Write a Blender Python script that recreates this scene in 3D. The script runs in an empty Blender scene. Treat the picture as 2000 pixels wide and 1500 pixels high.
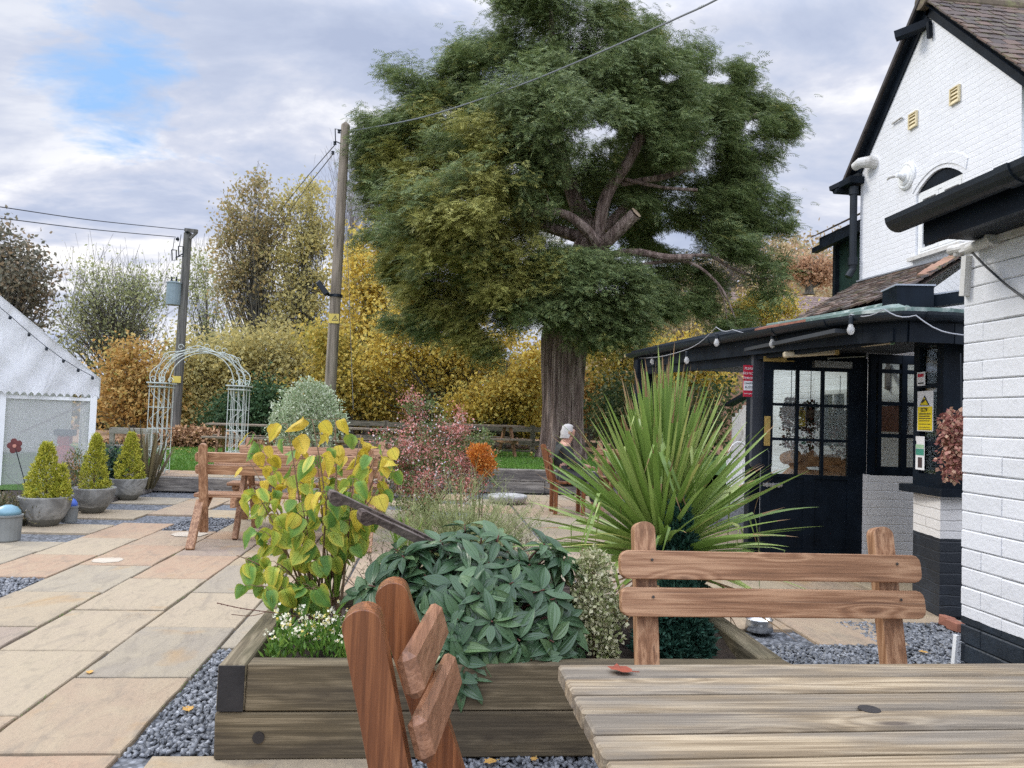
import bpy, bmesh, math, random
import numpy as np
from mathutils import Vector, Matrix
from mathutils.geometry import tessellate_polygon
R_=math.radians
scn=bpy.context.scene
COL=scn.collection
random.seed(7); rng=np.random.default_rng(7)
# ------------------------------------------------------------------ camera
CAMH=1.3; FPX=1500.0
yaw,pit,rol=R_(5.7),R_(2.5),R_(2.0)
_f0=Vector((math.sin(yaw),math.cos(yaw),0)); _r0=Vector((math.cos(yaw),-math.sin(yaw),0))
FWD=_f0*math.cos(pit)+Vector((0,0,1))*math.sin(pit); _u0=_r0.cross(FWD)
RGT=_r0*math.cos(rol)+_u0*math.sin(rol); UPV=_u0*math.cos(rol)-_r0*math.sin(rol)
CAM=Vector((0,0,CAMH))
def ray(x,y): return FWD+RGT*((x-1000)/FPX)-UPV*((y-750)/FPX)
def P(x,y,Y):                      # point of the place at depth Y seen at photo pixel x,y
    d=ray(x,y); return CAM+d*(Y/d.y)
def PX(x,y,X):
    d=ray(x,y); return CAM+d*(X/d.x)
def G(x,y,z=0.0):
    d=ray(x,y); return CAM+d*((z-CAMH)/d.z)
def toPix(p):
    v=Vector(p)-CAM; w=v.dot(FWD); return 1000+FPX*v.dot(RGT)/w, 750-FPX*v.dot(UPV)/w
cd=bpy.data.cameras.new('camera'); cam=bpy.data.objects.new('camera',cd); COL.objects.link(cam)
M=Matrix((RGT,UPV,-FWD)).transposed().to_4x4(); M.translation=CAM
cam.matrix_world=M; cd.sensor_width=36; cd.lens=FPX/2000*36; cd.clip_end=2000; cd.clip_start=0.05
scn.camera=cam
scn.view_settings.view_transform='Standard'; scn.view_settings.look='None'
scn.view_settings.gamma=1.0; scn.view_settings.exposure=0.52
scn.cycles.max_bounces=6; scn.cycles.transparent_max_bounces=12; scn.cycles.use_denoising=False; scn.cycles.sample_clamp_indirect=2.5
# ------------------------------------------------------------------ tagging
def tag(o,label=None,cat=None,group=None,kind=None):
    if label:o['label']=label
    if cat:o['category']=cat
    if group:o['group']=group
    if kind:o['kind']=kind
    return o
def thing(name,loc,label,cat,group=None):
    o=bpy.data.objects.new(name,None); o.location=Vector(loc); o.empty_display_size=.1; COL.objects.link(o)
    return tag(o,label,cat,group)
def wloc(o):
    v=Vector((0,0,0))
    while o is not None:
        v+=o.location; o=o.parent
    return v
# ------------------------------------------------------------------ mesh builder (world coordinates)
class MB:
    def __init__(s): s.v=[]; s.f=[]; s.m=[]; s.mi=0
    def add(s,vs,fs):
        b=len(s.v); s.v+= [tuple(v) for v in vs]; s.f+=[tuple(b+i for i in f) for f in fs]; s.m+=[s.mi]*len(fs); return s
    def box(s,c,d,rot=None,jit=0,bev=0):
        c=Vector(c); hx,hy,hz=d[0]/2,d[1]/2,d[2]/2
        if bev:
            return s.bbox(c,(hx,hy,hz),rot,bev,jit)
        vs=[]
        for x in(-hx,hx):
            for y in(-hy,hy):
                for z in(-hz,hz):
                    p=Vector((x,y,z))
                    if jit:p+=Vector((random.uniform(-jit,jit),random.uniform(-jit,jit),random.uniform(-jit,jit)))
                    if rot:p=rot@p
                    vs.append(c+p)
        return s.add(vs,[(0,1,3,2),(4,6,7,5),(0,4,5,1),(2,3,7,6),(0,2,6,4),(1,5,7,3)])
    def bbox(s,c,h,rot,b,jit=0):     # chamfered box
        vs=[];ix={}
        for sx in(-1,1):
            for sy in(-1,1):
                for sz in(-1,1):
                    j=Vector((random.uniform(-jit,jit),random.uniform(-jit,jit),random.uniform(-jit,jit))) if jit else Vector((0,0,0))
                    for a in range(3):
                        p=[sx*(h[0]-b),sy*(h[1]-b),sz*(h[2]-b)]
                        p[a]=(sx,sy,sz)[a]*h[a]
                        p=Vector(p)+j
                        if rot:p=rot@p
                        ix[(sx,sy,sz,a)]=len(vs); vs.append(c+p)
        fs=[]
        for a in range(3):
            u,w=(a+1)%3,(a+2)%3
            for sg in(-1,1):
                q=[]
                for (du,dw) in((-1,-1),(1,-1),(1,1),(-1,1)):
                    k=[0,0,0];k[a]=sg;k[u]=du;k[w]=dw;q.append(ix[(*k,a)])
                fs.append(q if sg>0 else q[::-1])
            for su in(-1,1):
                for sw in(-1,1):
                    k0=[0,0,0];k0[a]=-1;k0[u]=su;k0[w]=sw;k1=list(k0);k1[a]=1
                    q=[ix[(*k0,u)],ix[(*k1,u)],ix[(*k1,w)],ix[(*k0,w)]]
                    fs.append(q if su*sw<0 else q[::-1])
        for sx in(-1,1):
            for sy in(-1,1):
                for sz in(-1,1):
                    t=[ix[(sx,sy,sz,0)],ix[(sx,sy,sz,1)],ix[(sx,sy,sz,2)]]
                    fs.append(t if sx*sy*sz>0 else t[::-1])
        return s.add(vs,fs)
    def beam(s,a,b,w,h,up=(0,0,1),bev=0):     # box from a to b
        a=Vector(a);b=Vector(b);d=b-a;L=d.length;y=d/L
        u=Vector(up); x=y.cross(u)
        if x.length<1e-4: x=y.cross(Vector((1,0,0)))
        x.normalize(); z=x.cross(y)
        rot=Matrix((x,y,z)).transposed()
        return s.box((a+b)/2,(w,L,h),rot,0,bev)
    def tube(s,pts,r,n=8,cap=True,closed=False):
        pts=[Vector(p) for p in pts]; N=len(pts)
        rs=r if hasattr(r,'__len__') else [r]*N
        prev=None;vs=[]
        for i,p in enumerate(pts):
            t=(pts[min(i+1,N-1)]-pts[max(i-1,0)])
            if t.length<1e-9:t=Vector((0,0,1))
            t.normalize()
            if prev is None:
                x=t.orthogonal().normalized()
            else:
                x=prev-t*prev.dot(t)
                if x.length<1e-6:x=t.orthogonal()
                x.normalize()
            prev=x;y=t.cross(x)
            for k in range(n):
                a=2*math.pi*k/n; vs.append(p+(x*math.cos(a)+y*math.sin(a))*rs[i])
        fs=[]
        for i in range(N-1):
            for k in range(n):
                k2=(k+1)%n; fs.append((i*n+k,i*n+k2,(i+1)*n+k2,(i+1)*n+k))
        if cap:
            fs.append(tuple(range(n))[::-1]); fs.append(tuple((N-1)*n+k for k in range(n)))
        return s.add(vs,fs)
    def lathe(s,c,prof,n=24,ax=None):   # prof [(r,z)]
        c=Vector(c);vs=[];fs=[];m=len(prof)
        for r,z in prof:
            for k in range(n):
                a=2*math.pi*k/n; p=Vector((r*math.cos(a),r*math.sin(a),z))
                if ax:p=ax@p
                vs.append(c+p)
        for i in range(m-1):
            for k in range(n):
                k2=(k+1)%n; fs.append((i*n+k,i*n+k2,(i+1)*n+k2,(i+1)*n+k))
        if prof[0][0]>1e-5: fs.append(tuple(range(n))[::-1])
        if prof[-1][0]>1e-5: fs.append(tuple((m-1)*n+k for k in range(n)))
        return s.add(vs,fs)
    def quad(s,a,b,c,d): return s.add([a,b,c,d],[(0,1,2,3)])
    def prism(s,loops,org,ux,uy,dep):   # 2D loops (first outer, others holes) extruded by dep along ux x uy
        ux=Vector(ux);uy=Vector(uy);n=ux.cross(uy).normalized()*dep;org=Vector(org)
        flat=[p for l in loops for p in l]
        tri=tessellate_polygon([[Vector((p[0],p[1],0)) for p in l] for l in loops])
        A=[org+ux*p[0]+uy*p[1] for p in flat]; B=[a+n for a in A]; k=len(A)
        fs=[]
        for t in tri:
            x=[flat[i] for i in t]
            area=(x[1][0]-x[0][0])*(x[2][1]-x[0][1])-(x[2][0]-x[0][0])*(x[1][1]-x[0][1])
            t=tuple(t) if area>0 else tuple(t)[::-1]
            fs.append(t[::-1]); fs.append(tuple(i+k for i in t))
        b=0
        for li,l in enumerate(loops):
            m=len(l); ar=sum(l[i][0]*l[(i+1)%m][1]-l[(i+1)%m][0]*l[i][1] for i in range(m))
            ccw=(ar>0)==(li==0)
            for i in range(m):
                j=(i+1)%m; q=(b+i,b+j,b+j+k,b+i+k); fs.append(q if ccw else q[::-1])
            b+=m
        return s.add(A+B,fs)
    def build(s,name,mats,parent=None,smooth=False,bev=0):
        me=bpy.data.meshes.new(name); o=bpy.data.objects.new(name,me); COL.objects.link(o)
        off=Vector((0,0,0))
        if parent is not None: o.parent=parent; off=wloc(parent)
        me.from_pydata([(v[0]-off.x,v[1]-off.y,v[2]-off.z) for v in s.v],[],s.f)
        if not isinstance(mats,(list,tuple)): mats=[mats]
        for m in mats: me.materials.append(m)
        if len(mats)>1: me.polygons.foreach_set('material_index',s.m)
        if smooth: me.polygons.foreach_set('use_smooth',[True]*len(me.polygons))
        me.update()
        if bev:
            md=o.modifiers.new('bevel','BEVEL'); md.width=bev; md.segments=2; md.limit_method='ANGLE'; md.angle_limit=R_(40)
        return o
def npmesh(name,V,tf,k,N,mats,mi=None,parent=None,smooth=False):
    """V (N*k,3) world coords; tf template faces on k verts; mi (N*len(tf)) material index"""
    V=np.asarray(V,dtype=np.float64)
    me=bpy.data.meshes.new(name); o=bpy.data.objects.new(name,me); COL.objects.link(o)
    if parent is not None:
        o.parent=parent; off=wloc(parent); V=V-np.array([off.x,off.y,off.z])
    me.vertices.add(len(V)); me.vertices.foreach_set('co',V.astype(np.float32).ravel())
    li=np.array([i for f in tf for i in f],dtype=np.int64); lt=np.array([len(f) for f in tf],dtype=np.int64)
    L=(li[None,:]+np.arange(N)[:,None]*k).ravel(); T=np.tile(lt,N); S=np.concatenate([[0],np.cumsum(T)[:-1]])
    me.loops.add(len(L)); me.loops.foreach_set('vertex_index',L.astype(np.int32))
    me.polygons.add(len(T)); me.polygons.foreach_set('loop_start',S.astype(np.int32)); me.polygons.foreach_set('loop_total',T.astype(np.int32))
    if not isinstance(mats,(list,tuple)): mats=[mats]
    for m in mats: me.materials.append(m)
    if mi is not None: me.polygons.foreach_set('material_index',np.asarray(mi,dtype=np.int32))
    if smooth: me.polygons.foreach_set('use_smooth',np.ones(len(T),dtype=bool))
    me.update(calc_edges=True); me.validate()
    return o
def frames(D,roll=None,up=(0,0,1)):
    """D (N,3) direction of +y of the template; returns (N,3,3) columns x,y,z with z as near to up as can be, rolled"""
    D=D/np.maximum(np.linalg.norm(D,axis=1,keepdims=True),1e-9)
    u=np.tile(np.asarray(up,float),(len(D),1)) if np.ndim(up)==1 else up
    X=np.cross(D,u); n=np.linalg.norm(X,axis=1,keepdims=True)
    X=np.where(n<1e-3,np.array([[1.,0,0]]),X/np.maximum(n,1e-9)); Zv=np.cross(X,D)
    if roll is not None:
        c=np.cos(roll)[:,None];s_=np.sin(roll)[:,None]; X,Zv=X*c+Zv*s_,Zv*c-X*s_
    return np.stack([X,D,Zv],axis=2)
def inst(T,Mx,Pp,S=None):
    """template (k,3) -> (N*k,3)"""
    T=np.asarray(T,float)
    Q=np.einsum('nij,kj->nki',Mx,T)
    if S is not None:
        S=np.asarray(S); Q=Q*(S[:,None,None] if S.ndim==1 else S[:,None,:])
    return (Q+Pp[:,None,:]).reshape(-1,3)
def unit(N):
    v=rng.normal(size=(N,3)); return v/np.linalg.norm(v,axis=1,keepdims=True)
def ball(N,p=.45):
    return unit(N)*(rng.random(N)**p)[:,None]
# leaf templates (length 1 along +y)
T_DIA=([(0,0,0),(.3,.45,.06),(0,1,0),(-.3,.45,.06)],[(0,1,2),(0,2,3)])
T_WIDE=([(0,0,0),(.42,.4,.08),(0,1,-.05),(-.42,.4,.08)],[(0,1,2),(0,2,3)])
T_SLIM=([(0,0,0),(.11,.4,.02),(0,1,0),(-.11,.4,.02)],[(0,1,2),(0,2,3)])
# ------------------------------------------------------------------ materials
class NT:
    def __init__(s,name):
        s.m=bpy.data.materials.new(name); s.m.use_nodes=True; s.t=s.m.node_tree; s.t.nodes.clear()
        s.out=s.n('ShaderNodeOutputMaterial')
    def n(s,typ,ins=None,**kw):
        nd=s.t.nodes.new(typ)
        for k,v in kw.items(): setattr(nd,k,v)
        for k,v in (ins or {}).items(): s.set(nd,k,v)
        return nd
    def set(s,nd,k,v):
        i=nd.inputs[k]
        if isinstance(v,bpy.types.NodeSocket): s.t.links.new(v,i)
        elif isinstance(v,bpy.types.Node): s.t.links.new(v.outputs[0],i)
        else: i.default_value=(*v,1) if isinstance(v,tuple) and len(v)==3 and i.type=='RGBA' else v
    def co(s,scale=(1,1,1),rot=(0,0,0),src='Object'):
        tc=s.n('ShaderNodeTexCoord'); mp=s.n('ShaderNodeMapping',{'Vector':tc.outputs[src],'Scale':scale,'Rotation':rot}); return mp.outputs[0]
    def noise(s,vec,scale,detail=4,rough=.55,dist=0):
        return s.n('ShaderNodeTexNoise',{'Vector':vec,'Scale':scale,'Detail':detail,'Roughness':rough,'Distortion':dist}).outputs['Fac']
    def ramp(s,fac,stops,interp='LINEAR'):
        r=s.n('ShaderNodeValToRGB',{'Fac':fac}); e=r.color_ramp.elements; r.color_ramp.interpolation=interp
        while len(e)<len(stops): e.new(.5)
        for i,(p,c) in enumerate(stops): e[i].position=p; e[i].color=(*c,1)
        return r.outputs['Color']
    def mix(s,f,a,b,mode='MIX'):
        m=s.n('ShaderNodeMix',data_type='RGBA',blend_type=mode)
        s.set(m,0,f); s.set(m,6,a); s.set(m,7,b); return m.outputs[2]
    def math(s,op,a,b=0.0,clamp=False):
        m=s.n('ShaderNodeMath',operation=op,use_clamp=clamp); s.set(m,0,a); s.set(m,1,b); return m.outputs[0]
    def bump(s,h,st,dist=.01,nrm=None):
        d={'Height':h,'Strength':st,'Distance':dist}
        if nrm is not None:d['Normal']=nrm
        return s.n('ShaderNodeBump',d).outputs[0]
    def princ(s,col,rough=.6,nrm=None,**kw):
        b=s.n('ShaderNodeBsdfPrincipled'); s.set(b,'Base Color',col); s.set(b,'Roughness',rough)
        if nrm is not None:s.set(b,'Normal',nrm)
        for k,v in kw.items(): s.set(b,k.replace('_',' '),v)
        return b
    def done(s,sh):
        s.t.links.new(sh.outputs[0],s.out.inputs[0]); return s.m
def island(t):
    return t.n('ShaderNodeNewGeometry').outputs['Random Per Island']
def m_plain(name,col,rough=.5,var=.15,scale=6,bump=.15,bscale=40,metal=0.0,spec=.5,dirt=None):
    t=NT(name);c=t.co(); n=t.noise(c,scale,5)
    lo=tuple(x*(1-var) for x in col);hi=tuple(min(1,x*(1+var)) for x in col)
    k=t.ramp(n,[(.3,lo),(.7,hi)])
    if dirt:
        k=t.mix(t.ramp(t.noise(c,dirt[1],6,.65),[(.5,(0,0,0)),(.68,(1,1,1))]),k,dirt[0])
    b=t.bump(t.noise(c,bscale,4),bump,.004)
    p=t.princ(k,rough,b,Metallic=metal); t.set(p,'Specular IOR Level',spec); return t.done(p)
def m_wood(name,c1,c2,axis,rough=.55,dark=(.05,.03,.02),grain=1.0,patch=None,spec=.4,var=.35,rings=11.0,crack=.5,ra=.42):
    """grain along axis 0/1/2; each board (mesh island) its own tint and figure"""
    t=NT(name); isl=island(t)
    tc=t.n('ShaderNodeTexCoord'); add=t.n('ShaderNodeVectorMath',operation='ADD')
    t.set(add,0,tc.outputs['Object']); cmb=t.n('ShaderNodeCombineXYZ',{'X':t.math('MULTIPLY',isl,17.),'Y':t.math('MULTIPLY',isl,31.),'Z':t.math('MULTIPLY',isl,7.)}); t.set(add,1,cmb.outputs[0])
    def st(across,along): return t.n('ShaderNodeMapping',{'Vector':add.outputs[0],'Scale':tuple(along if i==axis else across for i in range(3))}).outputs[0]
    kn=t.n('ShaderNodeTexVoronoi',{'Vector':st(8.0,2.6),'Scale':1.0,'Randomness':1.0}); kd=kn.outputs['Distance']
    fld=t.noise(st(9*grain,.55),1.0,3,.5,.25)                      # slow field whose contours are the growth rings
    fld=t.math('ADD',fld,t.math('MULTIPLY',t.math('SUBTRACT',.35,t.math('MINIMUM',kd,.35)),.55))
    rg=t.math('FRACT',t.math('MULTIPLY',fld,rings)); rg=t.math('ABSOLUTE',t.math('SUBTRACT',rg,.5))     # 0..0.5
    fine=t.noise(st(150*grain,3.5),1.0,4,.7); mid=t.noise(st(45*grain,1.2),1.0,5,.65); blot=t.noise(st(7,1.6),1.0,5,.6)
    v=t.math('ADD',t.math('MULTIPLY',rg,ra),t.math('MULTIPLY',mid,.62)); v=t.math('ADD',v,t.math('MULTIPLY',t.math('SUBTRACT',fine,.5),.7))
    lo=tuple(x*.66 for x in c1); hi=tuple(min(1,x*1.14) for x in c2)
    col=t.ramp(v,[(.20,lo),(.36,c1),(.52,c2),(.74,hi)])
    if patch: col=t.mix(t.ramp(blot,[(.44,(0,0,0)),(.60,(.85,.85,.85))]),col,t.mix(t.ramp(v,[(.3,(0,0,0)),(.7,(1,1,1))]),tuple(x*.7 for x in patch),tuple(x*1.25 for x in patch)))
    ck=t.noise(st(70*grain,.8),1.0,2,.5,.1)
    col=t.mix(t.ramp(ck,[(.655,(0,0,0)),(.70,(crack,)*3)]),col,dark)
    col=t.mix(t.ramp(fine,[(.60,(0,0,0)),(.78,(.45,.45,.45))]),col,dark)
    col=t.mix(t.ramp(kd,[(.05,(.85,.85,.85)),(.085,(.35,.35,.35)),(.12,(0,0,0))]),col,dark)
    hs=t.n('ShaderNodeHueSaturation',{'Color':col,'Value':t.math('ADD',t.math('MULTIPLY',isl,var),1-var/2)})
    b=t.bump(v,.3,.004); b=t.bump(fine,.4,.002,b); b=t.bump(ck,-.25,.006,b) if crack>.3 else b
    p=t.princ(hs.outputs[0],rough,b); t.set(p,'Specular IOR Level',spec); return t.done(p)
def m_leaf(name,stops,rough=.5,trans=.3,var=.25,spec=.35,tcol=None):
    t=NT(name); isl=island(t)
    col=t.ramp(isl,stops)
    n=t.noise(t.co(),.9,3); hs=t.n('ShaderNodeHueSaturation',{'Color':col,'Value':t.math('ADD',t.math('MULTIPLY',n,var*2),1-var)})
    p=t.princ(hs.outputs[0],rough); t.set(p,'Specular IOR Level',spec)
    if trans:
        tr=t.n('ShaderNodeBsdfTranslucent',{'Color':hs.outputs[0]})
        mx=t.n('ShaderNodeMixShader',{0:trans,1:p.outputs[0],2:tr.outputs[0]}); return t.done(mx)
    return t.done(p)
def m_brick(name,axis,white=(.74,.74,.73),split=None,black=(.012,.016,.022),bumpd=.012,rough=.55,mort=.75):
    """painted brick; axis 0: wall runs along x, 1: wall runs along y. split = z of black plinth below"""
    t=NT(name); tc=t.n('ShaderNodeTexCoord'); sp=t.n('ShaderNodeSeparateXYZ',{0:tc.outputs['Object']})
    nz=t.n('ShaderNodeTexNoise',{'Vector':tc.outputs['Object'],'Scale':5.0,'Detail':4})
    wob=t.math('MULTIPLY',t.math('SUBTRACT',nz.outputs['Fac'],.5),.034)
    v=t.n('ShaderNodeCombineXYZ',{'X':t.math('ADD',sp.outputs[axis],wob),'Y':t.math('ADD',sp.outputs[2],wob)})
    br=t.n('ShaderNodeTexBrick',{'Vector':v.outputs[0],'Scale':1.0,'Mortar Size':.007,'Mortar Smooth':.9,'Brick Width':.456,'Row Height':.0755,'Color1':(.8,.8,.8,1),'Color2':(.62,.62,.62,1),'Mortar':(0,0,0,1)})
    fac=br.outputs['Fac']
    n2=t.noise(tc.outputs['Object'],2.2,6,.65); n3=t.noise(tc.outputs['Object'],38,5,.7)
    c=t.mix(fac,white,tuple(x*mort for x in white))
    c=t.mix(t.ramp(n2,[(.45,(0,0,0)),(.75,(.5,.5,.5))]),c,tuple(x*y for x,y in zip(white,(.86,.86,.85))))
    c=t.mix(t.ramp(t.noise(tc.outputs['Object'],5.5,8,.75),[(.64,(0,0,0)),(.74,(.55,.55,.55))]),c,(.46,.43,.38))
    if split is not None:
        f=t.math('LESS_THAN',t.math('ADD',sp.outputs[2],t.math('MULTIPLY',wob,.6)),split)
        kb=t.mix(t.ramp(n2,[(.5,(0,0,0)),(.7,(1,1,1))]),black,tuple(x*2.4 for x in black))
        c=t.mix(f,c,kb)
    h=t.math('ADD',t.math('MULTIPLY',fac,-1.0),t.math('MULTIPLY',n3,.55)); h=t.math('ADD',h,t.math('MULTIPLY',t.noise(tc.outputs['Object'],9,3),1.3))
    b=t.bump(h,.42,bumpd); p=t.princ(c,rough,b); return t.done(p)
# ------------------------------------------------------------------ world and sun
SUN_EL,SUN_AZ=R_(38),R_(-62)      # azimuth from +Y towards +X
sd=Vector((math.sin(SUN_AZ)*math.cos(SUN_EL),math.cos(SUN_AZ)*math.cos(SUN_EL),math.sin(SUN_EL)))
w=bpy.data.worlds.new('World'); scn.world=w; w.use_nodes=True; wt=w.node_tree; wt.nodes.clear()
class WT(NT):
    def __init__(s,t): s.t=t
W_=WT(wt)
sky=W_.n('ShaderNodeTexSky',sky_type='NISHITA',sun_disc=False); sky.sun_elevation=SUN_EL; sky.sun_rotation=SUN_AZ; sky.air_density=1.2; sky.dust_density=.6
tc=W_.n('ShaderNodeTexCoord'); sp=W_.n('ShaderNodeSeparateXYZ',{0:tc.outputs['Generated']})
den=W_.math('ADD',W_.math('MAXIMUM',sp.outputs[2],0.0),.22)
px=W_.math('DIVIDE',sp.outputs[0],den); py_=W_.math('DIVIDE',sp.outputs[1],den)
cv=W_.n('ShaderNodeCombineXYZ',{'X':px,'Y':W_.math('MULTIPLY',py_,1.5),'Z':3.7})
n1=W_.noise(cv.outputs[0],1.15,8,.56,.15); n2=W_.noise(cv.outputs[0],2.0,8,.58,.25); n3=W_.noise(cv.outputs[0],.55,3,.5)
# blue gaps: a rolling field plus a clear window towards the upper left
gapd=Vector(ray(185,95)).normalized()
dt=W_.n('ShaderNodeVectorMath',operation='DOT_PRODUCT'); W_.set(dt,0,tc.outputs['Generated']); W_.set(dt,1,tuple(gapd))
near=W_.n('ShaderNodeMapRange',{'Value':dt.outputs['Value'],'From Min':.9915,'From Max':.9995,'To Min':0.0,'To Max':1.0})
nb1=W_.noise(cv.outputs[0],5.5,5,.6,.3)
gapv=W_.math('ADD',W_.math('ADD',W_.math('MULTIPLY',n1,.45),W_.math('MULTIPLY',nb1,.55)),W_.math('MULTIPLY',near.outputs[0],-.225))
cover=W_.ramp(gapv,[(.20,(0,0,0)),(.36,(1,1,1))])
cl=W_.ramp(n2,[(.33,(.38,.44,.60)),(.44,(.49,.545,.69)),(.52,(.64,.665,.765)),(.62,(.97,.96,.97))])
cl=W_.mix(W_.ramp(n3,[(.4,(0,0,0)),(.62,(.55,.55,.55))]),cl,(.47,.53,.67))
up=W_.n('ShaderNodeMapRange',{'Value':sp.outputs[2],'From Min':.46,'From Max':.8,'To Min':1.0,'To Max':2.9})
lum=W_.n('ShaderNodeVectorMath',operation='SCALE'); W_.set(lum,0,cl); W_.set(lum,'Scale',W_.math('MULTIPLY',W_.math('ADD',1.0,W_.math('MULTIPLY',W_.math('MAXIMUM',W_.math('MULTIPLY',sp.outputs[1],-1.0),0.0),1.25)),W_.math('MULTIPLY',up.outputs[0],8.2)))  # unseen sky overhead and behind made brighter, added to light facing surfaces
bl=W_.mix(.85,sky.outputs[0],(2.3,4.1,7.0))
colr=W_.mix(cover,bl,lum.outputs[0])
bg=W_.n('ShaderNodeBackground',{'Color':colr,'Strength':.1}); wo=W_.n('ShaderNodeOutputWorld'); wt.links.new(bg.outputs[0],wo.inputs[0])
sl=bpy.data.lights.new('sun','SUN'); sl.energy=1.35; sl.angle=R_(16); sl.color=(1,.95,.86)
so=bpy.data.objects.new('sun',sl); COL.objects.link(so); so.rotation_euler=(-sd).to_track_quat('-Z','Y').to_euler(); so.location=(0,0,30)
# ------------------------------------------------------------------ materials
def m_slab():
    t=NT('sandstone'); isl=island(t); c=t.co()
    base=t.ramp(isl,[(0,(.44,.355,.245)),(.14,(.36,.31,.24)),(.26,(.43,.325,.225)),(.37,(.43,.32,.225)),(.46,(.40,.345,.26)),(.58,(.46,.375,.265)),(.68,(.45,.305,.205)),(.76,(.37,.29,.23)),(.88,(.44,.35,.23)),(.95,(.41,.30,.22))],'CONSTANT')
    off=t.n('ShaderNodeVectorMath',operation='ADD'); t.set(off,0,c); cx=t.n('ShaderNodeCombineXYZ',{'X':t.math('MULTIPLY',isl,40.),'Y':t.math('MULTIPLY',isl,23.)}); t.set(off,1,cx.outputs[0])
    st=t.n('ShaderNodeMapping',{'Vector':off.outputs[0],'Scale':(2.6,1.0,1),'Rotation':(0,0,.7)})
    n=t.noise(st.outputs[0],1.7,8,.62,1.6); f=t.noise(off.outputs[0],45,6,.75); g=t.noise(st.outputs[0],5.5,7,.66,.9)
    col=t.mix(t.ramp(n,[(.38,(0,0,0)),(.66,(.8,.8,.8))]),base,t.mix(.5,base,(.50,.42,.28)))
    col=t.mix(t.ramp(t.noise(st.outputs[0],2.3,6,.62,1.0),[(.53,(0,0,0)),(.72,(.55,.55,.55))]),col,(.24,.205,.165))
    col=t.mix(t.ramp(t.noise(off.outputs[0],2.4,4,.55,.5),[(.60,(0,0,0)),(.72,(.6,.6,.6))]),col,(.46,.29,.13))
    col=t.mix(t.ramp(g,[(.54,(0,0,0)),(.68,(.35,.35,.35))]),col,(.21,.18,.14))
    col=t.mix(t.ramp(f,[(.5,(0,0,0)),(.75,(.4,.4,.4))]),col,(.22,.19,.15))
    # thin riven ledges
    led=t.math('ABSOLUTE',t.math('SUBTRACT',t.math('FRACT',t.math('MULTIPLY',n,5.0)),.5)); lm=t.math('MULTIPLY',t.n('ShaderNodeRGBToBW',{'Color':t.ramp(led,[(.0,(1,1,1)),(.03,(0,0,0))])}).outputs[0],t.n('ShaderNodeRGBToBW',{'Color':t.ramp(t.noise(off.outputs[0],1.6,2,.5),[(.56,(0,0,0)),(.64,(.55,.55,.55))])}).outputs[0])
    col=t.mix(lm,col,(.15,.11,.08))
    col=t.mix(1.0,col,(.79,.79,.79),'MULTIPLY')
    b=t.bump(n,.6,.02); b=t.bump(g,.4,.008,b); b=t.bump(f,.35,.003,b)
    p=t.princ(col,.8,b); t.set(p,'Specular IOR Level',.2); return t.done(p)
SLAB=m_slab()
def m_slate(name,lo,hi):
    t=NT(name); isl=island(t); k=t.ramp(isl,[(0,lo),(.5,tuple((a+b)/2 for a,b in zip(lo,hi))),(.9,hi),(1,tuple(x*1.3 for x in hi))])
    return t.done(t.princ(k,.6,t.bump(t.noise(t.co(),90,3),.3,.003)))
SLATE=m_slate('slate_chips',(.075,.082,.092),(.24,.25,.265))
def m_gravelbed():
    t=NT('slate_bed'); c=t.co(); v=t.n('ShaderNodeTexVoronoi',{'Vector':c,'Scale':42.0})
    k=t.ramp(v.outputs['Color'],[(.1,(.06,.066,.074)),(.5,(.14,.15,.165)),(.9,(.27,.28,.30))])
    k=t.mix(t.ramp(v.outputs['Distance'],[(.3,(0,0,0)),(.8,(.7,.7,.7))]),k,(.02,.022,.025))
    return t.done(t.princ(k,.65,t.bump(v.outputs['Distance'],-1.0,.02)))
GBED=m_gravelbed()
def m_grass():
    t=NT('turf'); c=t.co(); n=t.noise(c,.5,5,.6); f=t.noise(t.co((40,12,1)),3,4,.7)
    k=t.ramp(n,[(.3,(.075,.165,.022)),(.55,(.10,.215,.03)),(.75,(.14,.235,.045))]); k=t.mix(t.ramp(f,[(.35,(0,0,0)),(.7,(.7,.7,.7))]),k,(.055,.13,.02))
    return t.done(t.princ(k,.8,t.bump(f,.8,.04)))
TURF=m_grass()
BLADE=m_leaf('grass_blade',[(0,(.07,.16,.02)),(.6,(.12,.26,.035)),(1,(.18,.28,.06))],.6,.3)
LITTER=m_plain('leaf_litter',(.23,.135,.07),.9,.45,14,.9,30)
SOIL=m_plain('soil',(.05,.036,.026),.95,.4,18,.9,40)
FIELD=m_plain('far_field',(.12,.14,.05),.9,.3,.05,.2,2)
# ------------------------------------------------------------------ ground
def sheet(name,xs,ys,zf,mat,kind='structure'):
    m=MB(); 
    for y in ys:
        for x in xs: m.v.append((x,y,zf(x,y)))
    n=len(xs)
    for j in range(len(ys)-1):
        for i in range(n-1): m.f.append((j*n+i,j*n+i+1,(j+1)*n+i+1,(j+1)*n+i)); m.m.append(0)
    o=m.build(name,mat,smooth=True); return tag(o,kind=kind)
sm=lambda a,b,x: (lambda t:t*t*(3-2*t))(min(1,max(0,(x-a)/(b-a))))
def zup(x,y): return .19+.2*sm(-1.6,.2,x)-.004*max(0,y-16)+ .01*math.sin(x*1.3+y)
def zhill(x,y):
    h=18.5*sm(34,88,y)*sm(3,42,x)+2.5*sm(50,120,y)
    return h
lin=lambda a,b,n:[a+(b-a)*i/(n-1) for i in range(n)]
sheet('ground',[-165,-90,-40,-15,-4,4,15,40,90,165],[-60,-20,0,12,23,40,90,168],lambda x,y:-.06 if y<30 else -.06,FIELD)
sheet('gravel_bed',[-9,-4.05,9.9],[-4,4,12.4,13.3],lambda x,y:-.022,GBED)
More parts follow.
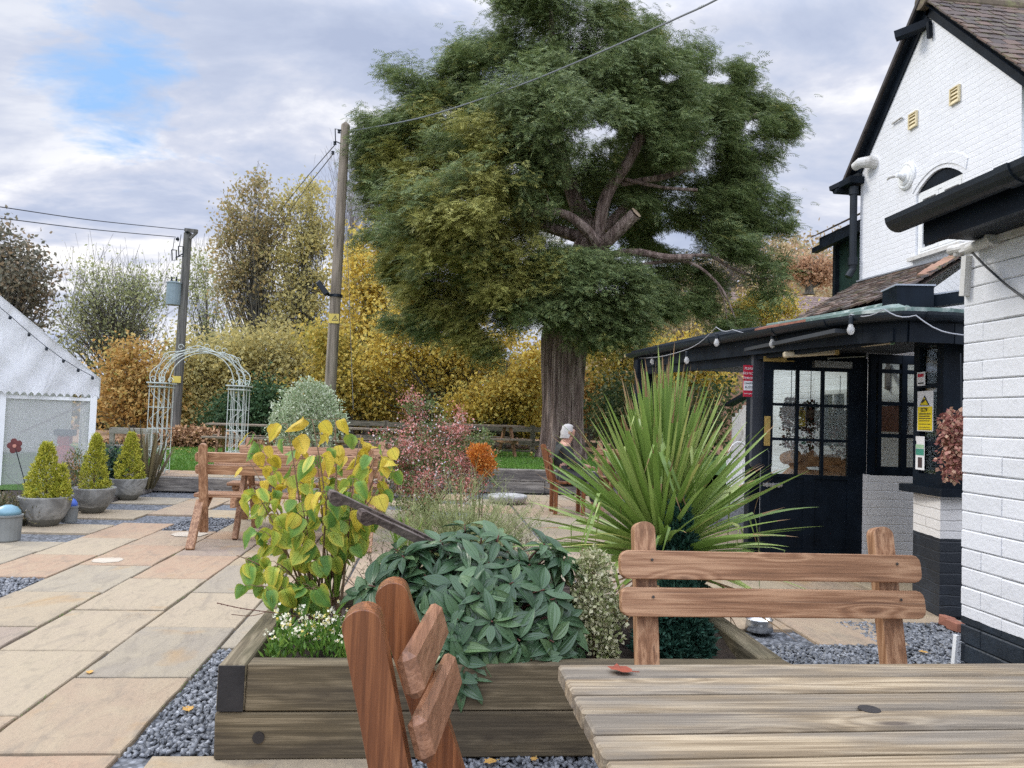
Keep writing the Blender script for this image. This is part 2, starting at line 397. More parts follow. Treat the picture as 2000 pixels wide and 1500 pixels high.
sheet('hill',lin(-160,160,34),lin(30,165,28),lambda x,y:zhill(x,y)+.6*math.sin(x*.21)*math.cos(y*.17)*sm(35,60,y)-.1,m_plain('hill_scrub',(.17,.13,.065),.95,.4,.3,.5,1))
sheet('lawn',lin(-30,14,45),[13.42,13.8,14.6,15.6,16.8,18,19.2,20.5,21.6,22.6],zup,TURF)
sheet('woodland_floor',lin(-40,20,50),[22.5,24,27,31,36,44],lambda x,y:zup(x,min(y,22.6))+.02+.1*sm(22.5,25,y),LITTER)
sheet('lawn_strip',lin(-30,-4.75,12),[11.4,12.2,13.0,13.43],lambda x,y:.05+.14*sm(11.5,13.2,y),TURF)
# patio slabs
def in_grav(x,y):
    for a,b,c,d in GRAV:
        if a<=x<=b and c<=y<=d: return True
    return False
GRAV=[(-3.36,-2.8,5.0,6.05),(-2.8,-2.22,8.4,9.45),(-3.36,-2.8,8.9,9.6),(-4.2,-3.75,7.6,8.1),(-3.9,-3.36,8.7,9.2),(-4.2,-3.36,9.95,10.65),(-2.9,-2.3,10.15,10.8),(-3.9,-3.3,11.4,11.9)]
def slab(m,x0,x1,y0,y1,z=0.0):
    g=.0095; j=lambda:random.uniform(-.004,.004); zz=z+random.uniform(-.003,.003)
    xa,xb,ya,yb=x0+g+j(),x1-g+j(),y0+g+j(),y1-g+j()
    nx,ny=5,6; top=[];base=len(m.v)
    # outline with a riven edge
    ring=[]
    for i in range(nx): ring.append((xa+(xb-xa)*i/nx,ya))
    for i in range(ny): ring.append((xb,ya+(yb-ya)*i/ny))
    for i in range(nx): ring.append((xb-(xb-xa)*i/nx,yb))
    for i in range(ny): ring.append((xa,yb-(yb-ya)*i/ny))
    ring=[(x+random.uniform(-.005,.005),y+random.uniform(-.005,.005)) for x,y in ring]
    n=len(ring); cx,cy=(xa+xb)/2,(ya+yb)/2
    V=[(x,y,zz-.045) for x,y in ring]+[(x,y,zz-.005) for x,y in ring]+[(cx+(x-cx)*.985,cy+(y-cy)*.985,zz) for x,y in ring]
    F=[]
    for r in(0,1):
        for i in range(n): F.append((r*n+i,r*n+(i+1)%n,(r+1)*n+(i+1)%n,(r+1)*n+i))
    F.append(tuple(2*n+i for i in range(n)))
    m.add(V,F)
m=MB()
colsX=[-4.75,-4.2,-3.36,-2.8,-2.22,-1.65,-1.11]
joints={(-1.65):[1.2,2.12,3.05,3.88,4.75,5.63,6.6,7.5,8.4,9.3,10.2,11.1,12.1],
 (-2.22):[1.6,2.5,3.42,4.3,5.14,6.07,7.02,7.9,8.4,9.45,10.2,11.2,12.1],
 (-2.8):[2.2,3.0,3.9,4.75,5.61,6.54,7.48,8.4,9.45,10.15,10.8,11.5,12.1],
 (-3.36):[2.9,3.8,5.0,6.05,6.96,7.85,8.9,9.6,10.3,11.2,12.1],
 (-4.2):[4.6,5.5,6.3,7.1,7.6,8.1,8.7,9.2,9.95,10.65,11.4,12.1]}
for i,x0 in enumerate(colsX[1:-1]):
    x1=colsX[colsX.index(x0)+1]; J=joints[x0]
    for a,b in zip(J,J[1:]):
        if not in_grav((x0+x1)/2,(a+b)/2): slab(m,x0,x1,a,b)
for a,b in zip([4.35,5.4,6.2,7.1,8.0,8.9,9.8,10.7,11.5],[5.4,6.2,7.1,8.0,8.9,9.8,10.7,11.5,12.1]): slab(m,-1.11,-.62,a,b)
slab(m,-1.0,-.17,2.14,3.03); slab(m,-1.9,-1.02,2.14-.9,2.12); slab(m,-1.0,-.17,1.2,2.12)
for x0 in lin(-.62,.58,3):
    y=4.35+random.uniform(0,.4)
    while y<12:
        L=random.choice([.58,.87,.87]); 
        if random.random()<.86: slab(m,x0,x0+.6,y,y+L)
        y+=L
# right-hand path to the porch
for x0,x1,ys in((1.2,1.95,[4.75,5.6,6.5,7.4,8.3,9.2,10.1,11,12,13]),(1.95,2.36,[4.8,5.16,6.0,6.9,7.8,8.7,9.6,10.5,11.4,12.3,13.1]),(2.36,2.98,[4.47,5.14,5.9,6.8,7.7,8.6,9.5,10.4,11.3,12.2,13.1]),(2.98,3.56,[5.0,5.14,6.0,6.9,7.8,8.7,9.6,10.5,11.4,12.2])):
    for a,b in zip(ys,ys[1:]):
        if b-a>.2: slab(m,x0,x1,a,b)
slab(m,2.98,3.7,5.0,5.86)
slab(m,3.56,4.55,5.6,6.6,.02); slab(m,3.56,4.55,6.6,7.6); slab(m,3.56,4.55,7.6,8.6); slab(m,3.56,4.55,8.6,9.6)
for x0 in lin(-4.75,-1.2,7):      # raised landing under the arch
    for a,b in((12.32,12.75),(12.75,13.42)): slab(m,x0,x0+.59,a,b,.225)
tag(m.build('patio_paving',SLAB),kind='structure')
# round pale scuffs left on two slabs
t=NT('scuff'); cc=t.co(); t_c=t.ramp(t.noise(cc,9,4),[(.3,(.40,.34,.26)),(.7,(.50,.44,.35))]); SCUFF=t.done(t.princ(t_c,.8))
def disc(c,r,z,n=26):
    c=Vector(c); m=MB(); k=[1+random.uniform(-.12,.12) for _ in range(n)]
    m.add([(c.x,c.y,z)]+[(c.x+math.cos(2*math.pi*i/n)*r*k[i],c.y+math.sin(2*math.pi*i/n)*r*k[i],z) for i in range(n)],[(0,1+i,1+(i+1)%n) for i in range(n)]); return m
# slate chips as real stones near the camera
def chips(name,areas):
    Ps=[]
    for x0,x1,y0,y1,dens in areas:
        N=int((x1-x0)*(y1-y0)*dens); p=np.column_stack([rng.uniform(x0,x1,N),rng.uniform(y0,y1,N),rng.uniform(-.018,-.002,N)]); Ps.append(p)
    Pp=np.concatenate(Ps); N=len(Pp)
    T=[(-.5,-.3,-.2),(.4,-.45,-.2),(.55,.3,-.2),(-.35,.45,-.2),(-.38,-.25,.2),(.3,-.3,.25),(.4,.25,.18),(-.25,.32,.22)]
    F=[(0,3,2,1),(4,5,6,7),(0,1,5,4),(1,2,6,5),(2,3,7,6),(3,0,4,7)]
    D=np.column_stack([rng.normal(size=N),rng.normal(size=N),rng.normal(size=N)*.55]); Mx=frames(D,rng.normal(size=N)*.7)
    S=np.column_stack([rng.uniform(.014,.034,N),rng.uniform(.014,.04,N),rng.uniform(.012,.03,N)])
    o=npmesh(name,inst(T,Mx*1.0,Pp,None) if False else (np.einsum('nij,nkj->nki',Mx,np.asarray(T)[None]*S[:,None,:])+Pp[:,None,:]).reshape(-1,3),F,8,N,SLATE)
    return tag(o,kind='stuff')
chips('gravel',[(-1.1,-.77,3.06,4.33,4200),(-.16,1.9,1.75,3.0,4200),(1.47,2.75,2.6,4.48,4200),(1.47,1.95,4.48,4.8,3800),(2.75,3.7,2.95,5.0,3000),
  (-3.35,-2.81,5.0,6.04,2400),(-2.8,-2.2,8.4,9.44,1000),(-1.0,1.2,4.0,4.5,1600)])
# ------------------------------------------------------------------ woods
W_BROWN=lambda a,nm:m_wood(nm,(.20,.085,.04),(.34,.16,.085),a,.5,(.06,.025,.015),var=.25)
WB=[m_wood('stained_wood_%s'%'xyz'[a],(.27,.135,.068),(.43,.25,.14),a,.5,(.07,.03,.018),var=.25) for a in range(3)]
WD=m_wood('varnished_wood',(.19,.066,.023),(.33,.125,.045),2,.3,(.05,.014,.006),spec=.55,var=.2,ra=.22,rings=7,crack=.2)
WDr=m_wood('varnished_rail_wood',(.26,.12,.062),(.38,.19,.105),1,.4,(.08,.03,.015),spec=.5,var=.1,ra=.2,rings=6,crack=.2)
WT_=m_wood('weathered_deal_x',(.235,.175,.105),(.405,.325,.215),0,.7,(.085,.065,.05),patch=(.225,.195,.155),var=.22,ra=.30,rings=12,crack=.75)
WTy=m_wood('weathered_deal_y',(.22,.16,.10),(.34,.27,.19),1,.7,(.10,.08,.07),patch=(.20,.18,.15))
SLx=m_wood('sleeper_x',(.13,.10,.056),(.26,.205,.125),0,.85,(.045,.034,.022),grain=1.0,patch=(.085,.066,.042),var=.25,ra=.2,rings=7)
SLy=m_wood('sleeper_y',(.16,.125,.075),(.28,.23,.15),1,.85,(.05,.04,.025),grain=.8,patch=(.13,.11,.06),var=.3)
SLdk=m_plain('sleeper_end_grain',(.018,.016,.015),.8,.4,12,.5,60)
SLg=m_wood('grey_sleeper',(.19,.17,.145),(.33,.30,.26),0,.9,(.06,.05,.045),patch=(.10,.09,.085),var=.3)
SCREW=m_plain('screw_head',(.10,.09,.08),.5,.2,20,.1,60,.6)
BLACKM=m_plain('black_rubber',(.02,.016,.014),.6,.2)
STEEL=m_plain('steel',(.55,.55,.54),.28,.08,20,.05,60,1.0)
# ------------------------------------------------------------------ raised planter of sleepers
pl=thing('raised_planter',(.35,3.5,0),'low raised bed of weathered timber sleepers packed with shrubs','planter')
x0,x1,y0,y1=-.76,1.47,2.975,4.08
m=MB(); m.box(((x0+x1)/2,y0+.05,.0875),(x1-x0,.10,.171),jit=.003,bev=.006); m.build('front_sleeper',SLx,pl)
m=MB(); m.box(((x0+.105+x1)/2,y0+.052,.2635),(x1-x0-.105,.10,.172),jit=.003,bev=.006); m.build('front_sleeper',SLx,pl)
m=MB(); m.box((x0+.05,(y0+y1)/2+.05,.0875),(.1,y1-y0-.1,.17),jit=.003,bev=.006); m.build('side_sleeper',SLy,pl)
m=MB(); m.box((x0+.052,(y0+y1)/2,.2635),(.1,y1-y0,.174),jit=.003,bev=.006); s_=m.build('side_sleeper',SLy,pl)
m=MB(); m.box((x0+.052,y0-.0015,.2635),(.094,.006,.166)); m.build('end_grain',SLdk,s_)
for k,z in((0,.0875),(1,.2635)):
    m=MB(); m.box((x1-.05,(y0+y1)/2+.05,z),(.1,y1-y0-.1-.004,.172),jit=.003,bev=.006); m.build('side_sleeper',SLy,pl)
    m=MB(); m.box(((x0+x1)/2,y1+.052,z),(x1-x0-.01,.1,.172),jit=.003,bev=.006); m.build('back_sleeper',SLx,pl)
def lump(x,y): return .27+.035*math.sin(x*7+y*3)+.02*math.sin(y*11)
so_=sheet('planter_soil',lin(x0+.09,x1-.09,24),lin(y0+.09,y1+.01,14),lump,SOIL)
so_.name='soil'; so_.parent=pl; so_.location=-wloc(pl); del so_['kind']
m=MB(); m.lathe((x0+.16,y0-.003,.085),[(.0,-.002),(.022,-.002),(.022,.004),(0,.004)],12,Matrix.Rotation(R_(90),3,'X')); m.build('bolt_hole',BLACKM,pl)
# ------------------------------------------------------------------ pub picnic set with seat backs
def rail(m,a,b,w,h,up,bev=.012): m.beam(a,b,w,h,up,bev)
def rounded_post(m,base,top,w,d,side):
    """post from base to top with a rounded head; w along `side`, d across"""
    a=Vector(base);b=Vector(top);L=(b-a).length;y=(b-a)/L;x=Vector(side).normalized();x=(x-y*x.dot(y)).normalized()
    n=10; r=w/2; pts=[(-r,0),(r,0),(r,L-r*.8)]
    for i in range(1,n): 
        t=math.pi*i/n; pts.append((r*math.cos(t),L-r*.8+r*.8*math.sin(t)))
    pts.append((-r,L-r*.8))
    z=x.cross(y); m.prism([pts],a-z*d/2,x,y,d)
def backed_bench(root,cx,cy,dy,L,zs=.46,tilt=.14,woodx=None,woodz=None,fr=.82):
    """bench running along x; dy=+1 back on +y side"""
    woodx=woodx or WB[0]; woodz=woodz or WB[2]
    yb=cy
    top=Vector((0,dy*tilt*.45,0))
    for s in(-1,1):
        m=MB(); px_=cx+s*L*fr/2
        rounded_post(m,(px_,yb-dy*.13,.12),(px_,yb+dy*.05,.96),.072,.05,(1,0,0)); m.build('post',woodz,root,bev=.004)
    for z0,h in((.80,.092),(.685,.092)):
        f=(z0-.46)/.5; y_=yb+dy*(-.055+f*.107)-dy*.047
        m=MB(); n=Vector((0,-dy*1,.21)).normalized(); u=Vector((0,dy*.21,1)).normalized()
        a=Vector((cx-L/2,y_,z0+.03)); b=Vector((cx+L/2,y_,z0+.03))
        pr=[]; hh=h/2; r=.028
        for sx,sy,t0 in((1,1,0),(-1,1,90),(-1,-1,180),(1,-1,270)):
            for k in range(4):
                t=R_(t0+k*30); pr.append((sx*(L/2-r)+r*math.cos(t),sy*(hh-r)+r*math.sin(t)))
        c=(a+b)/2; m.prism([pr],c-u.cross(Vector((-1,0,0)))*0.018,Vector((1,0,0)),u,.036); rl_=m.build('back_rail',woodx,root,bev=.004)
        for s in(-1,1):
            for dz_ in(-.02,.02):
                m=MB(); m.lathe(Vector((cx+s*L*fr/2+dz_*.4,y_-dy*.0185,z0+.03+dz_)),[(0,-.0008),(.0052,-.0008),(.0045,.0012),(0,.0014)],8,Matrix.Rotation(R_(90*dy),3,'X')); m.build('screw',SCREW,rl_)
    for k in(0,1):
        m=MB(); m.box((cx,yb-dy*(.20+.135*k),zs),(L+.06,.125,.038),bev=.007); m.build('seat_board',woodx,root)
def picnic_set(name,label,cat,cx,cy,L,W,topmat,benches,group=None,legs=True,zt=.75,BL=1.06,fr=.81):
    root=thing(name,(cx,cy,0),label,cat,group)
    m=MB(); n=round(W/.098)
    for i in range(n):
        m.box((cx+random.uniform(-.004,.004),cy-W/2+W*(i+.5)/n,zt-.019+random.uniform(-.0015,.0015)),(L,W/n-.006,.038),None,0,.007)
    m.build('tabletop',topmat,root)
    for s in(-1,1):
        m=MB(); m.box((cx+s*(L/2-.22),cy,zt-.065),(.045,W*.92,.05)); m.build('batten',WB[1],root)
    if legs:
        for s in(-1,1):
            for q in(-1,1):
                m=MB(); x_=cx+s*(L/2-.26); rounded_post(m,(x_,cy+q*.42,.0),(x_,cy+q*.12,zt-.095),.085,.045,(0,1,0)); m.build('leg',WB[2],root)
            m=MB(); x_=cx+s*(L/2-.31); m.beam((x_,cy-W/2-.42,.40),(x_,cy+W/2+.42,.40),.045,.09); m.build('cross_beam',WB[1],root)
            for q in benches:
                yb=cy+q*(W/2+.49); x_=cx+s*(BL*fr/2+.03)
                m=MB(); m.beam((x_,yb-q*.08,.42),(x_,yb+q*.18,.0),.05,.075,(1,0,0),.006); m.build('leg',WB[2],root)
                m=MB(); m.beam((x_-.001,yb+q*.06,.18),(x_-.001,yb-q*.36,.43),.04,.07,(1,0,0),.006); m.build('brace',WB[1],root)
    for q in benches: backed_bench(root,cx,cy+q*(W/2+.49),q,BL,fr=fr)
    return root
# the set we sit at: weathered top, one backed bench across the table
root=thing('picnic_table',(1.15,1.2,0),'weathered slatted pub table with a brown backed bench on its far side','picnic table')
m=MB(); n=12; W=1.16; ytop=1.755
for i in range(n):
    yy=ytop-.0965*(i+.5)
    m.box((1.15+random.uniform(-.003,.003)+.0,yy,.731+random.uniform(-.0012,.0012)),(1.70,.0965-.0115,.038),Matrix.Rotation(R_(1.1),3,'Z'),0,.005)
m.build('tabletop',WT_,root)
for x_ in(.62,1.68):
    m=MB(); m.box((x_,1.2,.683),(.05,1.05,.055)); m.build('batten',WTy,root)
hc=G(1698,1385,.7512); m=MB(); m.lathe((hc.x,hc.y,.7508),[(0,0),(.021,0),(.021,.0012),(0,.0012)],20); m.build('parasol_hole',BLACKM,root)
for x_ in(.55,1.75):
    for q in(-1,1):
        m=MB(); rounded_post(m,(x_,1.2+q*.44,0),(x_,1.2+q*.12,.655),.085,.05,(0,1,0)); m.build('leg',WB[2],root)
    m=MB(); m.beam((x_+.055,.4,.40),(x_+.055,2.45,.40),.045,.09); m.build('cross_beam',WB[1],root)
backed_bench(root,1.148,2.53,1,1.045,fr=.815)
for x_ in(.72,1.574):
    m=MB(); m.beam((x_,2.44,.42),(x_,2.74,0),.05,.075,(1,0,0),.006); m.build('leg',WB[2],root)
# chair at the table's left end, seen end on
ch=thing('garden_chair',(.15,1.55,0),'varnished reddish chair with rounded posts seen end on beside the table','chair')
for (tp,bt) in(((-.118,1.405,.955),(-.035,1.405,.60)),((-.083,1.665,.945),(.045,1.665,.585))):
    d=(Vector(bt)-Vector(tp)); b2=Vector(tp)+d*(.945/abs(d.z))*.55
    m=MB(); rounded_post(m,b2,tp,.068,.066,(1,0,0)); m.build('post',WD,ch,bev=.011)
for zc,xa,xb in((.838,-.024,.028),(.727,-.002,.063)):
    m=MB(); u=Vector((-.32,0,1)).normalized()
    a=Vector((xa,1.365,zc+.005)); b=Vector((xb,1.775,zc-.005)); yv=(b-a).normalized(); 
    m.beam(a,b,.036,.083,u,.013); m.build('back_rail',WDr,ch)
m=MB()
for k in range(3): m.box((.17+.125*k,1.57,.44),(.118,.46,.036),None,0,.008)
m.build('seat_board',WD,ch)
for x_ in(.08,.46):
    for y_ in(1.39,1.75):
        m=MB(); m.beam((x_,y_,.0),(x_,y_,.42),.055,.055,(1,0,0),.006); m.build('leg',WD,ch)
# pub set in the middle distance
picnic_set('picnic_table','brown pub picnic table with backed seats, standing behind the yellow-leaved shrub','picnic table',-1.36,8.30,1.62,.72,WB[0],(-1,1),BL=1.70,fr=.90)
picnic_set('picnic_table','reddish pub picnic set half hidden by the spiky palm, a white-haired person seated','picnic table',2.95,10.6,1.3,.72,WB[0],(1,))
# ------------------------------------------------------------------ paints
BRK_Y=m_brick('white_brick_y',1,split=.572); BRK_X=m_brick('white_brick_x',0,split=.572)
BRK_YN=m_brick('white_brick_plain_y',1,(.76,.77,.79),mort=1.0); BRK_XG=m_brick('shaded_white_brick',0,(.70,.69,.67),mort=.95)  # second is a duller copy of the white, shade put into its colour
BLK=m_plain('black_gloss',(.006,.010,.016),.45,.4,5,.2,30,spec=.1)
BLKW=m_plain('black_timber',(.008,.012,.018),.5,.4,5,.3,30,spec=.12)
BLKP=m_plain('black_plastic',(.011,.016,.022),.42,.3,5,.1,30,spec=.3)
GRN=m_plain('dark_green_boards',(.012,.035,.026),.6,.4,4,.3,20)
WHP=m_plain('white_pvc',(.78,.79,.78),.4,.04,6,.05,30)
WHD=m_plain('dirty_white',(.62,.61,.58),.6,.12,6,.2,30,dirt=((.35,.33,.29),6))
CRM=m_plain('cream_vent',(.70,.60,.38),.6,.08)
BRASS=m_plain('brass',(.52,.36,.12),.35,.15,20,.1,60,.85)
ALU=m_plain('satin_metal',(.34,.33,.30),.4,.1,20,.05,60,.8)
LEADG=m_plain('green_lead',(.10,.16,.14),.7,.3,9,.4,40,dirt=((.46,.50,.46),7))
RUST=m_plain('rust_clay',(.27,.11,.07),.8,.3,12,.5,40)
def m_painted(name,white,split,black=(.012,.018,.026)):
    t=NT(name); c=t.co(); sp=t.n('ShaderNodeSeparateXYZ',{0:c}); isl=island(t); n=t.noise(c,4,6,.65)
    k=t.ramp(isl,[(0,tuple(x*.93 for x in white)),(1,white)]); k=t.mix(t.ramp(n,[(.5,(0,0,0)),(.78,(.5,.5,.5))]),k,tuple(x*.84 for x in white))
    k=t.mix(t.ramp(t.noise(c,11,7,.75),[(.66,(0,0,0)),(.74,(.5,.5,.5))]),k,(.42,.40,.37))
    f=t.math('LESS_THAN',t.math('ADD',sp.outputs[2],t.math('MULTIPLY',n,.02)),split)
    k=t.mix(f,k,t.mix(t.ramp(n,[(.45,(0,0,0)),(.7,(1,1,1))]),black,tuple(x*2.2 for x in black)))
    h=t.math('ADD',t.noise(c,16,6,.7),t.math('MULTIPLY',t.noise(c,60,4,.6),.4)); return t.done(t.princ(k,.5,t.bump(h,.5,.01)))
PAINTB=m_painted('thick_white_paint',(.74,.75,.77),.572)
def m_tile(name,cols):
    t=NT(name); isl=island(t); k=t.ramp(isl,cols); n=t.noise(t.co(),6,6,.65)
    k=t.mix(t.ramp(n,[(.52,(0,0,0)),(.66,(.8,.8,.8))]),k,(.13,.125,.055)); k=t.mix(t.ramp(t.noise(t.co(),14,5,.7),[(.55,(0,0,0)),(.75,(.6,.6,.6))]),k,(.05,.045,.042))
    return t.done(t.princ(k,.85,t.bump(t.noise(t.co(),45,4),.5,.006)))
TILE=m_tile('clay_tiles',[(0,(.055,.043,.040)),(.35,(.085,.062,.053)),(.7,(.11,.075,.06)),(1,(.15,.092,.068))])
TILEO=m_tile('orange_tiles',[(0,(.25,.125,.08)),(1,(.33,.185,.12))])
TILEM=m_tile('mauve_tiles',[(0,(.15,.10,.095)),(.5,(.20,.135,.12)),(1,(.24,.17,.15))])
def m_glass(name='pane_glass',tint=(.86,.9,.88)):
    t=NT(name); g=t.n('ShaderNodeBsdfGlass' if False else 'ShaderNodeBsdfTransparent',{'Color':tint}); s=t.n('ShaderNodeBsdfGlossy',{'Color':(.9,.92,.95),'Roughness':.03})
    fr=t.n('ShaderNodeFresnel',{'IOR':1.5}); f=t.math('ADD',t.math('MULTIPLY',fr.outputs[0],.9),.04)
    return t.done(t.n('ShaderNodeMixShader',{0:f,1:g.outputs[0],2:s.outputs[0]}))
GLASS=m_glass()
def m_darkglass():
    t=NT('dark_glass'); return t.done(t.princ((.03,.04,.045),.06,None))
DGL=m_darkglass()
def tiles(m,A,B,Dd,C,rows,cols,th=.018,lap=1.35,mi=0,jit=.004):
    """A,B top edge; Dd,C bottom edge below A,B"""
    A,B,Dd,C=map(Vector,(A,B,Dd,C)); nrm=(B-A).cross(Dd-A).normalized()
    if nrm.z<0:nrm=-nrm
    L=lambda u,v:(A*(1-u)+B*u)*(1-v)+(Dd*(1-u)+C*u)*v
    for r in range(rows):
        v0=r/rows; v1=min(1.02,(r+lap)/rows); off=.5*(r%2)
        for c in range(-1,cols+1):
            u0=max(0,(c+off)/cols+.0012); u1=min(1,(c+1+off)/cols-.0012)
            if u1-u0<.004: continue
            a,b,c_,d=L(u0,v0),L(u1,v0),L(u1,v1),L(u0,v1); lo=nrm*.004; hi=nrm*(th+.016+random.uniform(-jit,jit)); hi2=nrm*(th+.016+random.uniform(-jit,jit)); t_=nrm*th
            m.mi=mi; m.add([a+lo,b+lo,c_+hi-t_,d+hi2-t_,a+lo+t_,b+lo+t_,c_+hi,d+hi2],[(0,3,2,1),(4,5,6,7),(0,1,5,4),(1,2,6,5),(2,3,7,6),(3,0,4,7)])
    m.mi=0
# ------------------------------------------------------------------ near wing on the right
XW=2.158; YC=2.95; ZT=2.075
nb=thing('whitewashed_outbuilding',(XW,0,0),'near white painted brick wing with black plinth, black eaves and gutter','building')
m=MB()
m.box((XW+.16,(YC-3.5)/2,ZT/2-.02),(.30,YC+3.5-.02,ZT+.04))
# individual bricks standing a little proud of the joints on the face we see
rowh=.0758; r=0; z=0
while z<ZT-.01:
    y=YC+.004-(0 if r%2 else .112); first=True
    while y>-3.4:
        L=.222 if not(first and r%2==0) else .222
        y1=min(y+ (.112 if first and r%2==0 else 0),YC+.004) if first else y
        yt=y1; yb=y-.222 if not first else (y-.222 if r%2 else y)
        if first and r%2==0: yb=y
        ya,yb_=yt-.0003,yb+.0003; j=random.uniform(-.0016,.0016); dz=random.uniform(-.0015,.0015)
        z0,z1=z+.0012+dz,z+rowh-.0012+dz; d=.0040+j; b=.0050
        Q=[(XW+.0045,ya,z0),(XW+.0045,yb_,z0),(XW+.0045,yb_,z1),(XW+.0045,ya,z1)]
        F=[(XW+.0045-d+random.uniform(-.001,.001),ya-.0012,z0+b),(XW+.0045-d+random.uniform(-.001,.001),yb_+.0012,z0+b),(XW+.0045-d,yb_+.0012,z1-b),(XW+.0045-d,ya-.0012,z1-b)]
        m.add(Q+F,[(4,5,6,7)[::-1],(0,1,5,4)[::-1],(1,2,6,5)[::-1],(2,3,7,6)[::-1],(3,0,4,7)[::-1]])
        y=yb; first=False
    r+=1; z+=rowh
m.build('wall',PAINTB,nb)
# far return face of the wing
m=MB(); m.box((XW+1.9,YC-.15,ZT/2-.02),(3.2,.28,ZT)); m.build('wall',BRK_X,nb)
# soffit, fascia, gutter
m=MB(); m.box((XW-.11,-.35,ZT+.012),(.22,2*(2.85+.35),.03)); m.build('soffit',BLKW,nb)
m=MB(); m.box((XW-.235,-.35,ZT+.03),(.03,2*(2.85+.35),.12)); m.build('fascia',BLK,nb)
m=MB(); m.beam((XW-.005,-3.4,ZT-.012),(XW-.005,YC+.01,ZT-.012),.03,.03); m.build('cornice_bead',WHD,nb)
def gutter(m,pts,r=.056,n=10,th=.004):
    pts=[Vector(p) for p in pts]; N=len(pts); ringO=[];
    prev=None
    for i,p in enumerate(pts):
        t=(pts[min(i+1,N-1)]-pts[max(i-1,0)]).normalized(); x=t.cross(Vector((0,0,1))).normalized(); z=x.cross(t)
        ringO.append([p+x*math.cos(a)*r+z*math.sin(a)*r for a in lin(math.pi,2*math.pi,n)]+[p+x*math.cos(a)*(r-th)+z*math.sin(a)*(r-th) for a in lin(2*math.pi,math.pi,n)])
    k=2*n; V=[v for rg in ringO for v in rg]; F=[]
    for i in range(N-1):
        for j in range(k): F.append((i*k+j,i*k+(j+1)%k,(i+1)*k+(j+1)%k,(i+1)*k+j))
    m.add(V,F)
    for e in(0,N-1): m.add(ringO[e][:n],[tuple(range(n))])
gx=XW-.31
m=MB(); gutter(m,[(gx,-3.2,ZT+.105),(gx,0,ZT+.10),(gx,2.45,ZT+.092),(gx,2.93,ZT+.088)],.056)
g_=m.build('gutter',BLKP,nb,smooth=False)
for yy in(2.25,1.35,.4):
    m=MB(); gutter(m,[(gx,yy,ZT+.093),(gx,yy+.06,ZT+.093)],.062); m.build('bracket',BLKP,g_)
m=MB(); A=Vector((gx+.02,-3.4,ZT+.14));B=Vector((gx+.02,YC+.08,ZT+.135)); A=Vector((gx+.09,-3.4,ZT+.062));B=Vector((gx+.09,YC-.12,ZT+.062)); tiles(m,A+Vector((1.7,0,.05)),B+Vector((1.7,0,.05)),A,B,12,34,.008)
m.build('roof',TILE,nb)
# pipes, conduit, cable on its corner
wp=thing('security_light',(XW-.03,2.9,2.0),'weathered white tubular security light under the eaves of the white wing','wall light')
a=P(1856,490,3.02);b=P(1892,482,2.93)
m=MB(); m.tube([a,b,b+(b-a).normalized()*.02],[.021,.02,.02],12); m.lathe(a+(b-a)*.35+Vector((0,0,-.03)),[(0,0),(.012,.002),(.014,.012),(.006,.02)],10); m.build('lamp_head',WHD,wp)
c0=PX(1892,487,XW-.035);c1=PX(1936,468,XW-.035); m=MB(); m.tube([c0,c1],[.021,.021],14); m.lathe(c1,[(0,-.0),(.03,0),(.03,.014),(0,.014)],16,Matrix.Rotation(R_(70),3,'X')); m.build('mount_tube',WHD,wp)
cdt=thing('conduit',(XW-.02,2.93,1.8),'white vertical cable conduit running down the corner of the white wing','pipe')
m=MB(); m.beam(PX(1889,500,XW-.012),PX(1884,578,XW-.012),.028,.03,(1,0,0)); m.build('conduit_run',WHD,cdt)
cb=[PX(1889,483,XW-.04),PX(1925,520,XW-.025),PX(1965,556,XW-.02),PX(2010,590,XW-.02),PX(2100,655,XW-.02)]
m=MB(); m.tube(cb,.0045,6); tag(m.build('wall_cable',BLKP),'thin black cable sagging across the near white brick wall','cable')
a=G(1868,1235,.25); b=Vector((XW-.03,2.97,.02)); m=MB(); m.beam(PX(1868,1240,XW-.02),PX(1860,1330,XW-.03),.02,.012,(1,0,0)); tag(m.build('cable_trunking',WHP),'thin white plastic trunking rising against the black plinth corner','trunking')
m=MB(); 
for k,(x_,y_) in enumerate(((1850,1213),(1866,1222))):
    g=G(x_,y_,.03); m=MB(); m.box(g,(.062,.10,.065),Matrix.Rotation(R_(8),3,'Z'),.004,.006); tag(m.build('loose_brick',RUST),['red loose brick touching the black bay plinth','red loose brick nearer the white wing, end of the row'][k],'brick','red bricks at the bay foot')
# ------------------------------------------------------------------ main house
XG=6.3
hs=thing('gabled_house',(XG,9.3,0),'tall white painted brick house gable with clay tiled roof','house')
ap=PX(1815,-2,XG); el=PX(1650,338,XG); er=Vector((XG,2*ap.y-el.y,el.z))
yl=10.93; yr=7.72
zl=5.28; zap=ap.z-.16
win=[PX(1790,498,XG),PX(1788,372,XG),PX(1880,326,XG),PX(1883,455,XG)]
wy0,wy1=8.66,9.58; wz0,wz1,wza=3.62,4.47,4.665     # window opening
def W2(y,z): return (y-9.3,z)
arch=[]
for i in range(13):
    t=i/12; arch.append(W2(wy1+(wy0-wy1)*t,wz1+(wza-wz1)*math.sin(math.pi*t)**.9))
outer=[W2(yr,0),W2(yl,0),W2(yl,zl-.1),W2(ap.y,zap),W2(yr,zl-.1)]
hole=[W2(wy0,wz0),W2(wy1,wz0)]+arch
m=MB(); m.prism([outer,hole],(XG+.25,9.3,0),(0,1,0),(0,0,1),-.25) if False else m.prism([outer,hole],(XG,9.3,0),(0,1,0),(0,0,1),.25)
m.build('wall',BRK_YN,hs)
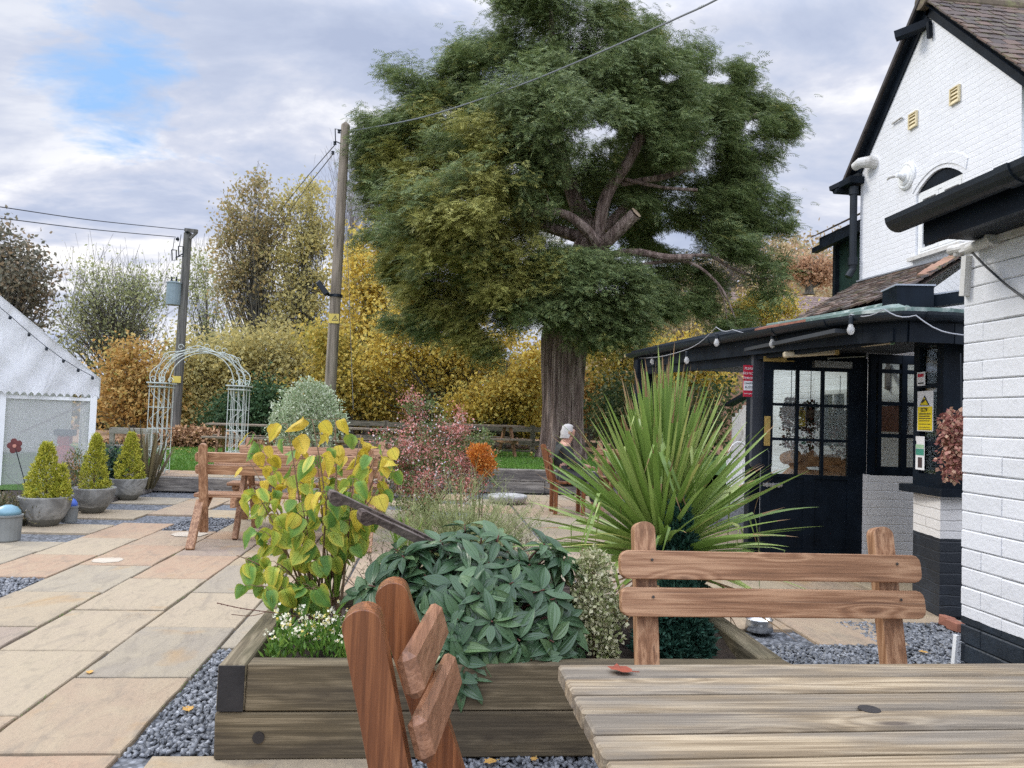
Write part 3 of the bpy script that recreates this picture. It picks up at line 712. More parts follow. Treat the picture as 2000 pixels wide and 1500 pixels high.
m=MB(); m.box((XG+3.15,yl-.1,2.55),(5.8,.18,5.1)); m.box((XG+3.15,yr+.1,2.55),(5.8,.18,5.1)); m.build('wall',BRK_XG,hs)
# window
wf=MB()
def fr(m,y0,y1,z0,z1,x,t=.05,d=.05):
    m.box((x,(y0+y1)/2,z0+t/2),(d,y1-y0,t)); m.box((x,(y0+y1)/2,z1-t/2),(d,y1-y0,t)); m.box((x,y0+t/2,(z0+z1)/2),(d,t,z1-z0-2*t)); m.box((x,y1-t/2,(z0+z1)/2),(d,t,z1-z0-2*t))
fr(wf,wy0+.004,wy1-.004,wz0+.004,wz1+.01,XG+.06,.055,.06)
mid=(wy0+wy1)/2; wf.box((XG+.06,mid,(wz0+wz1)/2),(.06,.07,wz1-wz0-.11))
wo_=wf.build('window',WHP,hs)
m=MB(); fr(m,wy0+.062,mid-.038,wz0+.062,wz1-.05,XG+.045,.045,.04); fr(m,mid+.038,wy1-.062,wz0+.062,wz1-.05,XG+.045,.045,.04); m.build('sash',WHP,wo_)
m=MB(); m.box((XG+.09,mid,(wz0+wz1)/2),(.01,wy1-wy0-.1,wz1-wz0-.1)); m.build('pane',DGL,wo_)
m=MB(); m.box((XG+.20,mid,4.1),(.02,1.0,1.1)); m.build('dark_room_sheet',m_plain('room_dark',(.05,.06,.06),.8),wo_)  # sheet painted dark to stand for the unlit room
tri=[(p[0],p[1]) for p in arch]
m=MB(); m.prism([tri],(XG+.03,9.3,.008),(0,1,0),(0,0,1),.04); m.build('arch_board',BLKW,hs)
ring=[]
for i in range(13):
    t=i/12; ring.append((wy1+.06+(wy0-wy1-.12)*t-9.3,wz1+.03+(wza-wz1+.02)*math.sin(math.pi*t)**.8))
ring2=[(y_*1.05,z_+.13) for y_,z_ in ring][::-1]
m=MB(); m.prism([ring+ring2],(XG-.012,9.3,0),(0,1,0),(0,0,1),.012) ; m.build('brick_arch',BRK_YN,hs)
m=MB(); m.box((XG-.03,mid,wz0-.03),(.10,wy1-wy0+.12,.05)); m.build('sill',WHD,hs)
# roof: two slopes behind the gable, tiles overhang the wall
for sgn,ye,nm in((1,yl+.30,'roof'),(-1,yr-.35,'roof')):
    zE=zl-.22 if sgn>0 else zl-.25
    A=Vector((XG-.11,ap.y,ap.z)); B=Vector((XG+6,ap.y,ap.z)); Dd=Vector((XG-.11,ye,zE)); C=Vector((XG+6,ye,zE))
    if sgn<0: A,B,Dd,C=A,B,Dd,C
    m=MB(); tiles(m,A,B,Dd,C,17,34,.018,1.35,0,.008)
    dn=Vector((0,0,-.05)); m.mi=1; m.add([A+dn,B+dn,C+dn,Dd+dn],[(0,1,2,3)])
    m.build('roof',[TILE,BLKW],hs)
    m=MB(); m.beam(A+Vector((.10,0,-.13)),Dd+Vector((.10,0,-.11)),.03,.15,(1,0,0) if False else (0,0,1)); m.build('bargeboard',BLKW,hs)
    if sgn>0: m=MB(); m.beam(A+Vector((-.0,0,.01)),Dd+Vector((-.0,0,.035)),.07,.05); m.build('verge_tiles',m_plain('dark_verge',(.05,.042,.04),.8,.4,14,.5,40),hs)
m=MB(); 
for i in range(14): m.lathe((XG-.11+.44*i+.2,ap.y,ap.z-.03),[(.12,-.22),(.125,.22)],14,Matrix.Rotation(R_(90),3,'Y'))
m.build('ridge_tiles',m_plain('mossy_ridge',(.13,.10,.07),.9,.4,12,.5,40,dirt=((.20,.19,.09),9)),hs)
# little bracketed purlin end near the apex, far eave stub
f=PX(1815,62,XG); m=MB(); m.beam((XG+.02,f.y+.0,f.z+.12),(XG-.3,f.y+.28,f.z+.05),.13,.1,(0,0,1)); m.beam((XG-.04,f.y-.05,f.z+.1),(XG-.04,f.y-.07,f.z-.12),.05,.05,(1,0,0)); m.build('bracket',BLKW,hs)
m=MB(); gutter(m,[(XG-.25,yl+.30,zl-.27),(XG+5,yl+.3,zl-.27)],.07); m.build('gutter',BLKP,hs)
m=MB(); m.box((XG-.10,yl+.10,zl-.22),(.25,.4,.10)); m.beam((XG-.25,yl+.4,zl-.24),(XG-.02,yl-.05,zl-.14),.12,.07); m.build('eave_stub',BLKW,hs)
dp=PX(1674,350,XG-.06); db=PX(1669,548,XG-.06)
m=MB(); m.tube([(XG-.09,yl+.035,zl-.3),(XG-.09,yl+.035,3.72),(XG-.16,yl+.04,3.6)],.055,12); m.tube([(XG-.09,yl+.035,3.9),(XG-.09,yl+.035,3.78)],.07,12); m.tube([(XG-.09,yl+.035,zl-.3),(XG-.09,yl+.035,zl-.42)],.07,12); m.build('downpipe',BLKP,hs)
m=MB(); m.beam((XG-.03,yl-.05,3.52),(XG-.03,8.6,3.46),.02,.10,(1,0,0)); m.beam((XG-.06,yl-.02,3.47),(XG-.06,8.62,3.41),.11,.012); m.build('lead_flashing',m_plain('lead',(.22,.235,.26),.6,.2,6),hs)
# things fixed to the gable
for k,(x_,y_,lb) in enumerate(((1784,235,'cream louvred vent on the gable beside a small pipe, lower of two'),(1866,186,'cream louvred vent high on the white gable, upper of two'))):
    p=PX(x_,y_,XG-.01); v=thing('wall_vent',p,lb,'vent','cream vents in the gable')
    m=MB(); fr(m,p.y-.088,p.y+.088,p.z-.105,p.z+.105,p.x-.01,.016,.03); m.build('frame',CRM,v)
    m=MB()
    for q in range(4): m.box((p.x-.008,p.y,p.z-.072+.048*q),(.008,.146,.036),Matrix.Rotation(R_(28),3,'Y'))
    m.box((p.x+.008,p.y,p.z),(.006,.15,.18)); m.build('louvre',CRM,v)
p=PX(1755,236,XG); m=MB(); m.tube([p+Vector((-.02,.12,0)),p+Vector((-.03,-.12,.0))],.013,8); m.tube([p+Vector((.04,-.09,.0)),p+Vector((-.03,-.09,.0))],.01,8); tag(m.build('overflow_pipe',WHD),'short white pipe stub beside the lower gable vent','pipe')
p=PX(1772,344,XG); lt=thing('ceiling_rose_lamp',p,'round white moulded lamp base on the gable left of the window','wall lamp')
AX=Matrix.Rotation(R_(-90),3,'Y')
m=MB(); m.lathe(p,[(.0,.0),(.185,.0),(.19,.02),(.165,.04),(.135,.035),(.12,.05),(.07,.055),(.055,.09),(.035,.10),(.03,.16),(.0,.165)],28,AX); m.build('rose',WHP,lt,smooth=False)
m=MB(); m.tube([p+Vector((-.13,.0,0)),p+Vector((-.2,.09,.0)),p+Vector((-.21,.13,-.03))],[.018,.025,.012],8); m.build('lamp_arm',WHD,lt)
p=PX(1706,316,XG); m=MB(); m.tube([p+Vector((.05,-.06,-.05)),p+Vector((-.06,-.02,-.01)),p+Vector((-.16,.09,.0)),p+Vector((-.17,.2,-.02))],[.09,.09,.075,.065],14,True); cm=m.build('flue_elbow',WHD); tag(cm,'white ribbed flue elbow poking from the gable by the eave','flue')
m=MB(); m.tube([p+Vector((-.17,.2,-.02)),p+Vector((-.17,.206,-.02))],[.055,.055],14); q=m.build('mouth',BLKP,cm)
# ------------------------------------------------------------------ lean-to roof below the gable window
lt_=thing('lean_to',(4.6,8,0),'single-storey lean-to with mossy clay tiles below the gable','building')
A=Vector((6.28,10.95,3.49));B=Vector((6.28,8.58,3.45));C=Vector((4.02,6.38,2.49));Dd=Vector((4.0,8.35,2.48))
m=MB(); tiles(m,A,B,Dd,C,15,14,.02,1.35,0,.01); dn=Vector((0,0,-.05)); m.add([A+dn,B+dn,C+dn,Dd+dn],[(0,1,2,3)]); m.build('roof',TILE,lt_)
m=MB()
for k in range(5):
    u0=.05+k*.10;u1=u0+.115; a=B.lerp(C,u0);b=B.lerp(C,u1); o=Vector((-.05,.05,.05+.006*(k%2))); m.beam(a+o+Vector((0,0,-.03)),b+o+Vector((0,0,-.045)),.12,.025)
m.build('verge_tiles',TILEO,lt_)
m=MB(); q0=B+Vector((.05,-.03,-.09)); q1=C+Vector((.1,-.02,-.09)); m.add([q0,q1,Vector((q1.x,q1.y,2.1)),Vector((q0.x,q0.y,2.1)),q0+Vector((.1,.1,0)),q1+Vector((.1,.1,0)),Vector((q1.x+.1,q1.y+.1,2.1)),Vector((q0.x+.1,q0.y+.1,2.1))],[(0,1,2,3),(7,6,5,4),(0,4,5,1),(1,5,6,2),(2,6,7,3),(3,7,4,0)]); m.build('wall',BRK_XG,lt_)
# inner white wall under the lean-to, seen through door and screen
m=MB(); m.box((4.72,8.9,1.2),(.2,3.8,2.4)); m.build('wall',BRK_YN,lt_)
m=MB(); m.box((5.5,6.98,1.2),(1.4,.2,2.4)); m.build('wall',BRK_XG,lt_)
iw=MB(); fr(iw,8.15,8.75,1.05,1.75,4.60,.05,.06); iw.box((4.60,8.45,1.4),(.05,.03,.6)); i_=iw.build('window',WHP,lt_)
m=MB(); m.box((4.612,8.45,1.4),(.008,.5,.6)); m.build('pane',DGL,i_)
# hopper head and square gutter by the wing
hp=thing('rainwater_hopper',(3.6,5.6,2.3),'square black rainwater hopper with box gutter above the porch roof','hopper')
c=G(1768,590,2.30); m=MB(); m.box(c+Vector((.05,.05,.02)),(.27,.3,.19),Matrix.Rotation(R_(-12),3,'Z')); m.build('hopper_box',BLK,hp)
m=MB(); m.box(c+Vector((.05,.05,.118)),(.29,.32,.012),Matrix.Rotation(R_(-12),3,'Z')); m.build('rim',m_plain('grey_rim',(.3,.32,.36),.5),hp)
a=c+Vector((.17,-.02,.0)); b=P(1905,578,5.3); m=MB(); m.beam(a,b,.09,.09); m.build('box_gutter',BLK,hp)
m=MB(); m.beam(a+Vector((0,0,.05)),b+Vector((0,0,.05)),.10,.012); m.build('rim',bpy.data.materials['grey_rim'],hp)
# ------------------------------------------------------------------ green boarded building behind
gb=thing('boarded_building',(7,12,0),'dark green boarded upper storey with brown tiled eaves behind the house','building')
m=MB(); m.box((7.6,11.95,3.4),(1.2,1.7,2.6)); m.build('wall',GRN,gb)
m=MB(); m.beam((6.97,12.84,2.1),(6.97,12.84,4.55),.09,.09,(1,0,0)); m.build('downpipe',BLKP,gb)
m=MB(); m.box((6.86,11.95,4.62),(.34,1.95,.12)); m.beam((6.72,13.15,4.50),(6.72,11.0,4.55),.1,.09); m.build('fascia',BLKW,gb)
m=MB(); tiles(m,(8.3,13.1,5.6),(8.3,10.95,5.6),(6.66,13.1,4.72),(6.66,10.95,4.74),8,9); m.build('roof',TILE,gb)
fb=thing('tiled_house',(14,28,0),'distant house with a long mauve-brown tiled roof behind the yew','house')
m=MB(); tiles(m,(11.2,29.0,6.5),(20,29.0,6.5),(11.0,26.0,4.4),(20,26.0,4.4),22,44); m.build('roof',TILEM,fb)
m=MB(); m.box((15.5,28.6,2.2),(8.6,3.6,4.4)); m.build('wall',m_plain('brown_brick',(.22,.13,.09),.8),fb)
# ------------------------------------------------------------------ porch
def catm2(p):
    out=[]
    for a,b in zip(p,p[1:]): out+=[a.lerp(b,i/4) for i in range(4)]
    return out+[p[-1]]
po=thing('timber_porch',(3.0,6.5,0),'black painted timber porch with shallow roof round the glazed door','porch')
gp=[Vector(v) for v in((2.56,10.0,2.20),(2.72,8.3,2.18),(2.87,6.75,2.155),(2.93,5.9,2.14),(3.0,5.25,2.12),(3.12,4.86,2.105),(3.4,4.80,2.10),(4.4,5.05,2.10))]
m=MB(); gutter(m,gp,.058); g_=m.build('gutter',BLKP,po)
for i in(0,1,2,3,5):
    m=MB(); a=gp[i].lerp(gp[i+1],.45); d=(gp[i+1]-gp[i]).normalized(); gutter(m,[a,a+d*.07],.065); m.build('bracket',BLKP,g_)
ins=[Vector((v.x+.07,v.y+(.05 if i>4 else 0),v.z)) for i,v in enumerate(gp)]
for i in range(len(ins)-1):
    m=MB(); a,b=ins[i],ins[i+1]; m.beam(a+Vector((0,0,-.10)),b+Vector((0,0,-.10)),.03,.19+.001*i); m.build('fascia',BLKW,po)
ridge=[P(1300,670,10.6),P(1400,648,9.1),P(1500,636,7.7),P(1600,620,6.75),P(1690,604,6.25),P(1752,592,5.65),P(1792,612,5.35),P(1892,614,5.5)]
m=MB()
for i in range(len(gp)-1):
    a,b=gp[i]+Vector((.02,0,.035)),gp[i+1]+Vector((.02,0,.035)); c,d=ridge[i+1],ridge[i]
    dn=Vector((0,0,-.03)); m.mi=(2,2,1,0,0,0,0)[i]
    m.add([a,b,c,d,a+dn,b+dn,c+dn,d+dn],[(0,1,2,3),(7,6,5,4),(0,4,5,1),(1,5,6,2),(2,6,7,3),(3,7,4,0)])
m.build('roof',[LEADG,RUST,BLKW],po)
m=MB(); m.tube(catm2([ridge[2],ridge[3],ridge[4],ridge[5],ridge[6],ridge[7]]),.022,8); m.build('lead_roll',LEADG,po)
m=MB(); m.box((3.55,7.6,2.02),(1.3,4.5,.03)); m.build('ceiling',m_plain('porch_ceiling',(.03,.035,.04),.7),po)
def post(x,y,w,d,z1=2.03):
    m=MB(); m.box((x,y,z1/2),(w,d,z1),bev=.006); return m.build('post',BLKW,po)
pp=P(1470,900,7.0); post(pp.x,7.0,.11,.11)
p2=P(1250,760,9.7); post(p2.x,9.7,.12,.12,2.1); post(p2.x+.14,9.75,.08,.1,2.1)
m=MB(); m.beam((pp.x-.0,7.06,1.95),(p2.x+.05,9.85,2.0),.10,.16); m.build('beam',BLKW,po)
m=MB(); m.beam((pp.x+.0,6.99,1.98),(3.95,6.75,1.98),.10,.12); m.build('beam',BLKW,po)
m=MB(); m.beam((3.16,5.0,1.965),(3.0,6.95,1.965),.06,.09); m.build('beam',BLKW,po)
c=P(1592,660,6.0); m=MB(); m.lathe(c,[(0,-.12),(.028,-.12),(.028,.12),(0,.12)],12,Matrix.Rotation(R_(80),3,'X')); m.build('beam_peg',BLKW,po)
# screen with panes beside the door
ys=6.60
def screen(xa,xb,za,zb,y,cols,rows,name='screen',par=po,t=.045,glass=GLASS):
    m=MB(); 
    for x_ in cols: m.box((x_[0],y,(za+zb)/2),(x_[1],.05,zb-za))
    for z_ in rows: m.box(((xa+xb)/2,y+.002,z_[0]),(xb-xa,.046,z_[1]))
    o=m.build(name,BLK,par)
    m=MB(); m.box(((xa+xb)/2,y,(za+zb)/2),(xb-xa-.01,.006,zb-za-.01)); m.build('pane',glass,o); return o
zr=[P(1740,y_,ys).z for y_ in(705,768,832,922)]
screen(3.92,4.40,.90,1.99,ys,[(3.94,.05),(4.005,.035),(4.262-.02,.05),(4.39,.05)],[(.935,.08),(1.255,.035),(1.545,.035),(1.84-.0,.035),(1.95,.08)])
m=MB(); m.box((4.2,ys+.03,.45),(.62,.1,.90)); m.build('half_wall',BRK_XG,po)
# bay with the notices
m=MB()
by0,by1=5.15,5.55; bxl,bxr=3.60,4.6
m.add([(bxl,by0,0),(bxl+.06,by1,0),(bxr,by1,0),(bxr,by0-.02,0),(bxl,by0,.86),(bxl+.06,by1,.86),(bxr,by1,.86),(bxr,by0-.02,.86)],[(0,1,5,4)[::-1],(1,2,6,5)[::-1],(3,0,4,7)[::-1],(4,7,6,5)[::-1]])
m.build('bay_plinth',m_brick('bay_brick',1,(.70,.68,.65),split=.55),po)
m=MB(); m.box((4.06,5.33,.875),(1.0,.50,.055)); m.build('bay_sill',BLKW,po)
m=MB(); m.box((bxl+.045,by0+.03,1.46),(.07,.07,1.12)); m.box((bxl+.06,by0+.085,1.46),(.04,.05,1.12)); m.box((bxl+.085,by1-.03,1.46),(.06,.07,1.12))
for z_,h in((.945,.09),(1.215,.035),(1.645,.03),(1.99,.10)): m.box((bxl+.07,(by0+by1)/2+.02,z_),(.045,.30,h))
m.box((4.30,by0+.03,1.46),(.07,.06,1.12)); m.box((4.0,by0+.03,1.97),(.7,.06,.1)); m.box((4.0,by0+.03,.94),(.7,.06,.09)); m.box((4.0,by0+.03,1.55),(.7,.04,.035)); m.box((3.74,by0+.032,1.46),(.12,.055,1.12))
m.build('bay_frame',BLK,po)
m=MB(); m.box((bxl+.085,(by0+by1)/2+.02,1.46),(.008,.28,1.06)); m.box((4.0,by0+.045,1.46),(.66,.008,1.06)); m.build('bay_pane',GLASS,po)
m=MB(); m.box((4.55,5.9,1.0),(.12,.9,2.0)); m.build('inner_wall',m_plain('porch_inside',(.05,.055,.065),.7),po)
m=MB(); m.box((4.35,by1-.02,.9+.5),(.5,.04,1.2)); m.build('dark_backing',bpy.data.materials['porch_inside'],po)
# door, swung open
dl=P(1487,900,6.78); dr=P(1690,900,6.66)
dv=(Vector((dr.x,dr.y,0))-Vector((dl.x,dl.y,0))); DW=dv.length; dv.normalize(); dn=Vector((-dv.y,dv.x,0))
door=thing('half_glazed_door',(dl.x,dl.y,0),'black half-glazed door with nine panes standing open, brass push plate','door')
rot=Matrix((dv,dn,Vector((0,0,1)))).transposed()
def DP(u,z,off=0.0): return Vector((dl.x,dl.y,0))+dv*u+Vector((0,0,z))-dn*off
def dbox(m,u0,u1,z0,z1,t=.045,off=0): m.box(DP((u0+u1)/2,(z0+z1)/2,off),(u1-u0,t,z1-z0),rot)
U=lambda x,y:(lambda p:((p-Vector((dl.x,dl.y,0))).dot(dv),p.z))(P(x,y,dl.y+(x-1487)/203*(dr.y-dl.y)))
g0=U(1509,722); g1=U(1653,930); ztop=U(1590,697)[1]
m=MB(); dbox(m,0,g0[0],.03,ztop); dbox(m,g1[0],DW,.03,ztop); dbox(m,g0[0],g1[0],g0[1],ztop); dbox(m,g0[0],g1[0],.84,g1[1]); dbox(m,g0[0],g1[0],.03,.20); mu=(g0[0]+g1[0])/2; dbox(m,mu-.05,mu+.05,.20,.84)
m.build('door_frame',BLK,door)
m=MB(); dbox(m,g0[0]-.0,mu-.05,.2,.84,.02); dbox(m,mu+.05,g1[0],.2,.84,.02); m.build('lower_panel',BLK,door)
m=MB()
for k in(1,2):
    u=g0[0]+(g1[0]-g0[0])*k/3; dbox(m,u-.013,u+.013,g1[1],g0[1],.04); z=g1[1]+(g0[1]-g1[1])*k/3; dbox(m,g0[0],g1[0],z-.013,z+.013,.038)
m.build('glazing_bars',BLK,door)
m=MB(); dbox(m,g0[0],g1[0],g1[1],g0[1],.006); m.build('pane',GLASS,door)
u0,z0=U(1490,870);u1,z1=U(1503,813); m=MB(); dbox(m,u0,u1,z0,z1,.006,.027)
for zz in(z0+.03,(z0+z1)/2,z1-.03): m.lathe(DP((u0+u1)/2,zz,.03),[(0,0),(.006,0),(.005,.004),(0,.005)],8,rot@Matrix.Rotation(R_(90),3,'X'))
m.build('push_plate',BRASS,door)
u0,z0=U(1490,706);u1,z1=U(1537,699); m=MB(); dbox(m,u0,u1-.02,z0-.002,z1+.005,.05,.04); m.tube([DP(u1-.03,z0+.01,.05),DP(u1+.05,z0+.01,.05)],.008,8); m.build('door_closer',BRASS,door)
u0,z0=U(1585,718);u1,z1=U(1658,709); m=MB(); dbox(m,u0,u1,z0,z1+.005,.06,.05); cl_=m.build('door_closer',ALU,door)
m=MB(); m.beam(DP(u0+.12,z1+.03,.06),DP(u1+.06,z1+.045,.2),.018,.008); m.beam(DP(u0+.13,z1+.03,.06),DP(u0+.13,z1-.0,.06),.012,.012,(1,0,0)); m.build('closer_arm',ALU,cl_)
u0,z0=U(1488,949);u1,z1=U(1526,944); m=MB(); dbox(m,u0,u1,z0,z1,.004,.025); m.tube([DP(u0+.01,(z0+z1)/2,.035),DP(u1,(z0+z1)/2,.035)],.007,8)
for f in(.2,.5,.8): dbox(m,u0+(u1-u0)*f-.008,u0+(u1-u0)*f+.008,z0-.006,z1+.006,.02,.03)
m.build('bolt',STEEL,door)
a=DP(*U(1497,895),.03); m=MB(); m.tube([a+Vector((0,0,-.08)),a+Vector((0,-.03,-.06)),a+Vector((0,-.035,.0)),a+Vector((0,-.03,.06)),a+Vector((0,0,.08))],.008,8); m.build('pull_handle',BLKP,door)
bk=thing('panel_board',(3.0,6.95,1.3),'dark grey rounded board standing behind the black open door','board')
c=P(1492,700,6.9); lo=P(1489,935,6.9); m=MB(); pr=[]
for cx_,cz_,t0 in((.06,.0,0),(-.06,.0,90),(-.06,-1.05,180),(.06,-1.05,270)):
    for k in range(5): t=R_(t0+k*22.5); pr.append((cx_+.04*math.cos(t),cz_+.04*math.sin(t)))
m.prism([pr],c+Vector((0,0,.06)),(1,0,0),(0,0,1),-.06); m.build('board',m_plain('charcoal',(.045,.05,.06),.5),bk)
# lamps under the porch roof
for k,(a,b,lb) in enumerate((((1530,693),(1632,687),'long cream tube lamp above the open door'),((1680,672),(1741,666),'cream tube lamp with green end cap near the bay'))):
    p,q=P(*a,6.3-.4*k),P(*b,6.2-.4*k); v=thing('tube_lamp',p,lb,'lamp','lamps under the porch roof')
    m=MB(); m.beam(p,q,.07,.05,bev=.01); m.build('diffuser',m_plain('cream_plastic',(.55,.47,.33),.5),v)
    m=MB(); d=(q-p).normalized(); m.beam(q-d*.012+Vector((0,-.0,0)),q+d*.02,.074,.054); m.build('end_cap',m_plain('green_plastic',(.18,.34,.2),.5) if k else BRASS,v)
# ------------------------------------------------------------------ signs with writing
def text(s,size,mat,par,org,ux,uy,align='CENTER',ext=.001):
    c=bpy.data.curves.new('lettering','FONT'); c.body=s; c.size=size; c.align_x=align; c.align_y='CENTER'; c.extrude=ext; c.space_character=.95
    o=bpy.data.objects.new('lettering',c); COL.objects.link(o); c.materials.append(mat)
    ux=Vector(ux).normalized();uy=Vector(uy).normalized();n=ux.cross(uy); Mx=Matrix((ux,uy,n)).transposed().to_4x4(); Mx.translation=Vector(org)-wloc(par); bpy.context.view_layer.update(); me=bpy.data.meshes.new_from_object(o.evaluated_get(bpy.context.evaluated_depsgraph_get())); bpy.data.objects.remove(o)
    o=bpy.data.objects.new('lettering',me); COL.objects.link(o)
    o.parent=par; o.matrix_local=Mx; return o
REDS=m_plain('sign_red',(.52,.02,.05),.4,.1); WHS=m_plain('sign_white',(.8,.8,.8),.4,.03); YEL=m_plain('sign_yellow',(.80,.62,.02),.4,.05); INK=m_plain('ink',(.02,.02,.025),.5,.1)
y_=6.92; c=P(1462.5,744,y_); hw,hh=.052,.148
sg=thing('notice',c,'red and white PLEASE DO NOT THROW CIGARETTE BUTTS sign on the porch post','sign')
m=MB(); m.box(c,(2*hw,.006,2*hh)); m.build('sign_board',REDS,sg)
m=MB(); m.box(c+Vector((0,-.004,-.045)),(2*hw-.004,.003,.088)); m.build('white_band',WHS,sg)
for i,(s,dz,sz,mt) in enumerate((('PLEASE',.115,.030,WHS),('DO NOT',.070,.030,WHS),('THROW',.025,.032,WHS),('CIGARETTE',-.023,.019,INK),('BUTTS',-.062,.027,INK),('on the ground',-.118,.0165,WHS))):
    text(s,sz,mt,sg,c+Vector((0,-.0062,dz)),(1,0,0),(0,0,1))
# CCTV notice and two papers in the bay's side panes; plane faces -x, tilted like the bay
bd=Vector((.06,-.4,0)).normalized() if False else Vector((-.06,-.4,0)).normalized()
def BY(x,y): 
    # point on bay side plane seen at photo pixel
    d=ray(x,y); n=Vector((-.4,.06,0)).normalized(); p0=Vector((bxl+.04,by0+.1,1)); return CAM+d*((p0-CAM).dot(n)/d.dot(n))
nb_=Vector((-.4,.06,0)).normalized()
def plate(m,p,q,off,th=.003):    # rectangle between photo pixels p (top left) and q (bottom right) on the bay plane
    A=BY(*p)+nb_*off; Bq=BY(*q)+nb_*off; bot=Vector((A.x,A.y,Bq.z)); top=Vector((Bq.x,Bq.y,A.z))
    V=[A,bot,Bq,top]; V2=[v-nb_*th for v in V]; m.add(V+V2,[(0,1,2,3),(7,6,5,4),(0,4,5,1),(1,5,6,2),(2,6,7,3),(3,7,4,0)]); return (A+Bq)/2,(A-Bq)
c,_=BY(1814,800),0; cc=thing('cctv_notice',BY(1814,800),'yellow and white CCTV warning notice in the bay pane','sign')
m=MB(); mid,_d=plate(m,(1800,765),(1830,843),.03); m.build('sign_board',WHS,cc)
m=MB(); plate(m,(1801.5,795),(1829,841),.034,.002); m.build('yellow_band',YEL,cc)
def tri_on(m,cx,cy,r,off,plane,th=.002):
    V=[plane(cx,cy-r)+nb_*off,plane(cx-r*.9,cy+r*.75)+nb_*off,plane(cx+r*.9,cy+r*.75)+nb_*off]; V2=[v-nb_*th for v in V]
    m.add(V+V2,[(0,1,2),(5,4,3),(0,3,4,1),(1,4,5,2),(2,5,3,0)])
m=MB(); tri_on(m,1814.5,784,11,.034,BY); m.build('triangle',INK,cc)
m=MB(); tri_on(m,1814.5,784.6,8.4,.0365,BY); m.build('triangle',YEL,cc)
m=MB(); a,b=BY(1811.5,786)+nb_*.04,BY(1817,781)+nb_*.04; m.beam(a,b,.012,.012); m.build('camera_symbol',INK,cc)
text('CCTV',.040,INK,cc,BY(1814.5,801)+nb_*.0375,bd,(0,0,1))
for i,yy in enumerate((808,812.5,817,821.5,828,834,838)):
    m=MB(); plate(m,(1804,yy),(1827-(i%2)*2,yy+1.4),.0365,.001); m.build('small_print',INK,cc)
m=MB(); plate(m,(1799,728),(1814.5,753),.03); pa=m.build('paper_notice',WHS); tag(pa,'small white paper notice in the top pane of the bay','notice')
m=MB(); plate(m,(1801,731),(1812,736),.032,.001); m.build('print',REDS,pa); m=MB(); plate(m,(1801,748),(1812,749.5),.032,.001); m.build('print',INK,pa)
lf=thing('leaflet',BY(1805,880),'white and green leaflet with a dark picture in the lower bay pane','leaflet')
m=MB(); plate(m,(1796.5,852),(1813,919),.03); m.build('sheet',WHS,lf)
m=MB(); plate(m,(1797,868),(1812.5,876),.032,.001); m.build('green_strip',m_plain('pale_green',(.35,.55,.35),.5),lf)
m=MB(); plate(m,(1797,876),(1812.5,890),.032,.001); m.build('green_strip',m_plain('sea_green',(.05,.25,.18),.5),lf)
m=MB(); plate(m,(1801,893),(1809,914),.032,.001); m.build('picture',m_plain('dark_picture',(.06,.04,.04),.5),lf)
# stuff inside the porch seen through the panes
c=P(1745,798,7.3); m=MB(); m.box((4.585,7.35,1.42),(.03,.50,.26)); sgn=m.build('wooden_board',m_plain('board_brown',(.16,.06,.035),.6)); tag(sgn,'brown wooden board on the white wall behind the glazed screen','board')
m=MB(); m.beam((4.60,7.42,1.96),(4.44,7.15,1.72),.035,.06); m.beam((4.6,7.42,1.72),(4.6,7.42,1.95),.035,.05,(1,0,0)); tag(m.build('shelf_bracket',m_plain('grey_bracket',(.12,.10,.085),.6)),'grey shelf bracket on the white wall behind the screen','bracket')
# white boarded shed beyond the porch
sh=thing('white_shed',(4.5,11.3,0),'low white boarded shed with dark sloping roof beyond the porch','shed')
m=MB()
for i in range(8): m.box((4.78+.002*(i%2),10.9+.14*i,.98-.03*i),(.03,.136,1.75-.06*i))
m.build('wall',WHD,sh)
m=MB(); m.beam((4.76,10.75,1.90),(4.76,12.1,1.62),.16,.04); m.build('roof',BLKW,sh)
m=MB()
for i in range(14): m.lathe((4.70,10.9+.075*i,.55),[(.036,-.22),(.036,.22)],8)
m.build('corrugated_panel',WHP,sh)
cw=thing('metal_chair',(3.9,10.6,0),'white curly metal garden chair beside the corrugated shed panel','chair')
b=P(1425,960,10.0)
m=MB(); m.tube([P(1423,905,10.2),P(1430,940,10.1),P(1432,965,10.0),P(1422,1000,9.9)],.022,8); m.build('leg',WHP,cw)
m=MB(); m.tube([P(1450,905,10.4),P(1452,955,10.3),P(1460,985,10.2)],.02,8); m.build('leg',WHP,cw)
m=MB(); m.lathe(P(1437,962,10.2),[(0,-.012),(.2,-.012),(.205,.0),(.2,.012),(0,.012)],20); m.build('seat',WHP,cw)
m=MB(); m.tube([P(1420,905,10.4)+Vector((0,0,.3*math.sin(t)))+Vector((.28*(1-math.cos(t))/2*1.2,0,0)) for t in lin(0,math.pi,12)],.015,8); m.build('back',WHP,cw)
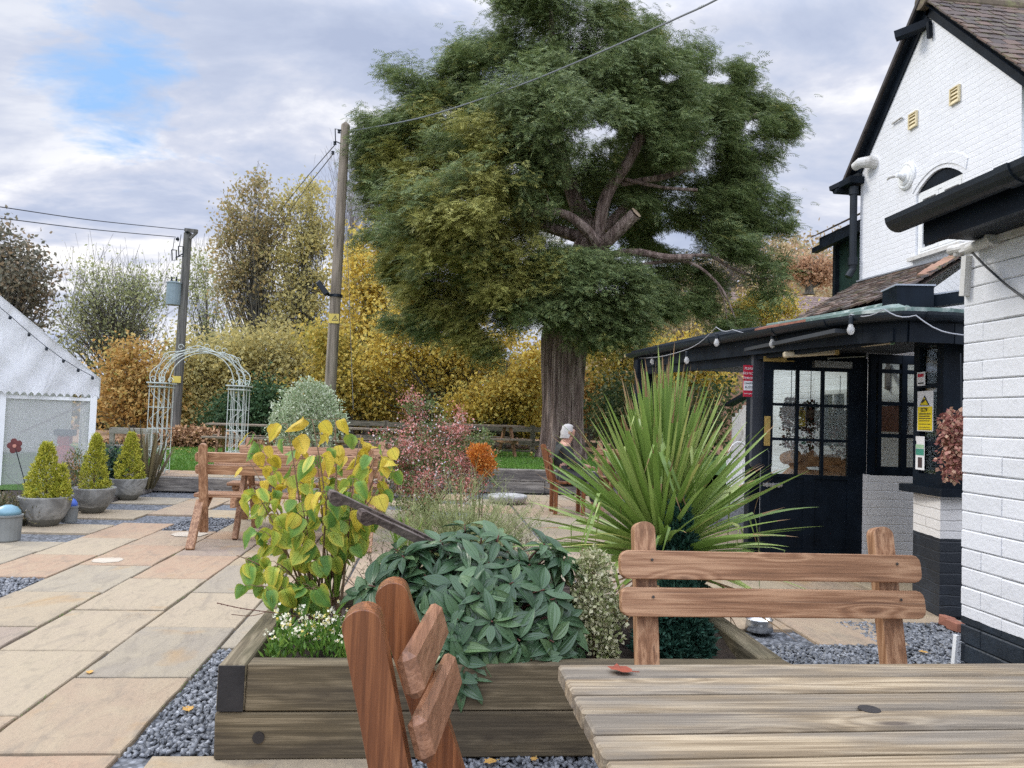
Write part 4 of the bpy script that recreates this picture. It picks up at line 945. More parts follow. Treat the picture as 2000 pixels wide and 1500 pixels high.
# festoon lamps along the porch gutter
fs=thing('festoon_lights',(2.9,6.5,2.1),'festoon of clear bulbs hung along the black porch gutter','string lights')
fp=[P(1255,700,9.8),P(1352,683,8.0),P(1408,640,7.4),P(1440,645,7.2),P(1519,650,6.5),P(1600,632,5.9),P(1673,616,5.3),P(1738,606,4.9),P(1800,618,4.75),P(1885,655,4.6)]
pts=[]
for a,b in zip(fp,fp[1:]):
    for i in range(5):
        t=i/5; q=a.lerp(b,t); q.z-=.03*math.sin(math.pi*t); pts.append(q+Vector((-.06,-.03,0)))
pts.append(fp[-1]); m=MB(); m.tube(pts,.004,6); m.build('cable',m_plain('pale_cable',(.35,.36,.38),.6),fs)
def m_bulb():
    t=NT('clear_bulb'); return t.done(t.n('ShaderNodeMixShader',{0:.45,1:t.n('ShaderNodeBsdfTransparent').outputs[0],2:t.princ((.8,.8,.78),.1,None).outputs[0]}))
BULB=m_bulb()
for (x_,y_,Y) in((1282,700,9.3),(1350,697,8.0),(1409,662,7.35),(1518.5,663,6.45),(1673,634,5.25)):
    p=P(x_,y_,Y)+Vector((-.06,-.03,0)); s=.045*1.0
    m=MB(); m.lathe(p+Vector((0,0,.0)),[(0,.0),(.018,.0),(.018,.045),(.012,.055),(.0,.055)],10); bs=m.build('lamp_holder',BLKP,fs)
    m=MB(); m.lathe(p,[(.012,.0),(.016,-.012),(.027,-.04),(.027,-.055),(.016,-.075),(0,-.082)],14); m.build('bulb',BULB,bs,smooth=True)
# ------------------------------------------------------------------ timber steps and walls
def sleeper_wall(name,label,xa,xb,y,zs,d=.12,h=.2):
    r=thing(name,((xa+xb)/2,y,0),label,'low wall')
    for i,z in enumerate(zs):
        L=2.4; x=xa; 
        while x<xb-.05:
            x2=min(xb,x+L-(1.1 if i%2 and x==xa else 0)); m=MB(); m.box(((x+x2)/2,y,z+h/2),(x2-x-.006,d,h-.004),None,.004,.008); m.build('sleeper',SLg,r); x=x2
    return r
sleeper_wall('timber_step','grey timber sleeper step edging the landing under the arch',-4.78,-.45,12.24,[0.0],.13,.215)
sleeper_wall('retaining_wall','two-course grey sleeper wall holding up the lawn by the yew',-.44,4.4,13.32,[0,.205],.14,.205)
m=MB(); m.beam((-4.3,6.0,.02),(-4.25,12.2,.02),.09,.07); tag(m.build('bed_edging',SLg),'low timber edging between pots and the flower bed','edging')
sheet('flower_bed',lin(-6.6,-4.3,8),lin(6.0,12.2,14),lambda x,y:.05+.03*math.sin(x*5+y*3),SOIL)
# ------------------------------------------------------------------ marquee
YT=12.0
def m_canvas():
    t=NT('marquee_canvas'); c=t.co(); n=t.noise(c,1.5,5,.6,.6); k=t.ramp(n,[(.3,(.72,.72,.73)),(.7,(.82,.82,.82))])
    p=t.princ(k,.5,t.bump(t.noise(t.co((1.6,1,.5)),3,3,.5,.8),.9,.06)); tr=t.n('ShaderNodeBsdfTranslucent',{'Color':(.8,.8,.8)})
    return t.done(t.n('ShaderNodeMixShader',{0:.3,1:p.outputs[0],2:tr.outputs[0]}))
CANVAS=m_canvas()
def m_clear():
    t=NT('cloudy_window'); d=t.princ((.66,.67,.66),.3,None); return t.done(t.n('ShaderNodeMixShader',{0:.27,1:t.n('ShaderNodeBsdfTransparent').outputs[0],2:d.outputs[0]}))
CLEAR=m_clear()
E0=P(195,740,12.3); E0v=Vector((E0.x,E0.y,0))
TD=Vector((ray(90,800).x,ray(90,800).y,0)).normalized(); TU=Vector((TD.y,-TD.x,0))      # back direction and along the gable
def TPX(x,y,off=0.0):
    d=ray(x,y); p0=E0v-TD*off; return CAM+d*((p0-CAM).dot(TD)/d.dot(TD))
def TS(p): return (Vector((p.x,p.y,0))-E0v).dot(TU)
def TW(s,z,off=0.0): return E0v+TU*s-TD*off+Vector((0,0,z))
te=thing('marquee',TW(-1.5,0),'white canvas marquee with scalloped valance and cloudy window wall','marquee')
s0=TPX(0,578); sl_=(s0.z-E0.z)/-TS(s0); sa=-3.1; zv=TPX(190,778).z
def ztop(s): return E0.z+(-s)*sl_ if s>sa else E0.z+(s-2*sa)*sl_
m=MB(); nx=460; nz=14; xs_=lin(2*sa,0,nx)
for j in range(nz+1):
    for i,x in enumerate(xs_):
        zb=zv+.055*abs(math.sin(math.pi*x/.092)); zt=max(ztop(x),zb+.02); f=j/nz; z=zb+(zt-zb)*f
        q=TW(x,z,.016*math.sin(x*9+z*2)*(1-f*.6)+.03*math.sin(x*2.3+z*3.1)+.010*math.sin(x*23+z*6)+.012*math.sin(x*14-z*9)+.06); m.v.append(tuple(q))
for j in range(nz):
    for i in range(nx-1): m.f.append((j*nx+i,j*nx+i+1,(j+1)*nx+i+1,(j+1)*nx+i)); m.m.append(0)
m.build('gable_canvas',CANVAS,te,smooth=True)
m=MB()
for s_e,sg in((0,1),(2*sa,-1)):
    A=TW(s_e+.01*sg,E0.z,.07); Bq=TW(sa,ztop(sa),.07); bk=TD*6; m.add([A,A+bk,Bq+bk,Bq],[(0,1,2,3)]); m.add([A,A+bk,A+bk+Vector((0,0,-.3)),A+Vector((0,0,-.3))],[(0,3,2,1)])
m.build('roof_canvas',CANVAS,te)
RT=Matrix((TU,TD,Vector((0,0,1)))).transposed()
def tp(px_,w):
    q=TPX(px_,800); m=MB(); m.box(TW(TS(q),.72),(w,.07,1.44),RT); m.build('post',WHP,te); return TS(q)
pR=tp(182,.09)-.05; pL=tp(5,.075)+.04
m=MB(); m.box(TW((pR+pL)/2,1.35,-.01),(pR-pL+.1,.05,.05),RT); m.build('head_rail',WHP,te)
m=MB(); m.box(TW((pR+pL)/2,.68,-.02),(pR-pL,.008,1.33),RT); m.build('window_sheet',CLEAR,te)
m=MB(); m.beam(TPX(40,845,-.15),TPX(172,786,-.15),.035,.035); m.build('brace',ALU,te)
m=MB()
for i in range(26):
    s=pL-.05-i*.03; m.v+=[tuple(TW(s,1.38,.0+.03*math.sin(i*1.7))),tuple(TW(s+.01*math.sin(i),.75,.0+.05*math.sin(i*1.9))),tuple(TW(s-.05,.03,.03*math.sin(i*1.7)))]
for i in range(25):
    for j in(0,1): m.f.append((i*3+j,i*3+3+j,i*3+4+j,i*3+1+j)); m.m.append(0)
m.build('curtain',CANVAS,te,smooth=True)
m=MB(); m.box(TW(sa,1.0,-5.9),(5.8,.03,2.1),RT); m.box(TW(-.03,.8,-3),(.02,5.8,1.45),RT); m.build('side_sheet',CANVAS,te)
fl=thing('festoon_lights',TW(-1,2),'dark festoon string of small lamps along the marquee gable','string lights')
pts=[TPX(x,y,.12) for x,y in((-60,550),(20,617),(57,650),(91,678),(124,702),(153,720),(181,735))]
m=MB(); m.tube(pts,.005,6); m.build('cable',BLKP,fl)
for p in pts[1:]:
    m=MB(); m.lathe(p+Vector((0,0,-.055)),[(0,0),(.02,.008),(.022,.03),(.016,.055),(0,.056)],8); m.build('bulb',BLKP,fl)
# gas bottle behind the window sheet
c=P(124,905,12.55); gbt=thing('gas_bottle',(c.x,12.55,0),'red gas bottle with dark collar behind the cloudy marquee window','gas bottle')
GR=m_plain('bottle_red',(.42,.03,.03),.45,.15,6); z0=P(124,912,12.55).z; zt=P(124,870,12.55).z
m=MB(); m.lathe((c.x,12.55,0),[(.13,0.02),(.155,.05),(.16,zt-.12),(.14,zt-.04),(.08,zt+.01),(.05,zt+.02),(0,zt+.02)],24); m.build('cylinder',GR,gbt,smooth=False)
m=MB(); m.box((c.x,12.55,zt+.09),(.17,.12,.14)); m.build('valve_guard',GR,gbt)
m=MB(); m.box((c.x,12.55,zt+.2),(.26,.2,.10),None,0,.012); m.build('collar',m_plain('teal_grey',(.06,.09,.10),.5),gbt)
# ------------------------------------------------------------------ pots with golden conifers
def m_pot():
    t=NT('weathered_pot'); c=t.co(); n=t.noise(c,5,6,.6,1.0); sp=t.n('ShaderNodeSeparateXYZ',{0:c})
    k=t.ramp(n,[(.38,(.145,.145,.135)),(.5,(.22,.22,.205)),(.6,(.33,.33,.31)),(.7,(.17,.17,.155))])
    f=t.math('LESS_THAN',t.math('ADD',sp.outputs[2],t.math('MULTIPLY',n,.05)),.105); k=t.mix(f,k,(.12,.12,.105))
    return t.done(t.princ(k,.55,t.bump(t.noise(c,40,4),.2,.004)))
POT=m_pot()
pots=[(77,1029,.255,'bowl'),(173,1003,.245,''),(244,977,.24,'')]
plab=['grey bowl planter nearest the patio gravel, beside the blue-topped tub','grey bowl planter in the middle of the conifer row, just behind the blue-topped tub','dark grey bowl planter farthest back, beside the timber step']
clab=['golden conifer with a second tip, in the nearest grey bowl','slender pointed golden conifer in the middle grey bowl','golden conifer in the farthest grey bowl by the step']
m=MB(); m.lathe((0,0,0),[(.0,0),(.115,0),(.13,.015),(.19,.10),(.232,.20),(.25,.295),(.255,.31),(.235,.31),(.225,.285),(.0,.27)],36); pot0=m.build('bowl_planter',POT,smooth=True)
m=MB(); m.lathe((0,0,.272),[(.222,0),(.0,.012)],20); ps=m.build('compost',SOIL,pot0)
POTP=[]
for i,(x_,y_,r_,_) in enumerate(pots):
    g=G(x_,y_,0); g.y+=.10
    if i==0: o=pot0
    else:
        o=pot0.copy(); COL.objects.link(o); c2=ps.copy(); COL.objects.link(c2); c2.parent=o
    o.location=g; o.rotation_euler=(0,0,i*2.1); o.scale=(r_/.255,)*3; tag(o,plab[i],'planter','grey bowl planters along the bed'); POTP.append(g)
def m_conifer(nm,stops): return m_leaf(nm,stops,.6,.25,.3)
GOLD=m_conifer('golden_needles',[(0,(.22,.26,.03)),(.35,(.39,.41,.045)),(.7,(.56,.53,.07)),(1,(.66,.60,.12))])
def conifer(name,label,cat,base,cones,mat,n,size,group=None,tuft=9,tmpl=T_SLIM,wid=1.6,stem=True):
    root=thing(name,base,label,cat,group); Vs=[];NN=0
    Pp=[];Dd=[]
    for (cx,cy,z0,h,r,wt) in cones:
        k=int(n*wt); t=rng.random(k)**1.25*.98; a=rng.random(k)*2*np.pi
        lump=1+.16*np.sin(a*3+t*9)+.12*np.sin(a*5-t*14)+rng.normal(size=k)*.06
        rr=r*np.minimum(1,(t+.12)*5)*(1-t)**.72*lump*(.55+.45*rng.random(k)**.4)+.01
        p=np.column_stack([cx+rr*np.cos(a),cy+rr*np.sin(a),z0+t*h]); d=np.column_stack([np.cos(a)*.8,np.sin(a)*.8,.55+t*.9])
        Pp.append(p);Dd.append(d)
    Pp=np.concatenate(Pp)+np.array(base);Dd=np.concatenate(Dd)
    Pt=np.repeat(Pp,tuft,0)+rng.normal(size=(len(Pp)*tuft,3))*size*.22; Dt=np.repeat(Dd,tuft,0)+rng.normal(size=(len(Pp)*tuft,3))*.55
    T=np.array(tmpl[0])*np.array([wid,1,1]); N=len(Pt); Mx=frames(Dt,rng.random(N)*6.28)
    npmesh('foliage',inst(T,Mx,Pt,size*rng.uniform(.6,1.2,N)),tmpl[1],4,N,mat,None,root)
    if stem:
        m=MB(); b=Vector(base); m.tube([b+Vector((0,0,-.02)),b+Vector((cones[0][0],cones[0][1],cones[0][2]+cones[0][3]*.8))],[.014,.004],6); m.build('stem',BARK,root)
    return root
def m_bark(nm,a,b,sc=(9,9,1.3),bump=1.0):
    t=NT(nm); c=t.co(sc); n=t.noise(c,1.6,6,.62,.5); n2=t.noise(c,6,4,.6)
    k=t.ramp(n,[(.3,tuple(x*.35 for x in a)),(.45,a),(.62,b),(.8,tuple(x*1.2 for x in b))]); return t.done(t.princ(k,.9,t.bump(n2,.4,.01,t.bump(n,bump,.05))))
BARK=m_bark('twig_bark',(.10,.07,.05),(.18,.13,.09))
YEWB=m_bark('yew_bark',(.17,.115,.095),(.36,.275,.235),(7,7,.7),1.3)
GREYB=m_bark('grey_bark',(.09,.085,.07),(.17,.16,.13))
conifer('golden_conifer',clab[0],'conifer',POTP[0]+Vector((0,0,.26)),[(-.02,0,0,.61,.182,1.0),(.155,-.02,.0,.38,.085,.3)],GOLD,900,.034,'golden conifers in the bowls')
conifer('golden_conifer',clab[1],'conifer',POTP[1]+Vector((0,0,.26)),[(.0,0,0,.67,.155,1.0)],GOLD,820,.034,'golden conifers in the bowls')
conifer('golden_conifer',clab[2],'conifer',POTP[2]+Vector((0,0,.26)),[(.0,0,0,.65,.182,1.0)],GOLD,880,.034,'golden conifers in the bowls')
def tub(px_,py_,r,h,col,label,Y0):
    g=G(px_,py_,0); g.y+=r; root=thing('small_tub',g,label,'tub','dome-topped tubs by the pots')
    m=MB(); m.lathe(g,[(0,0),(r*.9,0),(r*.95,.01),(r,h),(r*1.07,h+.005),(r*1.07,h+.02),(r*.9,h+.022),(0,h+.022)],20); m.build('bucket',m_plain('tub_grey',(.19,.20,.19),.5,.2) if 'tub_grey' not in bpy.data.materials else bpy.data.materials['tub_grey'],root,smooth=False)
    m=MB(); m.lathe(g,[(r*.92,h+.022),(r*.85,h+.055),(r*.6,h+.09),(r*.25,h+.108),(0,h+.11)],20); m.build('dome_lid',col,root,smooth=True)
tub(127,1022,.085,.155,m_plain('blue_dome',(.07,.15,.55),.35,.2),'small grey tub with bright blue dome between two bowl planters',0)
tub(-2,1060,.12,.22,m_plain('teal_dome',(.16,.30,.36),.4,.2),'pale grey tub with teal dome cut off by the photo edge',0)
# yellow pansy behind the blue tub
g=P(123,970,9.1); ps_=thing('pansy',g,'single yellow pansy behind the blue-topped tub','flower')
m=MB()
for k in range(5):
    a=k*1.257; d=Vector((math.cos(a),-.25,math.sin(a))); m.lathe(g+d*.022,[(0,0),(.018,.003),(0,.006)],8,Matrix.Rotation(R_(75),3,'X'))
m.build('petals',m_plain('pansy_yellow',(.75,.48,.02),.5),ps_)
m=MB(); m.tube([g,Vector((g.x,g.y+.02,.05))],.004,5); m.build('stalk',m_plain('stalk_green',(.06,.12,.03),.6),ps_)
# metal flower stake
c=P(29,871,8.95); fk=thing('flower_stake',P(57,985,8.95),'rust red metal flower ornament on a thin leaning stake','garden ornament')
m=MB()
for k in range(5):
    a=math.pi/2+.25+k*1.2566; q=c+Vector((math.cos(a)*.048,0,math.sin(a)*.05)); m.lathe(q,[(0,-.004),(.034,-.003),(.036,.0),(.034,.003),(0,.004)],16,Matrix.Rotation(R_(90),3,'X'))
m.build('petals',m_plain('rust_red',(.12,.028,.025),.6,.3,20),fk)
m=MB(); m.lathe(c+Vector((0,-.006,0)),[(0,-.004),(.02,-.003),(.02,.003),(0,.004)],14,Matrix.Rotation(R_(90),3,'X')); m.build('flower_centre',m_plain('flower_pink',(.5,.22,.16),.6),fk)
m=MB(); m.tube([c,c.lerp(P(57,985,8.95),.5)+Vector((.01,0,0)),P(57,985,8.95)],.005,6); m.build('stake',BLKP,fk)
# ------------------------------------------------------------------ arch
AR=m_plain('sage_metal',(.46,.50,.45),.5,.15,12,.1,60)
ya=12.65; zb=.225
cl=P(312,830,ya); cr=P(464,830,ya); ar=thing('garden_arch',((cl.x+cr.x)/2,ya,zb),'pale green scrolled metal garden arch on the raised landing','garden arch')
zc=P(318,750,ya).z; ztp=P(400,684,ya).z
for c in(cl,cr):
    m=MB(); w=.115; dpt=.20
    for dy in(-dpt,dpt):
        for dx in(-w,-w/3,w/3,w): m.tube([(c.x+dx,ya+dy,zb),(c.x+dx,ya+dy,zc)],.0065,5)
        for z in lin(zb+.05,zc-.04,5): m.tube([(c.x-w,ya+dy,z),(c.x+w,ya+dy,z)],.006,5)
        pts=[(c.x+w*.75*math.sin(i*.55),ya+dy,zb+(zc-zb)*i/34) for i in range(35)]; m.tube(pts,.0045,5)
    for dx in(-w,w):
        for z in lin(zb+.05,zc-.04,5): m.tube([(c.x+dx,ya-dpt,z),(c.x+dx,ya+dpt,z)],.006,5)
        m.tube([(c.x+dx,ya,zb),(c.x+dx,ya,zc)],.0065,5)
    m.build('column',AR,ar)
    m=MB(); m.box((c.x,ya,zc+.012),(.30,.50,.02)); m.box((c.x,ya,zc-.05),(.27,.46,.012)); m.build('capital',AR,ar)
    m=MB()
    for sx in(-1,1):
        for dy in(-.2,.2):
            pts=[(c.x+sx*(.06+(.05-.0035*i)*math.cos(i*.6)),ya+dy,zc+.07+(.05-.0035*i)*math.sin(i*.6)) for i in range(13)]; m.tube(pts,.006,5)
    m.build('scroll',AR,ar)
mx=(cl.x+cr.x)/2; rx=(cr.x-cl.x)/2
for dy in(-.2,.2):
    for k,(dr,dz) in enumerate(((-.045,-.03),(.045,.0),(.10,.02))):
        m=MB(); pts=[]
        for i in range(33):
            a=math.pi*i/32; wv=(.03*math.sin(i*.9) if k==2 else 0); pts.append((mx-(rx+dr+wv)*math.cos(a),ya+dy,zc+.02+(ztp-zc-.02+dz+wv)*math.sin(a)**.9))
        m.tube(pts,.0075,5); m.build('hoop',AR,ar)
m=MB()
for i in range(7):
    a=math.pi*(i+.5)/7; q=Vector((mx-(rx+.04)*math.cos(a),ya,zc+.02+(ztp-zc)*math.sin(a)**.9)); m.tube([q+Vector((0,-.2,0)),q+Vector((0,.2,0))],.006,5)
    for dy in(-.2,.2): m.tube([q+Vector((.05*math.cos(j*.7)*(1-j*.07),dy,.05+.05*math.sin(j*.7)*(1-j*.07))) for j in range(10)],.0055,5)
m.build('scroll',AR,ar)
# ------------------------------------------------------------------ poles and wires
PW=m_bark('pole_wood',(.19,.155,.115),(.29,.24,.185),(12,12,.6),.3)
PWd=m_bark('dark_pole_wood',(.10,.095,.085),(.17,.16,.145),(12,12,.6),.3)
YP=17.3; t0=P(675,246,YP); b0=P(645,757,YP); dd=(b0-t0).normalized(); bb=t0+dd*((t0.z-.2)/-dd.z)
pole=thing('telegraph_pole',bb,'tall weathered wooden pole with a yellow warning plate, in front of the birch','utility pole')
m=MB(); m.tube([bb,t0.lerp(bb,.5),t0,t0+Vector((0,0,.03)),t0+Vector((0,0,.10))],[.135,.12,.098,.09,.012],16); m.build('pole',PW,pole)
c=P(652,622,YP-.13); m=MB(); m.box(c,(.22,.012,.21)); pl_=m.build('warning_plate',m_plain('plate_yellow',(.60,.46,.09),.5,.1),pole)
m=MB(); V=[c+Vector((x,-.009,z)) for x,z in((.03,.075),(-.045,-.05),(.10,-.05))]; V2=[c+Vector((x,-.008,z)) for x,z in((.03,.05),(-.022,-.037),(.08,-.037))]
m.add(V+V2,[(0,1,4,3),(1,2,5,4),(2,0,3,5)]); m.add([c+Vector((x,-.009,z)) for x,z in((.032,.03),(.012,-.005),(.03,-.003),(.022,-.03),(.05,.006),(.032,.005))],[(0,1,2,5),(2,3,4,5)]); m.build('triangle',INK,pl_)
c=P(633,570,YP-.05); fld=thing('floodlight',c,'black floodlight clamped to the weathered wooden pole','floodlight')
m=MB(); m.box(c+Vector((-.02,-.1,.06)),(.34,.20,.12),Matrix.Rotation(R_(52),3,'Y'),0,.015); m.build('lamp_body',BLKP,fld)
m=MB(); m.beam(c+Vector((.10,-.05,-.07)),P(656,578,YP),.06,.05); m.lathe(P(657,578,YP),[(.14,-.03),(.14,.03)],14); m.build('bracket',BLKP,fld)
m=MB(); a=P(662,262,YP); m.tube([t0+Vector((-.08,-.05,-.12)),t0+Vector((-.22,-.05,-.10)),t0+Vector((-.2,-.05,-.38)),t0+Vector((-.1,-.05,-.42))],.014,6); m.lathe(t0+Vector((-.13,-.05,-.2)),[(0,0),(.035,.01),(.03,.05),(.04,.07),(0,.09)],8); m.build('insulator',BLKP,pole)
m=MB()
for (x_,y_) in((654,283),(650,302)): m.lathe(P(x_,y_,YP),[(0,0),(.04,.01),(.03,.04),(.04,.07),(0,.09)],8)
m.build('insulator',BLKP,pole)
def wire(name,label,pts,r,mat=None):
    o=MB().tube(pts,r,6).build(name,mat or BLKP); return tag(o,label,'cable')
def catm(pts,n=8):
    out=[]
    for i in range(len(pts)-1):
        p0=pts[max(i-1,0)];p1=pts[i];p2=pts[i+1];p3=pts[min(i+2,len(pts)-1)]
        for k in range(n):
            t=k/n; out.append(.5*((2*p1)+(p2-p0)*t+(2*p0-5*p1+4*p2-p3)*t*t+(3*p1-p0-3*p2+p3)*t**3))
    return out+[pts[-1]]
GREYC=m_plain('grey_cable',(.16,.17,.18),.6,.1)
cx=[(681,257,17.2),(830,228,16),(1000,172,14.6),(1130,120,13.4),(1250,68,12.2),(1330,32,11.4),(1402,-2,10.7),(1600,-110,9.2)]
wire('overhead_cable','twisted grey cable sweeping from the pole across the yew crown',catm([P(*c) for c in cx]),.016,GREYC)
wire('overhead_cable','upper thin cable running down left from the weathered pole',[P(654,283,YP),P(600,345,22),P(560,395,27),P(540,425,31)],.011)
wire('overhead_cable','lower thin cable running down left from the weathered pole',[P(651,300,YP),P(610,352,22),P(580,392,27),P(555,430,31)],.011)
wire('overhead_cable','long thin stay wire hanging right of the weathered pole',[P(676,430,17.2),P(680,520,17.2),P(690,800,17.2)],.006,GREYC)
YL=24.0; t1=P(367,455,YL); b1=P(341,850,YL); dd=(b1-t1).normalized(); bb1=t1+dd*((t1.z-.0)/-dd.z)
pl2=thing('transformer_pole',bb1,'dark wooden pole carrying a grey transformer and insulators','utility pole')
m=MB(); m.tube([bb1,t1],[.15,.115],14); m.build('pole',PWd,pl2)
m=MB(); m.beam(P(361,449,YL-.1),P(386,452,YL-.1),.1,.1); m.beam(P(371,466,YL-.1),P(384,454,YL-.1),.07,.07); m.build('cross_arm',PWd,pl2)
tc_=P(339,574,YL-.15); m=MB(); m.lathe(tc_,[(0,-.34),(.2,-.34),(.205,-.32),(.205,.30),(.22,.31),(.22,.34),(.12,.37),(0,.37)],18); tf=m.build('transformer',m_plain('transformer_grey',(.20,.255,.28),.5,.1),pl2)
m=MB()
for dx in(-.08,.06): m.lathe(tc_+Vector((dx,0,.37)),[(.025,0),(.04,.03),(.022,.05),(.04,.08),(.022,.1),(.02,.15),(0,.16)],8)
m.build('bushing',BLKP,tf)
m=MB(); m.beam(tc_+Vector((.15,0,.1)),P(356,572,YL),.08,.08); m.beam(tc_+Vector((.15,0,-.25)),P(354,590,YL),.08,.08); m.build('mount',BLKP,pl2)
for (x_,y_) in((343,463),(362,449)):
    m=MB(); q=P(x_,y_,YL-.1); m.lathe(q+Vector((0,0,-.06)),[(0,0),(.05,.02),(.03,.05),(.08,.07),(.03,.1),(0,.12)],8,Matrix.Rotation(R_(90),3,'Y')); m.build('insulator',BLKP,pl2)
for (x_,y_) in((337,497),(350,490)):
    m=MB(); q=P(x_,y_,YL-.1); m.tube([q+Vector((-.03,0,.14)),q+Vector((.1,0,.14)),q+Vector((.12,0,-.16)),q+Vector((-.0,0,-.18)),q+Vector((-.03,0,.14))],.018,6); m.tube([q+Vector((0,0,.14)),q+Vector((.03,0,.5))],.01,5); m.tube([q+Vector((.1,0,-.1)),P(358,495,YL)],.02,5); m.build('fuse_link',BLKP,pl2)
m=MB(); m.box(P(345,741,YL-.2),(.24,.02,.2)); m.build('warning_plate',bpy.data.materials['plate_yellow'],pl2)
wire('overhead_cable','upper of two thin cables from the transformer pole to the left edge',catm([P(362,449,YL-.1),P(180,430,20),P(0,404,16.5),P(-250,368,13)]),.011)
wire('overhead_cable','lower of two thin cables from the transformer pole to the left edge',catm([P(343,463,YL-.1),P(180,448,20),P(0,426,16.5),P(-250,396,13)]),.011)
# ------------------------------------------------------------------ fence and far tables
FW=m_wood('fence_wood',(.19,.155,.115),(.31,.265,.21),0,.85,(.05,.04,.03),patch=(.10,.10,.075))
fe=thing('rail_fence',(1.0,20.5,.3),'weathered post and rail fence along the back of the lawn','fence')
zt1=P(1030,838,20.5).z; zt2=P(1030,864,20.5).z; zt3=P(1030,884,20.5).z
xs_=lin(-3.2,4.6,5)
for x in xs_:
    m=MB(); m.box((x,20.5,(zt1+.1)/2),(.13,.13,zt1+.1),None,.01); m.build('post',FW,fe)
for a,b in zip(xs_,xs_[1:]):
    for z in(zt1,zt2,zt3):
        m=MB(); m.beam((a+.03,20.42,z+random.uniform(-.02,.02)),(b-.03,20.42,z+random.uniform(-.02,.02)),.045,.13); m.build('rail',FW,fe)
def aframe(cx,cy,z,ang,label,L=1.75,mat=None):
    root=thing('picnic_bench',(cx,cy,z),label,'picnic table','picnic tables on the lawn'); Rz=Matrix.Rotation(ang,3,'Z'); c=Vector((cx,cy,z)); q=lambda x,y,h:c+Rz@Vector((x,y,h))
    m=MB()
    for i in range(6): m.box(q(0,-.31+.124*i,.735),(L,.115,.04),Rz)
    m.build('tabletop',TTOP,root)
    for s in(-1,1):
        m=MB()
        for k in(0,1): m.box(q(0,s*(.62+.13*k),.44),(L,.12,.04),Rz)
        m.build('seat_board',TTOP,root)
    for s in(-1,1):
        for k in(-1,1):
            m=MB(); m.beam(q(s*(L/2-.3),k*.55,0),q(s*(L/2-.3),k*.18,.715),.05,.10); m.build('leg',WB[2],root)
        m=MB(); m.beam(q(s*(L/2-.35),-.78,.39),q(s*(L/2-.35),.78,.39),.045,.10); m.build('cross_beam',WB[1],root)
    return root
TTOP=m_wood('grey_top_wood',(.20,.155,.11),(.32,.26,.20),0,.8,(.10,.09,.07))
g=P(945,880,18.0); aframe(g.x,18.0,zup(g.x,18)-.03,R_(16),'A-frame picnic table with pale top between the yew trunk and the pink shrub')
g=P(480,860,19.2); aframe(g.x,19.2,zup(g.x,19)-.02,R_(5),'dark A-frame picnic table behind the right leg of the arch')
g=P(705,860,18.6); aframe(g.x,18.6,zup(g.x,18.6)-.0,R_(-6),'A-frame picnic table partly hidden behind the yellow-leaved shrub top')
# pale weathered low table on the left of the lawn
g=P(252,870,16.5); z0=zup(g.x,16.5); lt2=thing('slatted_table',(g.x,16.5,z0),'pale weathered bare wooden table left of the arch','table')
PALE=m_wood('pale_wood',(.30,.27,.22),(.42,.39,.33),0,.85,(.15,.14,.12)); zt=P(252,841,16.5).z
m=MB(); m.box((g.x+.12,16.2,zt),(.78,.08,.11)); m.box((g.x-.05,16.9,zt),(.95,.08,.09)); m.build('top_rail',PALE,lt2)
for x_,yy in((-.22,16.2),(.46,16.2),(-.5,16.9),(.3,16.9)):
    m=MB(); m.box((g.x+x_,yy,(zt+z0)/2-.05),(.08,.08,zt-z0-.02)); m.build('leg',PALE,lt2)
m=MB(); m.box((g.x,16.55,zt-.33),(.95,.6,.05)); m.build('shelf',SLg,lt2)
# pale stone tub by the sleeper wall, dog bowl
g=G(995,987,0); tb=thing('stone_tub',(g.x,g.y+.3,0),'pale rounded tub on the gravel before the sleeper wall','tub')
m=MB(); m.lathe((g.x,g.y+.3,0),[(.0,0),(.22,0),(.28,.04),(.30,.09),(.30,.12),(.27,.13),(.25,.11),(0,.10)],26); m.build('tub_body',m_plain('pale_stone',(.36,.355,.34),.7,.25,7,.4,30),tb,smooth=True)
g=G(1489,1236,0); g.y+=.05; m=MB(); m.lathe(g,[(0,.008),(.065,.008),(.075,.0),(.088,.004),(.082,.05),(.079,.072),(.082,.078),(.086,.077),(.083,.070),(.078,.066),(.066,.016),(0,.014)],36); db_=m.build('dog_bowl',STEEL,smooth=True); tag(db_,'shiny steel dog bowl on the slate chips beside the planter','bowl')
# ------------------------------------------------------------------ wheelbarrow among the shrubs
OLD=m_wood('old_grey_wood',(.06,.042,.035),(.13,.098,.082),0,.85,(.02,.015,.012),patch=(.16,.13,.11),var=.2)
wb=thing('wooden_wheelbarrow',(.35,4.0,.27),'old grey wooden wheelbarrow with hooked handles sunk among the shrubs','wheelbarrow')
def handle(tip,end,w=.05):
    tip=Vector(tip);end=Vector(end); u=(end-tip); L=u.length; u/=L; v=Vector((0,1,0)).cross(u); v.normalize()
    if v.z<0:v=-v
    pr=[(q_*(.62 if q_<.2 else 1),w_*.5) for q_,w_ in [(0,.018),(.03,.034),(.10,.032),(.45*L,.034),(L,.034),(L,-.036),(.45*L,-.034),(.165,-.026),(.135,-.036),(.12,-.052),(.095,-.075),(.06,-.078),(.03,-.06),(.005,-.02)]]
    n=u.cross(v); m=MB(); m.prism([pr],tip-n*w/2,u,v,w); m.build('handle',OLD,wb,bev=.006)
handle(P(643,962,3.36),P(900,1085,3.80),.036); handle(P(702,1000,3.24),P(900,1092,3.66),.036)
WBO=Vector((-.02,-.63,-.08))
